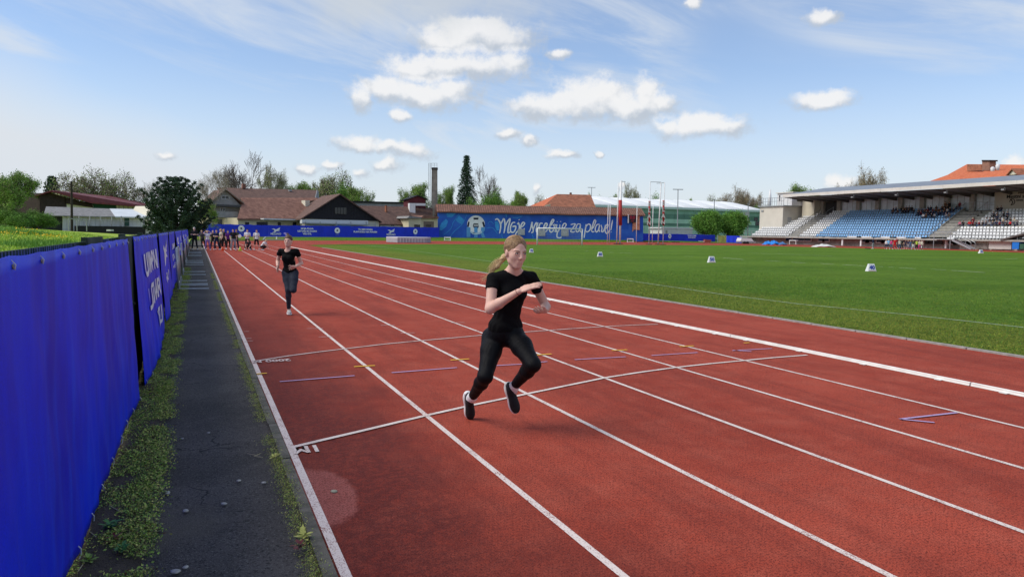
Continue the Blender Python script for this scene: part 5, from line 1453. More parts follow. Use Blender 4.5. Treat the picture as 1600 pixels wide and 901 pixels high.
# ---- house with a gable, brown barn roof
t = thing('gabled_house', 'old house with weathered grey gable, long brown roof and balcony, left of the barn roof', 'house')
p = plane_at(325, 128, 500, 150)
q = plane_at(325, 128, 372, 131)
slab(q, [(325, 353), (372, 354), (372, 339.5), (325, 338.5)], 9, CREAM, 'ground_floor', t, .1)
slab(q, [(329, 339), (375, 340), (375, 320), (352.5, 297), (330, 318)], 9, GREYW, 'gable_wall', t)
slab(q, [(325, 339.3), (371.5, 340), (371.5, 331), (325, 330)], .15, mat('balcony_board', (.30, .30, .30), .8, var=.15, scale=2), 'balcony', t, 1.3)
slab(q, [(326, 322), (378, 324), (378, 320.5), (330, 319)], 1.4, mat('weathered_canopy', (.07, .07, .072), .85), 'canopy', t, 1.4)
slab(q, [(340, 353), (360, 353.4), (360, 343), (340, 342.6)], .1, GLASSD, 'garage_door', t, .16)
window(q, 346, 306, 358, 311, t); window(q, 344, 324.6, 352, 330, t)
apex = q.at(352.5, 294.6, .8); apb = q.at(352.5, 294.6, -9); el_ = q.at(329, 316.5, .8); er_ = q.at(381, 317.5, .8)
roofsheet([el_, apex, apex - q.n * 9.5, el_ - q.n * 9.5], TILED, 'roof', t, .25); roofsheet([apex, er_, er_ - q.n * 9.5, apex - q.n * 9.5], TILE, 'roof', t, .25)
slab(q, [(328.6, 317.8), (352.5, 296.2), (382, 318.6), (382, 317), (352.5, 294.2), (328.6, 315.8)], .12, mat('barge_board', (.28, .22, .18), .8), 'barge_board', t, .95)
p2 = plane_at(340, 139, 498, 152)
roofsheet([p2.at(366, 311), p2.at(497, 312), p2.at(496, 297, -6), p2.at(339, 293, -6)], TILED, 'main_roof', t, .3)
roofsheet([p2.at(378, 313.5, .9), p2.at(497, 312.8, .9), p2.at(496, 309, 0), p2.at(376, 309, 0)], TILE, 'eaves_course', t, .2)
block(p2, p2.az(378, 330)[0], p2.az(495, 330)[0], 0, p2.az(440, 312)[1], 12, GREYW, 'wall', t, -.5)
slab(p2, [(492, 313), (499, 313), (498, 300), (496, 296.5)], .3, STEELG, 'end_gable', t, -1)
t2 = slab(p2, [(379, 294), (384, 294), (384, 288.6), (383, 287), (380, 287), (379, 288.6)], .8, mat('chimney_brick2', (.20, .09, .065), .9), 'chimney', t, -5.5)
slab(p2, [(452, 299), (456, 299), (456, 296), (452, 296)], .5, STEELG, 'roof_vent', t, -4.5)
t = thing('long_barn', 'long barn with reddish brown roof above a cream wall behind the blue fence', 'barn')
p = plane_at(370, 126, 480, 138)
roofsheet([p.at(370.5, 341.5, .6), p.at(477, 341, .6), p.at(485, 313, -5), p.at(380, 311, -5)], TILE, 'roof', t, .25)
block(p, p.az(372, 345)[0], p.az(476, 345)[0], -.3, p.az(420, 341.6)[1], 8, CREAM, 'wall', t, .0)
for x0, x1 in ((383, 389), (401, 418), (434, 438.5), (457.5, 463)): window(p, x0, 347, x1, 354, t, mat('dark_frame', (.03, .04, .04), .6), .06, bars=1 if x1 - x0 > 10 else 0)
slab(p, [(412, 343), (471, 344.5), (471, 342.5), (412, 341)], 1.6, STEELW, 'canopy', t, 1.6)
slab(p, [(477, 333), (484, 333), (484, 313), (477, 313)], 1.2, CREAM2, 'parapet', t, -3)
t = thing('low_tiled_shed', 'low shed roof between the barn and the black gable', 'shed'); p = plane_at(484, 143, 520, 146)
roofsheet([p.at(483, 332), p.at(506, 332), p.at(512, 318.5, -4), p.at(485, 318, -4)], TILE, 'roof', t, .2); block(p, p.az(484, 340)[0], p.az(510, 340)[0], 0, p.az(484, 332.4)[1], 3, CREAM2, 'wall', t, -.3)
t = thing('black_gabled_barn', 'barn with a wide black boarded gable and a square hatch', 'barn'); p = plane_at(471, 132, 595, 140)
slab(p, [(471, 341), (593, 345.3), (532, 304)], .3, WOODD, 'gable', t, .3)
slab(p, [(476, 356), (592, 358), (592, 344.6), (476, 341)], 10, CREAM2, 'wall', t)
slab(p, [(523, 334), (542, 334.6), (542, 324.5), (523, 324.2)], .15, GLASSD, 'hatch', t, .42)
la, ra, ap = p.at(469.5, 341.6, .9), p.at(597, 346.4, .9), p.at(532, 302.6, .9)
roofsheet([la, ap, ap - p.n * 12, la - p.n * 12], TILED, 'roof', t, .22); roofsheet([ap, ra, ra - p.n * 12, ap - p.n * 12], TILED, 'roof', t, .22)
mb = MB()
for k in range(26):
    x = 474 + k * 4.5; yl = 341 + (x - 471) * 4.3 / 122; yt = 304 + abs(x - 532) * (37 / 61 if x < 532 else 41.3 / 61) + 1
    if yl - yt > 2: mb.prism([p.at(x, yl, .62), p.at(x + .35, yl, .62), p.at(x + .35, yt, .62), p.at(x, yt, .62)], -p.n * .04)
tag(mb.build('batten', WOODD, t), kind='stuff')
t2 = thing('greenhouse_frame', 'low white greenhouse frame and pipes along the wall under the black gable', 'frame'); g = mat('pale_film', (.60, .64, .66), .5)
slab(p, [(472, 349), (575, 352), (575, 344.5), (500, 343), (472, 343)], 1.4, g, 'film', t2, 1.8)
for x in (477, 500, 525, 548, 572, 586): slab(p, [(x, 358), (x + .7, 358), (x + .7, 346), (x, 346)], .1, STEELG, 'post', t2, 2.0)
slab(p, [(472, 348.2), (588, 351.4), (588, 350.7), (472, 347.5)], .1, STEELG, 'rail', t2, 2.0)
slab(p, [(527, 356), (549, 357), (549, 352), (527, 351.3)], .6, mat('blue_tank', (.06, .14, .30), .5), 'tank', t2, 2.4)
t = thing('flat_roofed_block', 'long grey flat-roofed block with a dark roof edge behind the barns', 'building'); p = plane_at(487, 158, 636, 170)
block(p, p.az(488, 330)[0], p.az(635, 330)[0], 0, p.az(560, 315)[1], 12, mat('block_grey', (.36, .365, .37), .8, var=.1, scale=.4), 'wall', t); slab(p, [(486, 315), (636, 318), (636, 315.8), (486, 312.6)], 13, WOODD, 'roof', t, .5)
t = thing('brown_roofed_shed', 'long shed with dark brown tiled roof right of the black gable', 'shed'); p = plane_at(594, 142, 640, 146)
roofsheet([p.at(585, 349.5, .5), p.at(640, 350.5, .5), p.at(640, 323, -5), p.at(562, 321, -5)], TILED, 'roof', t, .25); block(p, p.az(594, 352)[0], p.az(640, 352)[0], 0, p.az(600, 350)[1], 5, WHITEW, 'wall', t)
slab(p, [(603, 346), (605, 346), (605, 321), (602.6, 321)], .4, TILEO, 'fire_wall', t, -3)
window(p, 610, 350.6, 616, 353.6, t, bars=0)
roofsheet([p.at(637, 339, -2), p.at(676, 340, -2), p.at(676, 325, -5), p.at(637, 324, -5)], TILED, 'roof', t, .25)
t = thing('red_loft_cabin', 'small dark red boarded cabin with a gabled roof perched above the sheds', 'cabin'); p = plane_at(636, 152, 670, 154)
slab(p, [(638.5, 326), (665, 326.5), (665, 310.8), (653, 305.6), (638.5, 310.2)], 4, mat('dark_red_boards', (.10, .016, .022), .8, var=.2, scale=2), 'wall', t)
la, ra, ap = p.at(636.8, 311, .5), p.at(668, 311, .5), p.at(653, 304.8, .5)
roofsheet([la, ap, ap - p.n * 5, la - p.n * 5], WOODD, 'roof', t, .15); roofsheet([ap, ra, ra - p.n * 5, ap - p.n * 5], WOODD, 'roof', t, .15)
slab(p, [(626, 315), (638, 311.2), (638, 310), (626, 313.6)], .3, WOODD, 'lean_to_roof', t, .3)
slab(p, [(640, 333), (649, 333), (649, 317.5), (640, 317.5)], 1.2, STEELW, 'tank', t, 2.2)
slab(p, [(640, 321), (665, 321.5), (665, 317.8), (640, 317.4)], 1.0, STEELW, 'duct', t, 2.0)
t = thing('cream_house', 'small cream house with a recessed porch beside the tall chimney', 'house'); p = plane_at(638, 143, 686, 147)
slab(p, [(638.5, 362), (658, 362), (658, 340.5), (638.5, 340)], 5, CREAM, 'wall', t, .6); slab(p, [(658, 362), (684, 363), (684, 341), (658, 340.5)], 4, CREAM, 'wall', t)
slab(p, [(636, 341), (659, 341.4), (659, 339), (640, 337.4)], 6, ASB, 'roof', t, 1.2); slab(p, [(655, 341), (685.5, 341.6), (685.5, 338.4), (662, 337)], 5, TILE, 'roof', t, .6)
window(p, 645, 351, 654, 356, t, BRWN, .66); slab(p, [(662, 355), (678, 355.4), (678, 346), (662, 346)], .1, mat('porch_shade_paint', (.20, .15, .12), .8), 'painted_porch_shade', t, .04); window(p, 665, 351, 673, 354, t, BRWN, .1)  # flat panel: shade of the recessed porch put into its colour
t = thing('factory_chimney', 'tall square concrete chimney with a caged ladder left of the spruce', 'chimney'); p = plane_at(674, 160, 684, 160)
a0_, z1_ = p.az(674.6, 262); a1_, _ = p.az(682.6, 262)
mb = MB(); mb.prism([p.w(a0_ - .12, -.2), p.w(a1_ + .12, -.2), p.w(a1_, z1_), p.w(a0_, z1_)], -p.n * 1.2); mb.build('shaft', mat('old_concrete', (.215, .20, .175), .9, var=.25, scale=.9), t)
slab(p, [(674, 264.8), (683.2, 264.8), (683.2, 261.6), (674, 261.6)], 1.4, mat('soot', (.03, .03, .03), .9), 'cap', t, .1)
mb = MB()
for x in (669.6, 672.6): mb.tube([p.at(x, 322, .1), p.at(x, 255, .1)], .035, 5)
for x in (674.4, 678.5, 682.8): mb.tube([p.at(x, 263, .1), p.at(x, 255, .1)], .035, 5)
mb.tube([p.at(669.6, 255.2, .1), p.at(682.8, 255.2, .1)], .035, 5); mb.tube([p.at(674, 258.4, .1), p.at(682.8, 258.4, .1)], .03, 5)
mb.build('ladder_rail', STEELG, t)
rg_me = MB()
for k in range(45): rg_me.tube([p.at(669.6, 257 + k * 1.45, .1), p.at(672.6, 257 + k * 1.45, .1)], .02, 4)
tag(rg_me.build('ladder_rungs', STEELG, t), kind='stuff')

# ---- left: club building with a red sheet roof, shed, white roof sheet
t = thing('red_roofed_hall', 'wide building with a low dark red sheet roof and brown boarded gable beyond the meadow', 'building'); p = plane_at(50, 92, 240, 112)
slab(p, [(62, 365), (104, 365), (104, 309), (80, 301.5), (62, 306)], 12, BRWN, 'boarded_gable', t, .1)
slab(p, [(102, 365), (146, 366), (146, 321), (102, 309)], 12, CREAM2, 'wall', t)
slab(p, [(104, 318), (145, 324), (145, 320), (112, 310), (104, 308.5)], .2, BRWN, 'gable_boards', t, .3)
slab(p, [(144, 365), (182, 366), (182, 318), (144, 315)], 10, mat('green_boards', (.020, .085, .060), .8, var=.2, scale=2), 'green_wall', t)
slab(p, [(181, 366), (236, 368), (236, 323), (181, 318.5)], 10, WHITEW, 'wall', t)
for x in (186, 193, 200, 207, 214, 221): slab(p, [(x, 330), (x + .7, 330), (x + .7, 321), (x, 320.5)], .1, GREYW, 'panel_joint', t, .06)
roofsheet([p.at(54, 305, 1.2), p.at(80, 297.2, 1.2), p.at(88, 297.6, -14), p.at(60, 305, -14)], METR, 'roof', t, .2)
roofsheet([p.at(80, 297.2, 1.2), p.at(144, 314.5, 1.2), p.at(150, 313, -14), p.at(88, 297.6, -14)], METR, 'roof', t, .2)
roofsheet([p.at(84, 297.5, 1.0), p.at(143, 315.5, 1.4), p.at(232, 322.5, 1.4), p.at(170, 306.5, -8)], METR, 'roof', t, .2)
roofsheet([p.at(166, 308, -3), p.at(236, 322, -3), p.at(236, 319.4, -10), p.at(174, 305.8, -10)], METR, 'roof', t, .2)
t = thing('grey_roofed_shed', 'long low shed with grey sheet roof, white cladding and one white roof sheet', 'shed'); p = plane_at(70, 76, 236, 88)
roofsheet([p.at(68, 336), p.at(180, 338.4), p.at(171, 326, -4), p.at(72, 322.6, -4)], ASB, 'roof', t, .1)
roofsheet([p.at(180.2, 338.6, .1), p.at(234, 339.6, .1), p.at(223, 327, -3.9), p.at(171.2, 325.8, -3.9)], mat('white_roof_sheet', (.66, .70, .72), .55, var=.06, scale=1), 'white_roof', t, .1)
npz = 20
for k in range(npz):
    x0 = 98 + (226 - 98) * k / npz; x1 = 98 + (226 - 98) * (k + 1) / npz
    slab(p, [(x0 + .15, 366), (x1 - .15, 366), (x1 - .15, 339), (x0 + .15, 338)], .1, WHITEW, 'wall_panel', t, -.55)
slab(p, [(98, 366), (227, 367), (227, 340), (98, 338.5)], 3, GREYW, 'wall', t, -.62)
slab(p, [(228, 366), (240, 366), (238, 322), (228, 340)], 3, CREAM2, 'end_wall', t, -.5)
slab(p, [(195.5, 353), (202, 353), (202, 340.5), (195.5, 340.3)], .1, mat('green_door', (.03, .09, .065), .7), 'door', t, -.45)
slab(p, [(70, 362), (98, 364), (98, 337.5), (70, 336)], 3, mat('bay_shade_paint', (.03, .035, .03), .9), 'painted_bay_shade', t, -.7)  # solid slab, its dark colour stands in for shade inside the bay
slab(p, [(119, 364), (227, 366), (227, 354.3), (119, 352.6)], .3, mat('black_plinth', (.014, .014, .015), .8), 'plinth', t, 1.0)
for x in (124, 141, 157.5, 175, 190, 225): slab(p, [(x - .5, 362), (x + .5, 362), (x + .5, 337.5), (x - .5, 337.5)], .1, STEELG, 'post', t, .7)
for y in (337.6, 345): slab(p, [(124, y + .5), (225, y + 1.4), (225, y + .9), (124, y)], .06, STEELG, 'rail', t, .75)
t = thing('telegraph_pole', 'dark wooden pole standing in front of the white clad shed', 'pole'); b0, b1_ = W(112.3, 358, 70), W(111.6, 283, 70); MB().tube([(b0.x, b0.y, 1), b1_], [.13, .09], 8).build('pole', mat('dark_pole_wood', (.03, .024, .02), .9), t)
MB().tube([b1_ - Vector((0, 0, .4)) - Vector(RX) * .3, b1_ - Vector((0, 0, .4)) + Vector(RX) * .3], .03, 5).build('crossarm', BRWN, t)
t = thing('goal_frame', 'small rusty training goal frame on the meadow beside the wooden pole', 'goal'); a, b_ = W(107.5, 356, 66), W(135.5, 356, 68)
for q_ in (a, b_, a * .55 + b_ * .45): MB().tube([(q_.x, q_.y, 1.2), (q_.x, q_.y, W(107, 341.5, 66).z)], .05, 6).build('post', STEELG, t)
MB().tube([(a.x, a.y, W(107, 341.6, 66).z), (b_.x, b_.y, W(107, 341.6, 66).z)], .05, 6).build('crossbar', STEELG, t)
t = slab(plane_at(166, 62, 173, 62), [(166, 361), (173, 361), (172.5, 358.4), (166.5, 358.4)], .5, WHITEW, 'white_crate', None); tag(t, 'small white crate in the grass before the black plinth', 'crate')
# ================================================================== trees
BARK = mat('bark', (.11, .09, .075), .9, var=.3, scale=5); BARKL = mat('pale_bark', (.28, .25, .21), .9, var=.3, scale=5)
def grow(seed, trunk_h, trunk_r, levels, spread, up, ratio=.68, fork=(3, 4), gn=0, start=.35, wig=.12):
    """tapered limbs; returns list of polylines with radii and twig tips"""
    rg = random.Random(seed); polys = []; tips = []
    def seg(p, d, ln, r, lv):
        pts = [p]; rs = [r]; n = 4 if lv < 2 else 3; dd = d.copy(); marks = []
        for i in range(n):
            dd = (dd + Vector((rg.gauss(0, wig), rg.gauss(0, wig), rg.gauss(0, wig * .6) + up * .10))).normalized()
            pts.append(pts[-1] + dd * ln / n); rs.append(r * (1 - .45 * (i + 1) / n))
            marks.append((pts[-1].copy(), dd.copy(), rs[-1], (i + 1) / n))
        polys.append((pts, rs, lv))
        if lv >= levels:
            tips.extend([(q[0], lv) for q in marks]); return
        if lv >= levels - 1: tips.extend([(q[0], lv) for q in marks[1:]])
        k = rg.randint(*fork)
        base = rg.uniform(0, 6.28)
        for j in range(k):
            f = start + (1 - start) * (j + .7) / k if lv == 0 else .35 + .65 * (j + .6) / k
            mk_ = min(marks, key=lambda q: abs(q[3] - f)); q, qd, qr, _ = mk_
            a = base + j * 2.4 + rg.uniform(-.4, .4); sp = spread * rg.uniform(.75, 1.2) * (1.0 if lv else 1.0)
            s1 = qd.orthogonal().normalized(); s2 = qd.cross(s1)
            nd_ = (qd * math.cos(sp) + (s1 * math.cos(a) + s2 * math.sin(a)) * math.sin(sp)).normalized()
            seg(q, nd_, ln * (ratio + (.16 if lv == 0 else 0)) * rg.uniform(.85, 1.15), max(qr * .62, .012), lv + 1)
        dv = (dd + Vector((rg.gauss(0, .35), rg.gauss(0, .35), 0))).normalized()
        seg(pts[-1], dv, ln * ratio * .82, rs[-1], lv + 1)
    seg(Vector((0, 0, 0)), Vector((0, 0, 1)), trunk_h, trunk_r, 0)
    return polys, tips
def limbs_mesh(polys, name, minr=.0, far=1.0):
    mb = MB()
    for pts, rs, lv in polys: mb.tube(pts, [max(r, minr) for r in rs], 7 if lv == 0 else (5 if lv < 3 else 3), False)
    return mb.mesh(name, True)
def leaves_mesh(name, tips, size, per, spread_, seed, flat=.5, droop=0.0):
    rg = np.random.default_rng(seed); c = np.array([tuple(t[0]) for t in tips]); n = len(c) * per; c = np.repeat(c, per, 0)
    p = c + rg.normal(0, spread_, (n, 3)) * np.array([1, 1, .8]); 
    if droop: p[:, 2] -= np.abs(rg.normal(0, droop, n))
    d = rg.normal(0, 1, (n, 3)); d[:, 2] *= flat; d /= np.linalg.norm(d, axis=1)[:, None]
    q = np.cross(d, rg.normal(0, 1, (n, 3))); q /= np.linalg.norm(q, axis=1)[:, None]; s = size * rg.uniform(.6, 1.3, n)[:, None]
    V = np.stack([p - d * s, p - q * s * .6, p + d * s, p + q * s * .6], 1).reshape(-1, 3)
    me = np_mesh(name, V, np.arange(n * 4).reshape(-1, 4)); return me, n, rg
def leafmat(name, c, v=.25):
    m = bpy.data.materials.new(name); m.use_nodes = True; t = NT(m.node_tree); b = m.node_tree.nodes['Principled BSDF']
    P = t.n('ShaderNodeTexCoord').outputs['Object']; f = t.noise(P, 1.1, 3, .6)
    t.put(b.inputs['Base Color'], t.mix(t.ramp(f, .35, .65), tuple(x * (1 - v) for x in c), tuple(x * (1 + v) for x in c)))
    b.inputs['Roughness'].default_value = .7; b.inputs['Specular IOR Level'].default_value = .25
    b.inputs['Transmission Weight'].default_value = 0
    return m
TM = dict(fresh=leafmat('fresh_leaves', (.20, .33, .05)), green=leafmat('green_leaves', (.12, .22, .045)), olive=leafmat('olive_buds', (.27, .26, .13)), dark=leafmat('pine_needles', (.034, .066, .034)), spruce=leafmat('spruce_needles', (.040, .085, .045)), brown=leafmat('brown_catkins', (.33, .24, .14)), lime=leafmat('lime_leaves', (.20, .27, .03)), round_=leafmat('maple_leaves', (.11, .26, .035)), grey=leafmat('grey_green_buds', (.28, .28, .19)))  # leaf colours lightened in place of distance haze
PROTO = {}
def proto(key, polys, tips, size, per, sp, mats_, w, bark=BARK, seed=1, minr=.02, flat=.5, droop=0):
    tm = limbs_mesh(polys, 'trunk', minr); tm.materials.append(bark); cm = None
    if per:
        cm, n, rg = leaves_mesh('crown', tips, size, per, sp, seed, flat, droop)
        for m in mats_: cm.materials.append(m)
        cm.polygons.foreach_set('material_index', rg.choice(len(mats_), n, p=w).astype(np.int32))
    V = [Vector(v.co) for v in (cm or tm).vertices]; hx = sorted(abs(v.x) for v in V)[int(len(V) * .985)]; hy = sorted(abs(v.y) for v in V)[int(len(V) * .985)]; hz_ = max(v.z for v in V)
    PROTO[key] = (tm, cm, (hx + hy) / 2, hz_)
proto('bare', *grow(3, 3.2, .30, 5, .62, .5, .70, (3, 3)), .05, 0, .20, [TM['brown'], TM['olive']], [.7, .3], minr=.017)
proto('bare2', *grow(14, 3.4, .26, 5, .55, .8, .70, (3, 3)), .05, 1, .2, [TM['olive'], TM['brown']], [.6, .4], bark=BARKL, minr=.013)
proto('spring', *grow(5, 2.6, .30, 5, .78, .35, .72, (3, 3)), .075, 3, .22, [TM['olive'], TM['fresh'], TM['grey']], [.5, .25, .25], minr=.02)
proto('fresh', *grow(8, 2.8, .28, 5, .66, .45, .70, (3, 3)), .095, 8, .30, [TM['fresh'], TM['green'], TM['olive']], [.5, .4, .1])
proto('dense', *grow(9, 2.5, .30, 4, .75, .4, .72, (3, 4)), .12, 26, .5, [TM['green'], TM['fresh'], TM['round_']], [.5, .15, .35])
proto('round', *grow(10, 1.9, .22, 4, .72, .6, .66, (4, 4)), .10, 28, .42, [TM['round_'], TM['green'], TM['fresh']], [.7, .2, .1])
proto('birch', *grow(12, 4.2, .20, 5, .50, .5, .66, (3, 3)), .07, 6, .2, [TM['brown'], TM['grey'], TM['olive']], [.55, .25, .2], bark=BARKL, droop=.9, flat=1.4)
proto('willow', *grow(17, 4.2, .22, 5, .45, .6, .66, (3, 3)), .07, 6, .2, [TM['olive'], TM['grey'], TM['fresh']], [.5, .35, .15], bark=BARKL, droop=.7, flat=1.4)
# round dark pine: limbs with needle clumps
def conifer(seed, h, r, whorls, dens, prof, clump, per, key, m, name, sag):
    rg = random.Random(seed); polys = [([Vector((0, 0, 0)), Vector((.05, 0, h * .5)), Vector((0, .05, h))], [r, r * .6, .03], 0)]; tips = []
    for w_ in range(whorls):
        f = (w_ + .5) / whorls; z = h * (.10 + .89 * f); R_ = prof(f) * rg.uniform(.85, 1.12); k = int(dens * (1 - .5 * f)) + 2
        for j in range(k):
            a = 2 * math.pi * (j / k) + w_ * 1.3 + rg.uniform(-.25, .25); rr = R_ * rg.uniform(.72, 1.10)
            p0 = Vector((0, 0, z)); p1 = Vector((math.cos(a) * rr * .55, math.sin(a) * rr * .55, z + sag * rr * .10)); p2 = Vector((math.cos(a) * rr, math.sin(a) * rr, z - sag * rr * .18 + rr * .1))
            polys.append(([p0, p1, p2], [r * .22 * (1 - f) + .02, .03, .012], 2))
            for q in np.linspace(.25, 1, max(3, int(rr * 2.2))): tips.append((p0.lerp(p1, min(1, q * 2)) if q < .5 else p1.lerp(p2, q * 2 - 1), 3))
    proto(key, polys, tips, clump, per, clump * 1.25, [m, TM['dark'] if m is not TM['dark'] else TM['spruce']], [.75, .25], flat=.35, minr=.02)
conifer(2, 7.6, .26, 15, 10, lambda f: 3.9 * math.sin(math.pi * min(1, .22 + .78 * f)) ** .62 * (1.0 if f < .75 else 1.0), .10, 70, 'pine', TM['dark'], 'pine', -1.0)
conifer(4, 17, .26, 30, 7, lambda f: 3.0 * (1 - f) ** .8 + .35, .14, 26, 'spruce', TM['spruce'], 'spruce', 1.4)
conifer(6, 10, .26, 20, 8, lambda f: 3.6 * (1 - f) ** .75 + .2, .22, 22, 'fir', TM['dark'], 'fir', 1.0)
tr = random.Random(44)
def tree(key, x, y_top, y_base, F, wpx, label, name, group=None, zb=0.0, rz=None):
    tm, cm, hw, hh = PROTO[key]
    top = W(x, y_top, F); base = Vector((top.x, top.y, zb)); H_ = top.z - zb
    sx = (wpx * (1.3 if F > 100 and key not in ('spruce', 'fir', 'pine', 'round') else 1.0) / 2 / FPX * F) / hw; sz = H_ / hh
    t = thing(name, label, 'tree', base, tr.uniform(0, 6.28) if rz is None else rz, group); t.scale = (sx, sx, sz)
    inst('trunk', tm, t)
    if cm is not None: inst('crown', cm, t)
    return t
GB = 'trees beyond the sports ground'
bz = lambda x, F: max(0, bank_z(W(x, 350, F).x, W(x, 350, F).y) - .1)
tree('fresh', 32, 262, 350, 46, 100, 'large fresh green bushy tree at the left edge above the meadow', 'bushy_tree', None, bz(32, 46) - .6)
tree('fresh', -40, 268, 350, 50, 90, 'green bushy tree cut by the left edge of the view', 'bushy_tree', None, bz(0, 50) - .6)
tree('dense', 8, 318, 350, 44, 70, 'low green shrub under the large bushy tree at the left edge', 'shrub', None, bz(8, 44) - .3)
tree('dense', 60, 322, 350, 52, 56, 'low green shrub right of the large bushy tree, before the grey shed', 'shrub', None, bz(60, 52) - .3)
tree('fir', 81, 271, 330, 118, 46, 'small dark fir behind the peak of the red sheet roof', 'fir_tree', GB)
tree('spring', 148, 257, 320, 118, 84, 'broad budding tree above the red sheet roof, left one of the pair', 'oak_tree', GB)
tree('spring', 184, 262, 320, 122, 66, 'broad budding tree above the red sheet roof, right one of the pair', 'oak_tree', GB)
tree('bare2', 236, 276, 330, 122, 34, 'thin pale tree just left of the dark pine', 'bare_tree', GB)
tree('pine', 274, 274, 360, 66, 92, 'broad dark pine with round crown at the corner of the side fence', 'pine_tree', None, .2)
tree('fresh', 321, 308, 356, 104, 40, 'yellow-green bush behind the right edge of the dark pine', 'bush', GB)
tree('bare2', 331, 262, 340, 118, 44, 'fine bare tree left of the gabled house roof', 'bare_tree', GB)
tree('bare', 372, 234, 330, 168, 76, 'tall leafless tree standing above the brown house roof', 'bare_tree', GB)
tree('bare2', 350, 252, 330, 172, 44, 'slender leafless tree left of the tallest leafless one', 'bare_tree', GB)
tree('willow', 418, 256, 330, 165, 40, 'drooping pale birch above the brown house ridge', 'birch_tree', GB)
tree('spring', 444, 277, 330, 170, 34, 'small budding tree between the pale birch and the green ones', 'budding_tree', GB)
tree('fresh', 474, 279, 330, 172, 54, 'low green tree behind the right end of the house roof', 'leafy_tree', GB)
tree('spring', 526, 260, 330, 182, 64, 'tall pale budding tree behind the green one above the black gable', 'budding_tree', GB)
tree('dense', 533, 273, 330, 172, 44, 'fresh green tree directly above the black gable', 'leafy_tree', GB)
tree('fresh', 558, 288, 330, 170, 40, 'lower green tree right of the black gable peak', 'leafy_tree', GB)
tree('spring', 504, 268, 330, 188, 42, 'pale budding tree left of the green one above the black gable', 'budding_tree', GB)
tree('fresh', 651, 281, 330, 178, 46, 'green tree between the red loft cabin and the chimney', 'leafy_tree', GB)
tree('fresh', 699, 286, 330, 182, 30, 'slim green tree just right of the chimney', 'leafy_tree', GB)
tree('spruce', 729, 242, 330, 176, 36, 'tall narrow dark spruce beside the chimney', 'spruce_tree', GB)
tree('bare', 763, 254, 330, 188, 50, 'leafless tree right behind the tall spruce', 'bare_tree', GB)
tree('dense', 768, 284, 330, 172, 38, 'full green tree in front of the leafless one by the spruce', 'leafy_tree', GB)
tree('dense', 740, 300, 330, 170, 40, 'green tree at the foot of the tall spruce', 'leafy_tree', GB)
tree('dense', 796, 307, 330, 168, 42, 'low lime green bush above the mural roof', 'bush', GB)
tree('fresh', 814, 295, 330, 186, 42, 'green tree right of the lime bush above the mural roof', 'leafy_tree', GB)
tree('spring', 846, 299, 330, 190, 36, 'budding tree left of the tiled house roof', 'budding_tree', GB)
tree('dense', 922, 292, 330, 250, 14, 'small dark tree between the tiled roof and the white hall roof', 'leafy_tree', GB)
tree('dense', 940, 299, 330, 262, 24, 'round green tree above the left end of the hall roof', 'leafy_tree', GB)
tree('fresh', 962, 300, 330, 262, 22, 'light green tree behind the tall sports posts', 'leafy_tree', GB)
tree('willow', 985, 284, 330, 258, 24, 'tall silvery willow behind the hall roof', 'willow_tree', GB)
tree('dense', 1001, 302, 330, 262, 28, 'green tree between the willow and the sports posts', 'leafy_tree', GB)
tree('dense', 1021, 293, 330, 258, 28, 'darker round tree right of the willow', 'leafy_tree', GB)
tree('fresh', 1077, 308, 330, 268, 26, 'small yellowish tree top behind the hall beside the lamp post', 'leafy_tree', GB)
tree('spring', 1114, 299, 330, 262, 32, 'grey-green tree behind the hall roof above the two round trees', 'budding_tree', GB)
tree('birch', 1160, 286, 330, 262, 54, 'large brownish tree behind the right end of the hall', 'birch_tree', GB)
tree('birch', 1184, 292, 330, 256, 44, 'brownish tree behind the white stack of the grandstand', 'birch_tree', GB)
tree('dense', 1180, 314, 330, 250, 26, 'green bush at the right end of the hall roof', 'bush', GB)
tree('fresh', 1250, 284, 330, 235, 50, 'olive tree above the left end of the grandstand roof', 'leafy_tree', GB)
tree('birch', 1312, 276, 330, 232, 34, 'small brown birch over the grandstand roof', 'birch_tree', GB)
tree('birch', 1376, 249, 330, 225, 52, 'tall windblown birch over the middle of the grandstand roof', 'birch_tree', GB)
tree('bare2', 1345, 276, 330, 240, 26, 'thin bare tree left of the tall windblown birch', 'bare_tree', GB)
tree('round', 1102, 323, 366, 182, 42, 'left one of the two round green trees before the hall', 'maple_tree')
tree('round', 1138, 325, 367, 186, 46, 'right one of the two round green trees before the hall', 'maple_tree')
# ================================================================== grandstand (front parallel to the straight)
SX = 117.0
class STP:
    """a = metres to the left along the front (from Y = 60 upward), b = metres back, z"""
    @staticmethod
    def w(y, b, z): return Vector((SX + b, y, z))
    @staticmethod
    def at(px_, py_, b):
        u, f, z = ray(px_, py_); d = Vector(RX * u + FX * f); k = (SX + b) / d.x
        return d.y * k, H + z * k
S = STP
gs = thing('grandstand', 'covered grandstand with pale blue and white seat rows and a low pitched grey roof', 'grandstand')
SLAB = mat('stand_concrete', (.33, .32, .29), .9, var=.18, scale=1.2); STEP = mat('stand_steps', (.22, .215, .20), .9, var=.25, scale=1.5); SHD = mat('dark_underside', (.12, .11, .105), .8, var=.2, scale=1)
SBLUE = mat('pale_blue_seat', (.22, .42, .68), .45, var=.10, scale=.8); SWHITE = mat('white_seat', (.68, .69, .70), .45, var=.06, scale=.8)
GLS = mat('stand_glass_sky_tint', (.58, .66, .74), .25, spec=.7, var=.25, scale=.35); RAILM = mat('galvanised_rail', (.34, .36, .38), .45, metal=.4)  # reflected sky is put into the pale pane colour
B0 = .9
ysl = {}
zslab = S.at(1350, 371.3, 0)[1]; zrow0 = S.at(1340, 368.5, B0)[1] - .45; NR = 11; RD = .92
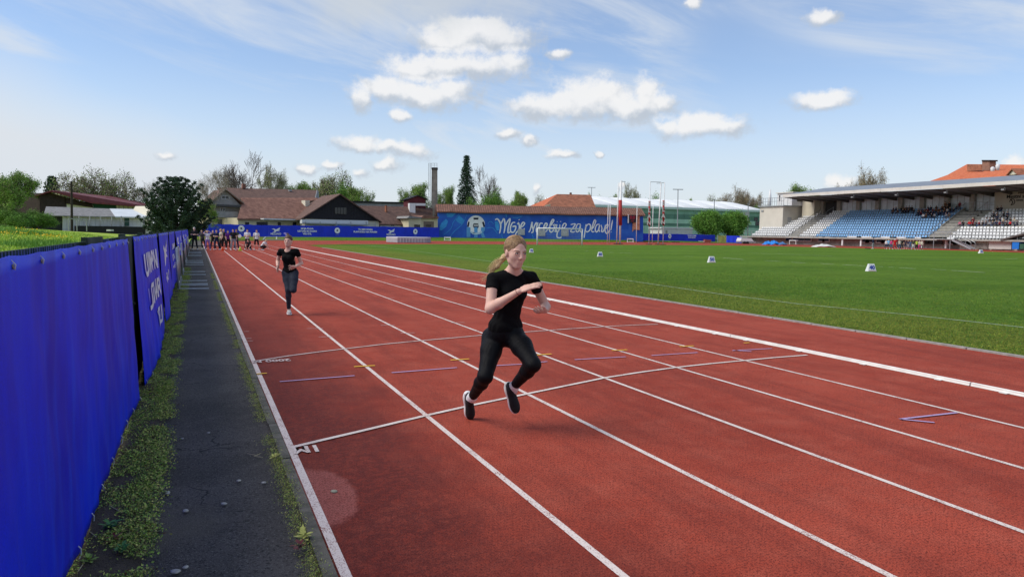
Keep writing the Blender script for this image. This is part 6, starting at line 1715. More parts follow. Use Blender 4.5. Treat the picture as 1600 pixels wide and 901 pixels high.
ztop = S.at(1440, 328, B0 + RD * (NR - 1))[1] - .45; RZ = (ztop - zrow0) / (NR - 1)
YL = S.at(1167, 376, 0)[0]; YR = S.at(1600, 384, 0)[0] - 14
def bx(y0, y1, b0, b1, z0, z1, m, name, parent=gs):
    return MB().b2((SX + b0, y0, z0), (SX + b1, y1, z1)).build(name, m, parent)
yst = [S.at(1231, 369, B0)[0], S.at(1246, 369, B0)[0], S.at(1447, 374, B0)[0], S.at(1480, 374, B0)[0]]   # stairs
yblue = S.at(1273, 369, B0)[0]
TZ0 = zrow0
# terraces: a step for every row
for i in range(NR):
    z = zrow0 + RZ * i
    yr_end = YR
    for (y0, y1) in (((yst[0], YL) if i < 8 else (yst[0], yst[0] + 9.5)), (yst[2], yst[1]), (yr_end, yst[3])):
        a_, b_ = min(y0, y1), max(y0, y1)
        bx(a_, b_, B0 + RD * i - .35, B0 + RD * (i + 1) - .352, z - .9, z, SLAB, 'terrace_step')
# stairs: two steps a row
for (ya, yb) in ((yst[1], yst[0]), (yst[3], yst[2])):
    for i in range(NR * 2):
        bx(min(ya, yb) + .02, max(ya, yb) - .02, B0 - .9 + RD * i / 2, B0 - .9 + RD * (i + 1) / 2 - .002, zrow0 - .9 + RZ * i / 2, zrow0 - .25 + RZ * i / 2, STEP if i % 2 else SLAB, 'stair_step')
# parapet slab along the front and the rooms under it
bx(YR, YL + 1, -1.3, .55, zslab - .28, zslab, SLAB, 'front_slab')
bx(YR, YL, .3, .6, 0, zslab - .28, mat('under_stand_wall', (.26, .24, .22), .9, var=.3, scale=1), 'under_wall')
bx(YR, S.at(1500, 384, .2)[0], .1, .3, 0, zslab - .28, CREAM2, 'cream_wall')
for x in (1232, 1243, 1252, 1262, 1283, 1290, 1352, 1358, 1375, 1383, 1452, 1466, 1488, 1497, 1508, 1518):
    y = S.at(x, 380, 0)[0]; yw = .9
    f = bx(y - yw, y + yw, .0, .12, .75, 1.75, STEELW, 'window'); bx(y - yw + .12, y + yw - .12, -.03, -.004, .87, 1.63, GLASSD, 'pane', f)
# white hatches and posts under the slab
for x in (1337, 1352, 1391, 1405, 1445, 1455, 1468, 1479):
    y = S.at(x, 380, -.6)[0]; bx(y - 1.6, y + 1.6, -1.1, -.9, 1.72, 1.95, STEELW, 'white_hatch')
for x in (1318, 1347, 1443, 1480): y = S.at(x, 380, -.6)[0]; bx(y - .15, y + .15, -1.0, -.8, .1, 1.72, STEELW, 'white_post')
# seats
seat_me = {}
for key, m in (('b', SBLUE), ('w', SWHITE)):
    mb = MB(); mb.add([(-.20, -.21, .40), (.20, -.21, .42), (.20, .21, .42), (-.20, .21, .40), (-.20, -.21, .36), (.20, -.21, .36), (.20, .21, .36), (-.20, .21, .36)], [(0, 1, 2, 3), (7, 6, 5, 4), (0, 3, 7, 4), (1, 5, 6, 2), (0, 4, 5, 1), (3, 2, 6, 7)])
    mb.add([(.18, -.21, .40), (.22, -.21, .40), (.22, .21, .40), (.18, .21, .40), (.24, -.18, .76), (.28, -.18, .74), (.28, .18, .74), (.24, .18, .76)], [(0, 3, 7, 4), (1, 5, 6, 2), (4, 7, 6, 5), (0, 4, 5, 1), (3, 2, 6, 7)])
    mb.box((.05, 0, .18), (.10, .30, .36)); me = mb.mesh('seat'); me.materials.append(m); seat_me[key] = me
SEATS = []; SP = .56
def rowspan(y0, y1, i, col):
    y = min(y0, y1) + .35
    while y < max(y0, y1) - .25:
        SEATS.append((y, B0 + RD * i + .15, zrow0 + RZ * i, 'w' if col == 'w' or (col == 'm' and y > yblue) else 'b')); y += SP
for i in range(NR):
    if i < 4: rowspan(yst[0], YL, i, 'w')
    elif i < 8: rowspan(yst[0], yst[0] + (YL - yst[0]) * (1 - (i - 3) * .16), i, 'w')
    else: rowspan(yst[0], yst[0] + 3.5, i, 'w')
    rowspan(yst[2], yst[1], i, 'm'); rowspan(YR, yst[3] - (0 if i < 4 else 1.6), i, 'w') if i not in (4,) else None
SEATS = [s_ for s_ in SEATS if s_[0] > YR]
vis = [s_ for s_ in SEATS if (s_[0] > S.at(1601, 360, s_[1])[0] - .5)]
vis.sort(key=lambda s_: math.hypot(s_[0], SX + s_[1])); near_ = vis[:296]; ns = set(id(s_) for s_ in near_)
for s_ in near_: inst('seat', seat_me[s_[3]], gs, (SX + s_[1], s_[0], s_[2]), (0, 0, random.uniform(-.05, .05)))
for key, m in (('b', SBLUE), ('w', SWHITE)):
    src = seat_me[key]; Vs = np.array([v.co[:] for v in src.vertices]); fs = [tuple(p.vertices) for p in src.polygons]; VV = []; FF = []
    for s_ in SEATS:
        if id(s_) in ns or s_[3] != key: continue
        o_ = len(VV); VV += [(v[0] + SX + s_[1], v[1] + s_[0], v[2] + s_[2]) for v in Vs]; FF += [tuple(q + o_ for q in f) for f in fs]
    me = np_mesh('seats', VV, FF); me.materials.append(m); o = link(bpy.data.objects.new('seats', me), gs); o['kind'] = 'stuff'
# back wall with glass and pillars
BB = B0 + RD * NR + .2; zg0 = ztop + .4
zg1 = S.at(1440, 302, BB)[1]
ywall = S.at(1561, 310, BB)[0]; yend = S.at(1275, 320, BB)[0]
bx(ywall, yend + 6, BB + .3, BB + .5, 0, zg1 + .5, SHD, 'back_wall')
nb_ = 0
pil = [S.at(x, 315, BB)[0] for x in (1287, 1313, 1343, 1373, 1409, 1443, 1481, 1521, 1561)]
for i in range(len(pil)):
    bx(pil[i] - .45, pil[i] + .45, BB - .5, BB + .3, zg0 - .8, zg1 + .3, SLAB, 'pillar')
for i in range(len(pil) - 1):
    ya, yb = pil[i + 1] + .46, pil[i] - .46
    if i == 0:
        bx(ya, yb, BB + .15, BB + .2, zg0 - .3, zg1 + .3, mat('doorway_shade_paint', (.03, .03, .035), .6), 'painted_doorway_shade'); continue  # closed panel, shade of the door opening painted as its colour
    n_ = 3
    for k in range(n_):
        y0, y1 = ya + (yb - ya) * k / n_, ya + (yb - ya) * (k + 1) / n_
        bx(y0 + .04, y1 - .04, BB + .10, BB + .14, zg0 - .2, zg1 + .1, GLS, 'glass_pane')
    bx(ya, yb, BB + .05, BB + .2, zg1 + .1, zg1 + .35, SHD, 'lintel')
bx(S.at(1284, 318, BB)[0], S.at(1265, 318, BB)[0], BB - 2.2, BB + .3, zg0 - 2, zg1 + .3, CREAM2, 'side_wall')
# name wall at the right
mw = bx(YR - 4, ywall, BB - 1.2, BB - .8, zg0 - .6, zg1 + .8, mat('name_wall', (.42, .39, .33), .85, var=.08, scale=.5), 'name_wall')
RT = frame((0, -1, 0), (0, 0, 1)); SGN = mat('sign_letters', (.015, .016, .018), .5)
def sgn(txt, px0, py0, size, al='LEFT', bold=.02):
    y, z = S.at(px0, py0, BB - 1.25); o_ = text_obj('sign_lettering', txt, size, Vector((SX + BB - 1.23, y, z)), RT, SGN, mw, align=al, extrude=.03, bold=bold); o_['kind'] = 'stuff'
sgn('Mestni stadion', 1572.5, 307.5, .86, bold=.012); sgn('1950', 1590, 301.5, .5, bold=.005); sgn('KRANJ', 1588, 313, .34, bold=.005)
y, z = S.at(1581.5, 315.5, BB - 1.25)
mb = MB()
for s_, (cz, r_) in enumerate(((0, .42),)):
    mb.tube([(SX + BB - 1.25, y + r_ * math.cos(a), z + r_ * 1.25 * math.sin(a)) for a in np.linspace(0, 5.2, 12)], .05, 5)
mb.tube([(SX + BB - 1.25, y + .3, z + .5), (SX + BB - 1.25, y - .1, z), (SX + BB - 1.25, y + .1, z - .55)], .07, 5)
tag(mb.build('crest_outline', SGN, mw), kind='stuff')
# roof: fascia, sloping grey sheet, dark underside with beams
BF = 1.2
ze = [S.at(1224, 304.5, BF), S.at(1600, 282, BF)]; yR_ = YR - 8
slope = (ze[0][1] - ze[1][1]) / (ze[0][0] - ze[1][0]); zat = lambda y: ze[1][1] + slope * (y - ze[1][0])
yLr = ze[0][0]; BR = BB + 2.0
zr = lambda y: S.at(1600, 273.0, BR)[1] + slope * (y - ze[1][0])
GRS = mat('roof_sheet_grey', (.20, .225, .26), .5, var=.12, scale=.5); FAS = mat('fascia_pale', (.62, .61, .57), .6, var=.08, scale=.8)
nbay = 18
for k in range(nbay):
    y0 = yR_ + (yLr - yR_) * k / nbay; y1 = yR_ + (yLr - yR_) * (k + 1) / nbay - .02
    mb = MB(); mb.prism([(SX + BF, y0, zat(y0)), (SX + BF, y1, zat(y1)), (SX + BR, y1, zr(y1)), (SX + BR, y0, zr(y0))], (0, 0, -.12)); mb.build('roof_sheet', GRS, gs)
    mb = MB(); mb.prism([(SX + BF - .12, y0, zat(y0) + .08), (SX + BF - .12, y1, zat(y1) + .08), (SX + BF - .12, y1, zat(y1) - .50), (SX + BF - .12, y0, zat(y0) - .50)], (.1, 0, 0)); mb.build('fascia', FAS, gs)
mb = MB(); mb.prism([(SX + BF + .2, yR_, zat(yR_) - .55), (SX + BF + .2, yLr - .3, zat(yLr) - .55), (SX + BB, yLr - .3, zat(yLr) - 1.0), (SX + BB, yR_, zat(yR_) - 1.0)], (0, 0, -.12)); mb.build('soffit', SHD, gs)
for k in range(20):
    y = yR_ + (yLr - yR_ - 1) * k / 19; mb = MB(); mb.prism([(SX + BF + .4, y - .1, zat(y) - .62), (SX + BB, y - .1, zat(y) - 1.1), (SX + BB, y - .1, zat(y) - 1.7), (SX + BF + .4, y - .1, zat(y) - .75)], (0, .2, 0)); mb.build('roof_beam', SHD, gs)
for x, y in ((1334, 305), (1403, 300), (1480, 295), (1570, 290)):
    yy, zz = S.at(x, y, 2.2); MB().box((SX + 2.2, yy, zat(yy) - .95), (.2, .2, .9)).box((SX + 1.9, yy, zat(yy) - 1.2), (.5, .45, .25)).build('floodlight', STEELG, gs)
# side block with a flat top, left of the seats
y0_, y1_ = S.at(1223, 340, 4.2)[0], S.at(1187, 340, 4.2)[0]
zt = S.at(1222, 322.5, 4.2)[1]; zbk = 0
sb = thing('stand_side_block', 'cream windowless block with a roof terrace at the left end of the grandstand', 'building')
CRB = mat('block_cream', (.60, .57, .50), .85, var=.07, scale=.4)
MB().b2((SX + 4.2, y0_, zbk), (SX + 12.5, y1_, zt)).build('wall', CRB, sb)
MB().b2((SX + 3.9, y0_ - .4, zt), (SX + 12.9, y1_ + .3, zt + .25)).build('roof_slab', STEELG, sb)
dm = MB().b2((SX + 5.6, y0_ - .08, zt * .35), (SX + 6.8, y0_ - .01, zt * .72)).build('door', mat('grey_door', (.38, .38, .37), .7), sb)
MB().b2((SX + 5.7, y0_ - .14, zt * .53), (SX + 5.8, y0_ - .09, zt * .55)).build('handle', BRWN, dm)
MB().b2((SX + 4.10, y1_ - 1.2, zt - 1.1), (SX + 4.19, y1_ - .5, zt - .7)).build('vent', STEELG, sb)
# terrace rails, cabin and funnel on top of it
for k in range(12):
    y = y0_ - .3 + (y1_ - y0_ + .5) * k / 11; MB().tube([(SX + 4.0, y, zt + .25), (SX + 4.0, y, zt + 2.0)], .045, 5).build('rail_post', RAILM, sb)
for z in (zt + 2.0, zt + 1.2): MB().tube([(SX + 4.0, y0_ - .3, z), (SX + 4.0, y1_ + .2, z)], .045, 5).build('rail', RAILM, sb)
for k in range(8): MB().tube([(SX + 4.0 + k * 1.2, y0_ - .3, zt + .25), (SX + 4.0 + k * 1.2, y0_ - .3, zt + 2.0)], .045, 5).build('rail_post', RAILM, sb)
MB().tube([(SX + 4.0, y0_ - .3, zt + 2), (SX + 12.4, y0_ - .3, zt + 2)], .045, 5).build('rail', RAILM, sb)
yf, zf0 = S.at(1202.5, 320, 7); zf1 = S.at(1202.5, 296, 7)[1]
MB().tube([(SX + 7, yf, zt + .2), (SX + 7, yf, (zt + zf1) / 2), (SX + 7, yf, zf1)], [.38, .36, .16], 12).build('white_funnel', STEELW, sb, True)
ck = thing('commentary_cabin', 'small white glazed cabin under the left end of the stand roof', 'cabin')
y2, z2 = S.at(1215, 302.5, 6); y3 = S.at(1238, 302, 6)[0]
MB().b2((SX + 6, y3, zt + .25), (SX + 10, y2, z2)).build('wall', STEELW, ck); MB().b2((SX + 5.9, y3 + 3.6, zt + 1.4), (SX + 5.98, y2 - .6, z2 - .4)).build('window', GLASSD, ck)
MB().b2((SX + 7.5, y3 - .1, zt + 1.2), (SX + 9.5, y3 - .02, z2 - .4)).build('window', GLASSD, ck); MB().b2((SX + 5.7, y3 - .5, z2), (SX + 10.5, y2 + .3, z2 + .2)).build('roof', FAS, ck)
# rails: front rail posts, stair rails
mb = MB()
k = 0
y = YR
while y < YL:
    MB().tube([(SX - 1.1, y, zslab), (SX - 1.1, y, zslab + 1.15)], .04, 5).build('rail_post', RAILM, gs); y += 2.4
for z in (zslab + 1.15, zslab + .62): MB().tube([(SX - 1.1, YR, z), (SX - 1.1, YL, z)], .032, 5).build('front_rail', RAILM, gs)
for ya in (yst[0], yst[1], yst[2], yst[3]):
    MB().tube([(SX + B0 - .5, ya, zrow0 + .8), (SX + B0 + RD * NR, ya, ztop + RZ + 1.1)], .05, 5).build('stair_rail', RAILM, gs)
    for k in range(6): 
        f = k / 5; MB().tube([(SX + B0 - .5 + (RD * NR + .5) * f, ya, zrow0 - .2 + (ztop + RZ - zrow0) * f), (SX + B0 - .5 + (RD * NR + .5) * f, ya, zrow0 + .85 + (ztop + RZ - zrow0 + .25) * f)], .04, 5).build('rail_post', RAILM, gs)
# sloping pale stringer wall on the left side of the right stair
mb = MB(); mb.prism([(SX + B0 + RD * 4, yst[2] + .1, zrow0 + RZ * 4 - .3), (SX + BB - .5, yst[2] + .1, ztop), (SX + BB - .5, yst[2] + .1, ztop + .75), (SX + B0 + RD * 4, yst[2] + .1, zrow0 + RZ * 4 + .35)], (0, -.25, 0)); mb.build('stringer_wall', SLAB, gs)
ym = yst[3] - .0
bx(YR, ym, B0 + RD * 4 - .1, B0 + RD * 4 + .05, zrow0 + RZ * 4 - .2, zrow0 + RZ * 4 + .35, SLAB, 'mid_wall')
for z in (.55, 1.0): MB().tube([(SX + B0 + RD * 4, YR, zrow0 + RZ * 4 + z), (SX + B0 + RD * 4, ym, zrow0 + RZ * 4 + z)], .04, 5).build('mid_rail', RAILM, gs)
# upper platform rail in front of the right glass
yq0, yq1 = S.at(1555, 315, BB - 1.5)[0], S.at(1515, 318, BB - 1.5)[0]
for z in (.6, 1.2): MB().tube([(SX + BB - 1.5, yq0, zg0 + z), (SX + BB - 1.5, yq1, zg0 + z)], .04, 5).build('platform_rail', RAILM, gs)
for k in range(6): MB().tube([(SX + BB - 1.5, yq0 + (yq1 - yq0) * k / 5, zg0), (SX + BB - 1.5, yq0 + (yq1 - yq0) * k / 5, zg0 + 1.2)], .04, 5).build('rail_post', RAILM, gs)
# steel stair from the slab to the ground
ms = thing('steel_stairs', 'galvanised steel staircase leading from the stand front slab down to the track side', 'stairs')
y0, y1 = S.at(1492, 375, -1.6)[0], S.at(1522, 386, -1.6)[0]
for q_ in (-2.4, -1.4): mb = MB(); mb.prism([(SX + q_, y0, zslab), (SX + q_, y0, zslab - .3), (SX + q_, y1, .0), (SX + q_, y1, .3)], (.06, 0, 0)); mb.build('stringer', GAL, ms)
tm_ = MB().box((0, 0, 0), (.95, .28, .04)).mesh('tread'); tm_.materials.append(GAL)
for k in range(11): f = (k + .5) / 11; inst('tread', tm_, ms, (SX - 1.87, y0 + (y1 - y0) * f, zslab * (1 - f) + .05))
for q_ in (-2.4, -1.36): MB().tube([(SX + q_, y0 + 3, zslab + 1.1), (SX + q_, y0, zslab + 1.1), (SX + q_, y1, 1.15), (SX + q_, y1, .1)], .04, 6).build('handrail', RAILM, ms); MB().tube([(SX + q_, (y0 + y1) / 2, zslab / 2), (SX + q_, (y0 + y1) / 2, zslab / 2 + 1.1)], .035, 5).build('rail_post', RAILM, ms)
MB().b2((SX - 2.4, y0, zslab - .12), (SX - 1.3, y0 + 3.4, zslab - .04)).build('landing', GAL, ms)
for yy in (y0 + .3, y0 + 3.2): MB().tube([(SX - 2.3, yy, 0), (SX - 2.3, yy, zslab + 1.1)], .06, 6).build('post', RAILM, ms)
# cloths, containers, dark canopy at the right edge
def flat(px0, px1, py0, py1, b, m, name, label, cat, th=.1, parent=None):
    ya, za_ = S.at(px0, py1, b); yb, zb_ = S.at(px1, py0, b); o = MB().b2((SX + b, min(ya, yb), za_), (SX + b + th, max(ya, yb), zb_)).build(name, m); return tag(o, label, cat)
flat(1544.5, 1580.5, 377.6, 388.6, -.5, mat('white_tarpaulin', (.60, .59, .55), .7, var=.1, scale=1), 'white_tarpaulin', 'white tarpaulin hung on the wall below the right seats', 'tarpaulin')
flat(1523.5, 1543.5, 381, 388.6, -.4, mat('scribbled_board', (.33, .31, .27), .8, col2=(.14, .13, .12), scale=3), 'graffiti_board', 'grey scribbled board beside the foot of the steel stairs', 'board')
flat(1581, 1592.5, 377.5, 389, -1.2, mat('bright_blue_tank', (.012, .16, .58), .45), 'blue_container', 'bright blue container at the right edge under the seats', 'container', 1.2)
flat(1593, 1600, 381, 389, -1.6, mat('green_bin', (.03, .10, .06), .6), 'green_bin', 'dark green bin in front of the blue container', 'bin', .8)
flat(1600.5, 1612, 380, 389, -1.2, mat('bright_blue_tank', (.012, .16, .58), .45), 'blue_container', 'blue container at the very right edge of the view, past the green bin', 'container', 1.2)
y0, z0 = S.at(1563, 373.5, -1.5); y1, z1 = S.at(1602, 362.5, -1.5)
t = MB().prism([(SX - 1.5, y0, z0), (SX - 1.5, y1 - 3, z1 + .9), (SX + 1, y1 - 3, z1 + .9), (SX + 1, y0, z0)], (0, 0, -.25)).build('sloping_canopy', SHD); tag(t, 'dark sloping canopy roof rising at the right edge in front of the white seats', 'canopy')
# red roofed building behind
rb = thing('red_roofed_house', 'large building with bright orange-red hipped roof and brick chimney behind the grandstand', 'building')
p = plane_at(1440, 196, 1640, 150)
def tri(pts, m, nm, th=.3): return roofsheet(pts, m, nm, rb, th)
zr0 = p.az(1460, 281)[1]
block(p, p.az(1465, 330)[0], p.az(1645, 330)[0], 0, p.az(1465, 282)[1] - .5, 14, CREAM2, 'wall', rb, -1)
tri([p.at(1453, 283), p.at(1480, 273.5, -3), p.at(1511, 256.5, -9), p.at(1660, 258, -9), p.at(1690, 300, 0)], TILER, 'roof')
tri([p.at(1500, 279, .8), p.at(1515, 270.5, -1.5), p.at(1645, 260, -1.5), p.at(1660, 280, .8)], TILER, 'lower_roof')
slab(p, [(1511, 268), (1534, 266), (1534, 257), (1511, 257)], .2, TILEO, 'dark_roof_patch', rb, -5.2)
slab(p, [(1534.5, 267), (1546, 266), (1546, 250.6), (1534.5, 250.6)], 1.6, mat('brick_stack', (.27, .14, .10), .9, var=.2, scale=2), 'chimney', rb, -2.6); slab(p, [(1533.8, 252.2), (1546.8, 252.2), (1546.8, 250), (1533.8, 250)], 1.9, BRWN, 'chimney_cap', rb, -2.4)
slab(p, [(1572, 274), (1589, 272.5), (1580.5, 264.3)], 2.2, CREAM2, 'dormer', rb, 1.2); slab(p, [(1570.5, 274.5), (1580.8, 263), (1590.5, 273), (1589.3, 273.3), (1580.8, 265), (1572, 274.4)], 2.8, TILEO, 'dormer_roof', rb, 1.6)
for x, y in ((1559, 260.5), (1551, 264.5)):
    c_ = p.at(x, y, -2.0); MB().tube([c_ - Vector((0, 0, .8)), c_ + Vector((0, 0, .3)), c_ + Vector((0, 0, .6))], [.35, .5, .2], 8).build('roof_vent', STEELW, rb, True)
# ================================================================== things on and round the field
# distance markers
def marker(px_, py_, w_px, txt, label):
    p = G(px_, py_, .014); F_ = p.x * FX[0] + p.y * FX[1]; wd = w_px / FPX * F_
    t = thing('distance_marker', label, 'distance marker', p, -YAW * .8, 'white distance markers standing on the grass')
    h_ = wd * .86; a, b, d = wd / 2, wd * .32, wd * .32
    mb = MB(); V = [(-a, -d, 0), (a, -d, 0), (a, d, 0), (-a, d, 0), (-b, -d * .35, h_), (b, -d * .35, h_), (b, d * .35, h_), (-b, d * .35, h_)]
    mb.add(V, [(3, 2, 1, 0), (0, 1, 5, 4), (1, 2, 6, 5), (2, 3, 7, 6), (3, 0, 4, 7), (4, 5, 6, 7)]); mb.build('body', mat('marker_white', (.72, .73, .75), .5, var=.05), t)
    ang = math.atan2(d * .65, h_); R = frame((1, 0, 0), (0, math.sin(ang), math.cos(ang)))
    text_obj('number', txt, wd * .62, Vector((0, -d * .68 - .012, h_ * .50)), R, mat('marker_blue', (.02, .05, .35), .5), t, extrude=.002, bold=.012)
    mb = MB(); mb.box((0, -d - .004, h_ * .08), (wd * .84, .012, wd * .035)); mb.build('red_stripe', mat('marker_red', (.5, .05, .10), .5), t)
marker(1360.5, 423.6, 13.5, '40', 'white trapezoid marker reading 40, nearest and largest on the grass')
marker(1111.5, 410, 11.3, '50', 'white distance marker between the two round trees and the sprinting runner')
marker(937.5, 400.8, 8.6, '60', 'small white distance marker on the grass just right of the football goal')
marker(830.3, 394.6, 7, '70', 'small white distance marker right beside the near runner\'s head')
marker(1532.5, 395.6, 6.4, '30', 'small distance marker at the far edge of the grass below the steel stairs')
o = None
# football goal with net stanchions
def gp(x, y, F_): return W(x, y, F_)
p0 = G(839.3, 382.5); Fg = p0.x * FX[0] + p0.y * FX[1]
t = thing('football_goal', 'white football goal in front of the mural slogan', 'goal')
q0 = G(839.3, 382.4, .0); F0 = q0.x * FX[0] + q0.y * FX[1]; q1 = W(909.3, 382.6, F0 * 1.02); q1.z = 0
top0 = W(839.3, 356.6, F0); tz = top0.z
for q_ in (q0, q1): MB().tube([(q_.x, q_.y, -.05), (q_.x, q_.y, tz)], .10, 8).build('post', STEELW, t, True)
MB().tube([(q0.x, q0.y, tz), (q1.x, q1.y, tz)], .10, 8).build('crossbar', STEELW, t, True)
bk = Vector((FX[0], FX[1], 0)) * 2.2
for q_ in (q0, q1): MB().tube([(q_.x, q_.y, tz), Vector((q_.x, q_.y, tz)) + bk * .4, Vector((q_.x, q_.y, 0)) + bk], .03, 5).build('net_stay', STEELG, t)
NETM = mat('net_cord', (.45, .48, .52), .8); mb = MB()
d = (q1 - q0)
for k in range(1, 30): c_ = q0 + d * k / 30; mb.tube([(c_.x, c_.y, tz), Vector((c_.x, c_.y, tz)) + bk * .4, Vector((c_.x, c_.y, 0)) + bk], .006, 3, False)
for k in range(1, 10):
    f = k / 10; a_ = (q0 + bk * (.4 + .6 * f)); b_ = (q1 + bk * (.4 + .6 * f)); mb.tube([(a_.x, a_.y, tz * (1 - f)), (b_.x, b_.y, tz * (1 - f))], .006, 3, False)
tag(mb.build('net', NETM, t), kind='stuff')
# tall net posts and padded posts of the throwing cage at the right end of the mural
PADR = mat('red_pad', (.36, .025, .025), .6, var=.15, scale=2); PADW = mat('pad_white_print', (.6, .55, .55), .6)
def post(x0, y0, x1, y1, r, label, pad=None, txt=None, arm=None, padr=.17, foot=True):
    b_ = G(x0, y0); F_ = b_.x * FX[0] + b_.y * FX[1]; tp = W(x1, y1, F_); t = thing('cage_post', label, 'post', b_, 0, 'tall posts by the right end of the mural wall')
    tp = tp - Vector(b_); MB().tube([(0, 0, 0), tp], r, 8).build('pole', STEELW, t, True)
    if foot: MB().box((0, 0, .05), (.9, .9, .1), -YAW).build('base_plate', BRWN, t)
    if pad:
        a = W(pad[0], pad[2], F_) - Vector(b_); c = W(pad[0], pad[1], F_) - Vector(b_); MB().tube([a, c], padr, 10).build('red_pad', PADR, t, True)
        if txt:
            n_ = len(txt); 
            for k, ch in enumerate(txt):
                z = c.z - (c.z - a.z) * (k + .5) / n_; text_obj('letter', ch, (c.z - a.z) / n_ * .9, Vector((c.x, c.y, z)) + Vector((-FX[0], -FX[1], 0)) * (padr + .02), frame(RX, (0, 0, 1)), PADW, t, extrude=.01, bold=.03)
    if arm:
        for ax_, ay_, bx_, by_ in arm: MB().tube([W(ax_, ay_, F_) - Vector(b_), W(bx_, by_, F_) - Vector(b_)], .045, 6).build('arm', STEELG, t)
post(963.5, 381.5, 966.3, 286, .09, 'tall white post left of the thick red padded one')
post(968.5, 381.6, 970.8, 282.5, .15, 'thickest tall post with a plain red pad and an arm at its top', (969.3, 312.5, 352), None, [(970.8, 283.5, 977.5, 284)], .29)
post(1013.8, 382, 1016, 284, .07, 'tall post with a lettered red pad carrying the left end of the high crossbar', (1014.8, 314, 353.5), 'ELAN', [(1016, 284.2, 1033, 284.6)])
post(1028.2, 382, 1033, 285, .10, 'tall plain white post leaning right between the lettered pads', None, None, [(1026, 286.5, 1039, 285.3)])
post(1035.8, 382.3, 1038.7, 285, .07, 'tall post with a lettered red pad at the right end of the high crossbar', (1036.8, 313, 352.5), 'ELAN')
for x, l in ((948.8, 'shorter thin white net post, left of the close pair'), (952, 'shorter thin white net post, right of the close pair'), (994, 'shorter thin white net post beside the orange pennant'), (1019, 'shorter thin net post between the two lettered padded posts')):
    post(x, 380.2, x + 1.6, 319.5, .06, l, foot=False)
mb = MB()
ps = [G(948.8, 380.2), G(994, 380.2)]
# low benches / hurdles
def bench(x0, x1, y0, y1, label, F_=None, name='hurdle'):
    a = G(x0, y1); F_ = F_ or (a.x * FX[0] + a.y * FX[1]); A_, B_ = W(x0, y1, F_), W(x1, y1, F_); zt_ = W(x0, y0, F_).z; t = thing(name, label, 'hurdle')
    e = (B_ - A_); n = Vector((e.y, -e.x, 0)).normalized(); g = max(0, A_.z)
    for q_ in (A_, B_): MB().tube([(q_.x, q_.y, g - .1), (q_.x, q_.y, zt_)], .07, 6).build('leg', STEELW, t); MB().tube([(q_.x, q_.y, g + .05), (q_.x - n.x * -.9, q_.y - n.y * -.9, g + .05)], .05, 5).build('foot', STEELW, t)
    MB().prism([(A_.x, A_.y, zt_ - .22), (B_.x, B_.y, zt_ - .22), (B_.x, B_.y, zt_), (A_.x, A_.y, zt_)], -n * .08).build('top_bar', STEELW, t)
    MB().tube([(A_.x, A_.y, g + .1), (B_.x, B_.y, g + .1)], .05, 5).build('lower_bar', STEELW, t)
bench(694.6, 703.8, 370, 376.0, 'white training hurdle at the left end of the mural wall')
bench(980.2, 989.2, 372.3, 378.4, 'white training hurdle under the scoreboard')
t = thing('lying_hurdle_frame', 'flat pale steel frame lying on the verge behind the far runner\'s head', 'frame'); F_ = 88
a, b_, c_, d_ = G(411, 374.5, .12), G(452, 374.5, .12), G(449, 370.3, .45), G(415, 370.3, .45)
for q0_, q1_ in ((a, b_), (b_, c_), (c_, d_), (d_, a), (a * .5 + b_ * .5, c_ * .5 + d_ * .5)): MB().tube([q0_, q1_], .09, 6).build('bar', mat('pale_frame', (.42, .45, .36), .6), t)
# high jump landing mat
a = G(603, 378.2); F_ = a.x * FX[0] + a.y * FX[1]
t = thing('landing_mat', 'big grey high jump landing mat at the far end of the grass', 'mat')
zt_ = W(603, 370.3, F_).z; A_ = W(603.5, 378, F_); B_ = W(621, 379.5, F_ - 3.5); C_ = W(667, 379, F_ - 2.0)
dd = Vector((FX[0], FX[1], 0)) * 5
MATC = mat('mat_cover_grey', (.34, .35, .38), .7, var=.12, scale=.8); MATL = mat('mat_top_pale', (.55, .56, .58), .7, var=.08, scale=1)
mb = MB(); mb.prism([(A_.x, A_.y, .03), (B_.x, B_.y, .03), (C_.x, C_.y, .03), (C_.x + dd.x, C_.y + dd.y, .03), (A_.x + dd.x * .8, A_.y + dd.y * .8, .03)], (0, 0, zt_ - .15)); mb.build('body', MATC, t)
mb = MB(); mb.prism([(A_.x, A_.y, zt_ - .11), (B_.x, B_.y, zt_ - .11), (C_.x, C_.y, zt_ - .11), (C_.x + dd.x, C_.y + dd.y, zt_ - .11), (A_.x + dd.x * .8, A_.y + dd.y * .8, zt_ - .11)], (0, 0, .16)); mb.build('top_cover', MATL, t)
for k in range(9):
    f = (k + 1) / 10; p_ = B_.lerp(C_, f) + Vector((-FX[0], -FX[1], 0)) * .02; MB().box((p_.x, p_.y, zt_ * .45), (.08, .05, zt_ * .8), -YAW).build('seam', MATL, t)
# lamp posts
def lamp(x, y0, y1, F_, label, arm=4.5):
    b_ = W(x, y1, F_); tp = W(x + (y1 - y0) * .012, y0, F_); t = thing('lamp_post', label, 'lamp post', (b_.x, b_.y, 0)); o_ = Vector((b_.x, b_.y, 0)); MB().tube([(0, 0, 0), tp - o_], [.16, .10], 8).build('pole', STEELG, t)
    mb = MB(); c_ = tp - o_; mb.box(c_ - Vector(RX) * arm * .11, (arm * .22, .3, .18), -YAW); mb.box(c_ + Vector(RX) * arm * .11, (arm * .22, .3, .18), -YAW); mb.build('lamp_head', STEELG, t)
lamp(1058.6, 296, 366, 186, 'tall grey lamp post standing before the green hall', 6)
lamp(924, 293, 330, 250, 'lamp post sticking up between the tiled roof and the hall', 6)
lamp(1115.6, 312, 366, 195, 'thin lamp post behind the left round tree', 1.5)
lamp(1168.5, 318, 372, 190, 'thin grey pole before the right end of the hall', 1.2)
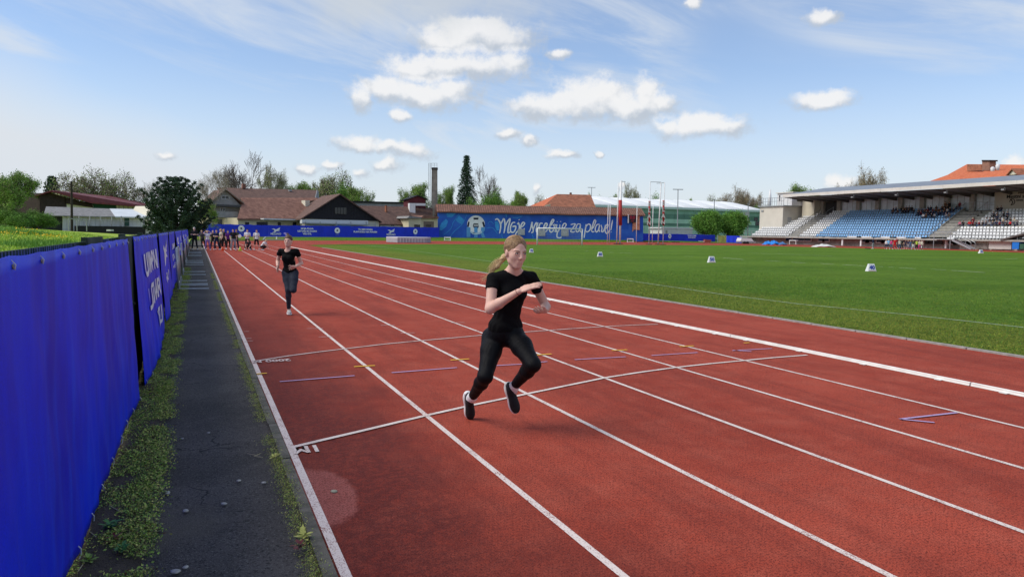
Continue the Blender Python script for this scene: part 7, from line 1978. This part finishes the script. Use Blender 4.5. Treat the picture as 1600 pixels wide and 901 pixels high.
# red ramp, trailer, tarpaulins, planks
pl_ = G(1106, 379.4); F_ = 168; A_ = W(1100.5, 379.3, F_); t = thing('red_ramp', 'low red wooden ramp lying in front of the blue fence', 'ramp')
q = VP(W(1100, 350, 168), W(1113, 350, 168)); slab(q, [(1100.5, 379.6), (1109.5, 379.8), (1112, 374.6), (1102, 374)], 1.5, mat('ramp_red', (.30, .07, .05), .8), 'deck', t); slab(q, [(1092, 377.2), (1101, 377.6), (1101, 376.7), (1092, 376.2)], .3, STEELW, 'plank', t)
for x0, x1, lb in ((1032, 1044, 'dark rubber mat on the far track edge, left one'), (1051, 1062, 'dark rubber mat on the far track edge, right one')):
    q = VP(W(x0, 350, 160), W(x1, 350, 160)); o = slab(q, [(x0, 379.4), (x1, 379.4), (x1, 377.8), (x0, 377.6)], 1, mat('rubber_dark', (.02, .02, .02), .8), 'rubber_mat', None); tag(o, lb, 'mat')
t = thing('flat_trailer', 'white covered trailer parked at the left end of the grandstand', 'trailer'); q = VP(W(1156, 350, 152), W(1186, 350, 152))
slab(q, [(1157, 376.6), (1178, 377), (1174, 372), (1159, 371.6)], 3, STEELW, 'cover', t); slab(q, [(1156, 378.6), (1181, 379.2), (1181, 377), (1156, 376.4)], 2.6, STEELG, 'bed', t, .1)
for x in (1163.5, 1168): c_ = q.at(x, 379.6, .2); MB().tube([c_, c_ - q.n * .3], .34, 12).build('wheel', mat('tyre', (.012, .012, .012), .8), t)
def heap(x0, x1, y0, y1, F_, m, label, name, sd):
    q = VP(W(x0, 350, F_), W(x1, 350, F_)); A_, B_ = q.at(x0, y1), q.at(x1, y1); top = q.at(x0, y0).z; ln = (B_ - A_).length; V = []; nx, ny = 22, 10
    for j in range(ny + 1):
        for i in range(nx + 1):
            u, v = i / nx, j / ny; h_ = (math.sin(math.pi * u) ** .5) * (math.sin(math.pi * (v * .9 + .05)) ** .6) * (top) * (.72 + .42 * mnoise.noise(Vector((u * 4 + sd, v * 3, sd))))
            p_ = q.w(q.az(x0, y1)[0] + ln * u, max(0, h_), .9 - 2.4 * v); V.append(p_)
    Fc = [(j * (nx + 1) + i, j * (nx + 1) + i + 1, (j + 1) * (nx + 1) + i + 1, (j + 1) * (nx + 1) + i) for j in range(ny) for i in range(nx)]
    me = np_mesh(name, V, Fc); me.materials.append(m); o = link(bpy.data.objects.new(name, me)); md = o.modifiers.new('thickness', 'SOLIDIFY'); md.thickness = .03
    return tag(o, label, 'tarpaulin')
BT = mat('blue_tarpaulin', (.015, .20, .62), .5, var=.25, scale=2)
heap(1194, 1206, 375.5, 381, 145, BT, 'crumpled bright blue tarpaulin heap, left one under the stand', 'tarpaulin', 1); heap(1203, 1218, 374, 381.4, 144, BT, 'tallest crumpled bright blue tarpaulin heap under the stand', 'tarpaulin', 5); heap(1216, 1228, 377, 381.6, 143, mat('dull_blue_tarpaulin', (.05, .14, .32), .6), 'duller blue tarpaulin heap right of the bright ones', 'tarpaulin', 9)
heap(1272, 1304, 380, 383.6, 122, mat('pale_sheet', (.62, .62, .60), .7), 'pale plastic sheeting spread on the ground under the stand', 'tarpaulin', 3)
t = thing('white_table', 'white folding table standing under the stand by the pale sheeting', 'table'); q = VP(W(1232, 350, 128), W(1246, 350, 127)); slab(q, [(1233, 376), (1244, 376.2), (1244, 375), (1233, 374.8)], 1.2, STEELW, 'table_top', t)
for x in (1233.6, 1243.4): slab(q, [(x - .4, 381.8), (x + .4, 381.8), (x + .4, 375.8), (x - .4, 375.8)], .1, STEELW, 'leg', t)
q = VP(W(1354, 350, 100), W(1362, 350, 100)); o = slab(q, [(1354, 388.6), (1360, 388.9), (1360, 387.6), (1354, 387.3)], .5, mat('dark_bag', (.02, .02, .022), .8), 'bag', None); tag(o, 'dark bag lying left of the man in grey trousers', 'bag')

# cones and ball
def cone(x, y, m, label):
    p = G(x, y); t = thing('training_cone', label, 'cone', p); MB().tube([(0, 0, .02), (0, 0, .30)], [.11, .025], 14).build('cone_body', m, t, True); MB().box((0, 0, .012), (.30, .30, .024)).build('base', m, t)
cone(347.6, 391.6, mat('cone_orange', (.75, .10, .02), .5), 'small orange cone at the feet of the waiting group'); cone(375.3, 391.6, mat('cone_yellow', (.50, .62, .06), .5), 'small yellow-green cone between the standing and the crouching pupils')

# ---------------------------------------------------------------- groups of people
SKN = [mat('skin_a', (.66, .42, .33), .6), mat('skin_b', (.46, .27, .20), .6)]
CL = {}
def clm(name, col): 
    if name not in CL: CL[name] = mat('fabric_' + name, col, .85, var=.10, scale=8, spec=.12)
    return CL[name]
COL = dict(black=(.020, .020, .023), navy=(.025, .033, .075), white=(.70, .71, .74), lilac=(.27, .17, .42), purple=(.12, .03, .22), beige=(.50, .44, .33), grey=(.28, .29, .32), olive=(.06, .075, .045), red=(.50, .02, .025), pink=(.62, .12, .22), sky=(.22, .42, .68), jeans=(.06, .10, .20), neon=(.55, .68, .10), cream=(.60, .52, .44), dark=(.055, .050, .062), brown=(.14, .08, .05), hotpink=(.66, .06, .24), blond=(.42, .29, .15), hair=(.05, .03, .02), grayhair=(.42, .41, .40), teal=(.03, .18, .2), maroon=(.16, .02, .03))
def figure(base, h, face, pose, top, bottom, hair, label, vox=.034, shoes='white', group=None, cat='person', long_hair=False, shorts=False, sleeves=.45, hold=None, seed=0, cap_=None, ob=None):
    rg = random.Random(seed * 7 + 3); k = h / 1.7; t = thing('person', label, cat, base, 0, group)
    f = A(math.sin(face), math.cos(face), 0); r = A(math.cos(face), -math.sin(face), 0); u = A(0, 0, 1); O = A(*base)
    P = lambda x, y, z: O + (r * x + f * y + u * z) * k
    j = lambda a: rg.uniform(-a, a)
    if pose in ('stand', 'arms', 'lean', 'up', 'back'):
        ln = .10 if pose == 'lean' else 0.0; st_ = .10 + abs(j(.05))
        pel = P(j(.03), 0, .90); ch = P(ln * .4 + j(.02), .02, 1.24); nk = P(ln * .6, .02, 1.44); sR, sL = P(.17 + ln * .5, .01, 1.38), P(-.17 + ln * .5, .01, 1.38); hc = P(ln * .7 + j(.02), .05, 1.585)
        hR, hL = P(.09, 0, .88), P(-.09, 0, .88); kR, kL = P(.09 + st_ * .4 - ln, .05 + j(.05), .48), P(-.09 - st_ * .4 - ln * .4, .04 + j(.05), .48); aR, aL = P(.08 + st_ - ln * 2, 0, .08), P(-.08 - st_ - ln, -.02, .08)
        if pose == 'arms': eR, eL = P(.24, .02, 1.14), P(-.24, .02, 1.14); wR, wL = P(-.03, .22, 1.16), P(.03, .20, 1.12)
        elif pose == 'up': eR, eL = P(.34, .05, 1.44), P(-.34, .05, 1.44); wR, wL = P(.14, .03, 1.62), P(-.14, .03, 1.62)
        else: eR, eL = P(.24, -.02, 1.12), P(-.24, -.03, 1.12); wR, wL = P(.22 + j(.05), .06 + j(.08), .88), P(-.22 + j(.05), .06 + j(.08), .88)
    elif pose == 'crouch':
        pel = P(0, -.10, .34); ch = P(0, .12, .62); nk = P(0, .24, .76); sR, sL = P(.16, .20, .72), P(-.16, .20, .72); hc = P(0, .34, .84); hR, hL = P(.09, -.08, .34), P(-.09, -.08, .34); kR, kL = P(.14, .30, .40), P(-.16, .22, .28); aR, aL = P(.12, .02, .08), P(-.12, -.18, .08)
        eR, eL = P(.20, .36, .46), P(-.20, .34, .44); wR, wL = P(.12, .50, .26), P(-.10, .46, .22)
    else:   # sit
        pel = P(0, 0, .10); ch = P(0, .05 + j(.05), .42); nk = P(j(.02), .09, .62); sR, sL = P(.17, .05, .56), P(-.17, .05, .56); hc = P(j(.04), .14, .77); hR, hL = P(.09, .03, .10), P(-.09, .03, .10); kR, kL = P(.11, .44, .12), P(-.11, .44, .12); aR, aL = P(.11, .46, -.30), P(-.11, .46, -.30)
        eR, eL = P(.24, .12, .32), P(-.24, .12, .32); wR, wL = P(.06 + j(.04), .32, .26), P(-.06 + j(.04), .34, .24)
    s = k; B = Field(vox * k if k < 1 else vox)
    hr = .100 * (1 if h > 1.3 else 1.12)
    B.ell(hc, A(.078, .095, .115) * k * (1 if h > 1.3 else 1.15), None, .02); B.cap(nk - u * .04 * k, hc - u * .05 * k, .052 * k, .048 * k, .02); B.cap(sR, sL, .04 * k, .04 * k, .03); B.ell(ch, A(.10, .08, .14) * k, None, .03); B.ell(pel, A(.11, .09, .09) * k, None, .03); B.cap(ch, pel, .08 * k, .08 * k, .03)
    for a_, b_, c_ in ((sR, eR, wR), (sL, eL, wL)): B.cap(a_, b_, .042 * k, .038 * k, .02); B.cap(b_, c_, .038 * k, .030 * k, .02); B.cap(c_, c_ + nz(c_ - b_) * .10 * k, .032 * k, .024 * k, .02)
    for a_, b_, c_ in ((hR, kR, aR), (hL, kL, aL)): B.cap(a_, b_, .06 * k, .045 * k, .02); B.cap(b_, c_, .048 * k, .036 * k, .02)
    field_obj('body', B, SKN[rg.random() < .3], t)
    T = Field(vox * k if k < 1 else vox); g = .022 * k
    rt = nz(sR - sL); up_ = nz(ch - pel); fw_ = nz(np.cross(up_, rt)); RR = np.stack([rt, np.cross(rt, up_) * -1, up_], 1); RR[:, 1] = np.cross(RR[:, 2], RR[:, 0])
    T.ell(ch, A(.145, .105, .16) * k + g, RR, .05); T.ell(pel * .75 + ch * .25, A(.135, .10, .13) * k + g, RR, .05); T.cap(sR, sL, .055 * k + g * .5, .055 * k + g * .5, .04); T.cap(nk, (sR + sL) / 2, .05 * k, .05 * k, .03)
    for a_, b_, c_ in ((sR, eR, wR), (sL, eL, wL)):
        T.cap(a_, a_ + (b_ - a_) * min(1, sleeves * 1.3), .052 * k + g * .4, .050 * k + g * .4, .03)
        if sleeves > .8: T.cap(b_, b_ + (c_ - b_) * .92, .048 * k + g * .3, .038 * k + g * .3, .03)
    field_obj('top', T, clm(top, COL[top]), t)
    Q = Field(vox * k if k < 1 else vox); Q.ell(pel - up_ * .03 * k, A(.145, .105, .11) * k + .004, RR, .04)
    for a_, b_, c_ in ((hR, kR, aR), (hL, kL, aL)):
        Q.cap(a_, b_, .088 * k, .066 * k, .03)
        if not shorts: Q.cap(b_, c_ + (b_ - c_) * .12, .066 * k, .052 * k, .03)
    field_obj('trousers' if not shorts else 'shorts', Q, clm(bottom, COL[bottom]), t)
    Hh = Field(.03 * k if k < 1 else .03); q_ = 1.15 if h <= 1.3 else 1.0
    Hh.ell(hc + (u * .035 - f * .018) * k, A(.088, .100, .100) * k * q_, None, .02)
    if long_hair: Hh.cap(hc - f * .06 * k, hc - f * .10 * k - u * .20 * k, .07 * k, .045 * k, .03)
    Hh.ell(hc + (f * .12 - u * .035) * k, A(.075, .085, .085) * k * q_, None, .01, True)
    field_obj('hair' if not cap_ else 'cap', Hh, clm(cap_ or hair, COL[cap_ or hair]), t)
    for a_ in (aR, aL):
        Fs = Field(.026 * k if k < 1 else .026); dn = u * -.045 * k; Fs.ell(a_ + dn + f * .06 * k, A(.050, .050, .045) * k, None, .02); Fs.cap(a_ + dn * .6, a_ + dn + f * .14 * k, .048 * k, .036 * k, .02)
        field_obj('shoe', Fs, clm(shoes, COL[shoes]), t)
    return t, P
toC = lambda p: math.atan2(-p.x, -p.y)          # faces the camera
GK = 'pupils waiting at the far end of the straight'
def pup(x, yt, yf, top, bottom, hair, label, pose='stand', turn=0.0, **kw):
    p = G(x, yf); F_ = p.x * FX[0] + p.y * FX[1]; h = W(x, yt, F_).z
    kw.setdefault('group', GK); full = {'crouch': 1.5}.get(pose)
    return figure(p, full or h, toC(p) + turn, pose, top, bottom, hair, label, seed=int(x * 10), **kw)
pup(304.4, 355.0, 390, 'black', 'black', 'grayhair', 'grey-haired man in black t-shirt and black trousers, leftmost of the waiting group', 'arms')
pup(317, 359, 389.2, 'dark', 'black', 'hair', 'girl in dark top and black leggings leaning next to the man in black', 'lean', .3, long_hair=True)
pup(324.5, 360, 390.8, 'white', 'lilac', 'blond', 'girl in white top and wide lilac trousers with hands at her head', 'up', -.2)
pup(333.3, 360, 389.8, 'black', 'black', 'blond', 'pupil in black half hidden behind the one in navy', 'stand', .4)
pup(338.8, 359, 390.2, 'navy', 'navy', 'brown', 'pupil in navy top and navy trousers with folded arms', 'arms')
pup(346, 357.5, 390.4, 'beige', 'black', 'blond', 'blond girl in beige top and black trousers seen from the side', 'stand', 1.2, long_hair=True)
pup(350.6, 358, 388.6, 'black', 'black', 'blond', 'blond pupil in black just behind the girl in beige', 'stand', .8)
pup(356.5, 360, 389.2, 'purple', 'black', 'brown', 'girl in purple top and black leggings right of the orange cone', 'stand', -.4, long_hair=True)
pup(364.8, 357.8, 390.8, 'black', 'grey', 'hair', 'pupil in black t-shirt and light grey trousers', 'stand', 0)
r_, Pk = pup(369.3, 358.2, 389.6, 'olive', 'navy', 'brown', 'pupil in olive shirt holding a white paddle beside the grey trousers', 'arms', -.3)
pd = W(374.6, 368.8, 52.5); t = thing('white_paddle', 'round white signal paddle held by the pupil in olive shirt', 'paddle', pd); MB().tube([(0, 0, 0), (.02 * RX[0], .02 * RX[1], 0)], .001, 4) if False else None
mb = MB(); n_ = Vector((-FX[0], -FX[1], 0)); rr_ = Vector(RX)
mb.prism([rr_ * .13 * math.cos(a) + Vector((0, 0, .13 * math.sin(a))) for a in np.linspace(0, 2 * math.pi, 16, endpoint=False)], n_ * .01); mb.build('disc', STEELW, t); MB().tube([(0, 0, -.12), -rr_ * .12 + Vector((0, 0, -.24))], .012, 5).build('handle', BRWN, t)
pup(386.8, 358, 390.2, 'white', 'black', 'hair', 'boy in white t-shirt and black trousers, left of the two in white', 'arms')
pup(401, 359, 390.4, 'white', 'black', 'brown', 'boy in white t-shirt and black shorts, right of the two in white', 'stand', 0, shorts=True)
pup(389.5, 377, 391, 'dark', 'black', 'hair', 'dark-haired pupil crouching at the start before the first boy in white', 'crouch', .3)
pup(410.5, 378, 391, 'white', 'black', 'blond', 'pupil in white t-shirt crouching at the start on the far right of the group', 'crouch', -1.2)
GR = 'children gathered on the far side of the field'
def kid(x, yt, yf, top, bottom, hair, label, **kw):
    p = G(x, yf); F_ = p.x * FX[0] + p.y * FX[1]; h = W(x, yt, F_).z; kw.setdefault('group', GR)
    return figure(p, h, toC(p) + kw.pop('turn', 0), kw.pop('pose', 'stand'), top, bottom, hair, label, vox=.045, seed=int(x * 10), **kw)
kid(1364, 371.3, 388.5, 'navy', 'grey', 'hair', 'man in navy jacket and grey trousers standing apart before the stand', turn=1.9, sleeves=.9, group=None)
kid(1384.2, 374.8, 388.6, 'white', 'navy', 'blond', 'child in white top at the left end of the far group', turn=.6)
kid(1387.6, 373.6, 389.6, 'sky', 'navy', 'blond', 'child in light blue t-shirt in the far group', turn=.3, shorts=True)
kid(1392, 374.6, 389.2, 'hotpink', 'jeans', 'brown', 'child in bright pink t-shirt and jeans in the far group')
kid(1397.6, 373, 389.8, 'red', 'red', 'hair', 'child dressed all in red with a white cap', cap_='white')
kid(1400.6, 371.6, 387.6, 'maroon', 'dark', 'maroon', 'taller figure in maroon just behind the child in red')
kid(1405, 374.2, 389.8, 'cream', 'jeans', 'blond', 'child in cream top and jeans right of the red one', turn=-.4)
kid(1409, 373.2, 389.6, 'black', 'black', 'hair', 'child all in black in the middle of the far group', turn=.5)
kid(1414.6, 374.6, 388.8, 'dark', 'navy', 'brown', 'child in dark jacket and navy shorts in the far group', turn=-.3, shorts=True)
kid(1418.4, 375.6, 388.2, 'navy', 'grey', 'blond', 'smaller child in navy top and grey trousers in the far group')
kid(1422, 375.6, 389.8, 'jeans', 'jeans', 'blond', 'child in denim blue clothes in the far group', turn=.4)
kid(1426.6, 374.8, 389.8, 'olive', 'white', 'blond', 'child in olive top and white trousers beside the neon one')
kid(1431.8, 375.2, 390, 'neon', 'black', 'brown', 'child in neon yellow top and black trousers', turn=-.5)
kid(1436.2, 375.4, 390, 'cream', 'hotpink', 'hair', 'child in cream top and pink trousers near the right end of the far group')
kid(1439.6, 375.6, 390.2, 'cream', 'dark', 'hair', 'last child at the right end of the far group, dark trousers', turn=.5)

# ---------------------------------------------------------------- spectators in the stand
protos = []
for k_, (ps_) in enumerate(('sit', 'sit', 'sit')):
    t_, _ = figure(Vector((0, 0, 0)), 1.62, math.radians(-90) + (k_ - 1) * .25, ps_, 'black', 'navy', 'hair', 'tmp', vox=.055, seed=90 + k_, sleeves=.95)
    protos.append(t_)
cnt = {}
ORD = ['first', 'second', 'third', 'fourth', 'fifth', 'sixth', 'seventh', 'eighth', 'ninth', 'tenth', 'eleventh', 'twelfth', 'thirteenth', 'fourteenth', 'fifteenth', 'sixteenth', 'seventeenth', 'eighteenth', 'nineteenth', 'twentieth']
rs = random.Random(5); used_ = set(); SPEC = []
def seat_at(x, row): 
    y, _ = S.at(x, 340, B0 + RD * row); y = round(y / SP) * SP; return y
def crowd(x0, x1, rows, dens, pal, where):
    for row in rows:
        xs = x0; 
        while xs < x1:
            if rs.random() < dens:
                y = seat_at(xs, row)
                if (row, round(y / SP)) not in used_:
                    used_.add((row, round(y / SP))); SPEC.append((xs, row, y, rs.choice(pal), where))
            xs += 4.9
DK = ['black', 'black', 'dark', 'navy', 'black', 'brown', 'dark', 'white', 'grey', 'maroon']
MX = ['red', 'pink', 'navy', 'navy', 'black', 'maroon', 'dark', 'dark', 'beige', 'maroon', 'grey']
crowd(1396, 1428, (9, 10), .9, DK[:7], 'in the small dark cluster')
crowd(1436, 1492, (8, 9), .80, DK, 'in the large dark cluster'); crowd(1446, 1500, (10,), .8, DK[:6], 'in the large dark cluster')
crowd(1442, 1486, (7,), .5, DK, 'in the large dark cluster')
crowd(1502, 1600, (4,), .70, MX, 'behind right block rail'); crowd(1552, 1580, (6, 7), .6, ['navy', 'dark', 'black', 'navy'], 'in the right block'); crowd(1512, 1596, (5,), .5, MX, 'behind right block rail'); crowd(1556, 1586, (9,), .55, ['navy', 'dark', 'black'], 'in the right block')
rowname = {4: 'fifth row', 5: 'sixth row', 6: 'seventh row', 7: 'eighth row', 8: 'ninth row', 9: 'tenth row', 10: 'top row'}
SPEC.sort(key=lambda q: (q[1], q[0])); cnt = {}
for (x, row, y, c_, where) in SPEC:
    key = (where, row, c_); cnt[key] = cnt.get(key, 0) + 1
    nm = {'hotpink': 'bright pink', 'dark': 'charcoal'}.get(c_, c_)
    lb = f"{nm} jacket, {rowname[row]} {where.replace('in the ', '')}, {ORD[cnt[key] - 1]} from left"
    src = protos[rs.randrange(3)]
    o = src.copy(); C.objects.link(o); o.location = (SX + B0 + RD * row + .02, y, zrow0 + RZ * row + .43); o.rotation_euler = (0, 0, rs.uniform(-.3, .3)); o.scale = (rs.uniform(.9, 1.08),) * 3
    o['label'] = lb; o['group'] = 'spectators sitting in the grandstand'
    bot = rs.choice(['navy', 'black', 'dark', 'jeans']); hr_ = rs.choice(['hair', 'brown', 'blond', 'hair', 'hair'])
    for ch in src.children:
        d_ = ch.copy(); C.objects.link(d_); d_.parent = o; st_ = ch.name.split('.')[0]
        m_ = {'top': c_, 'trousers': bot, 'hair': hr_}.get(st_)
        if m_: d_.material_slots[0].link = 'OBJECT'; d_.material_slots[0].material = clm(m_, COL[m_])
for p_ in protos:
    for ch in list(p_.children): bpy.data.objects.remove(ch)
    bpy.data.objects.remove(p_)
# two people standing under the glass
for x, c_, lb in ((1476.5, 'brown', 'person in brown standing under the glass, left of the two standing'), (1483, 'black', 'person in black standing under the glass beside the pillar'), (1499, 'maroon', 'person standing at the right end of the dark cluster by the stair rail')):
    y = S.at(x, 320, BB - 1.3)[0]; figure(Vector((SX + BB - 1.2, y, ztop + .1)), 1.75, math.radians(-90), 'stand', c_, 'black', 'hair', lb, vox=.05, seed=int(x), sleeves=.9)
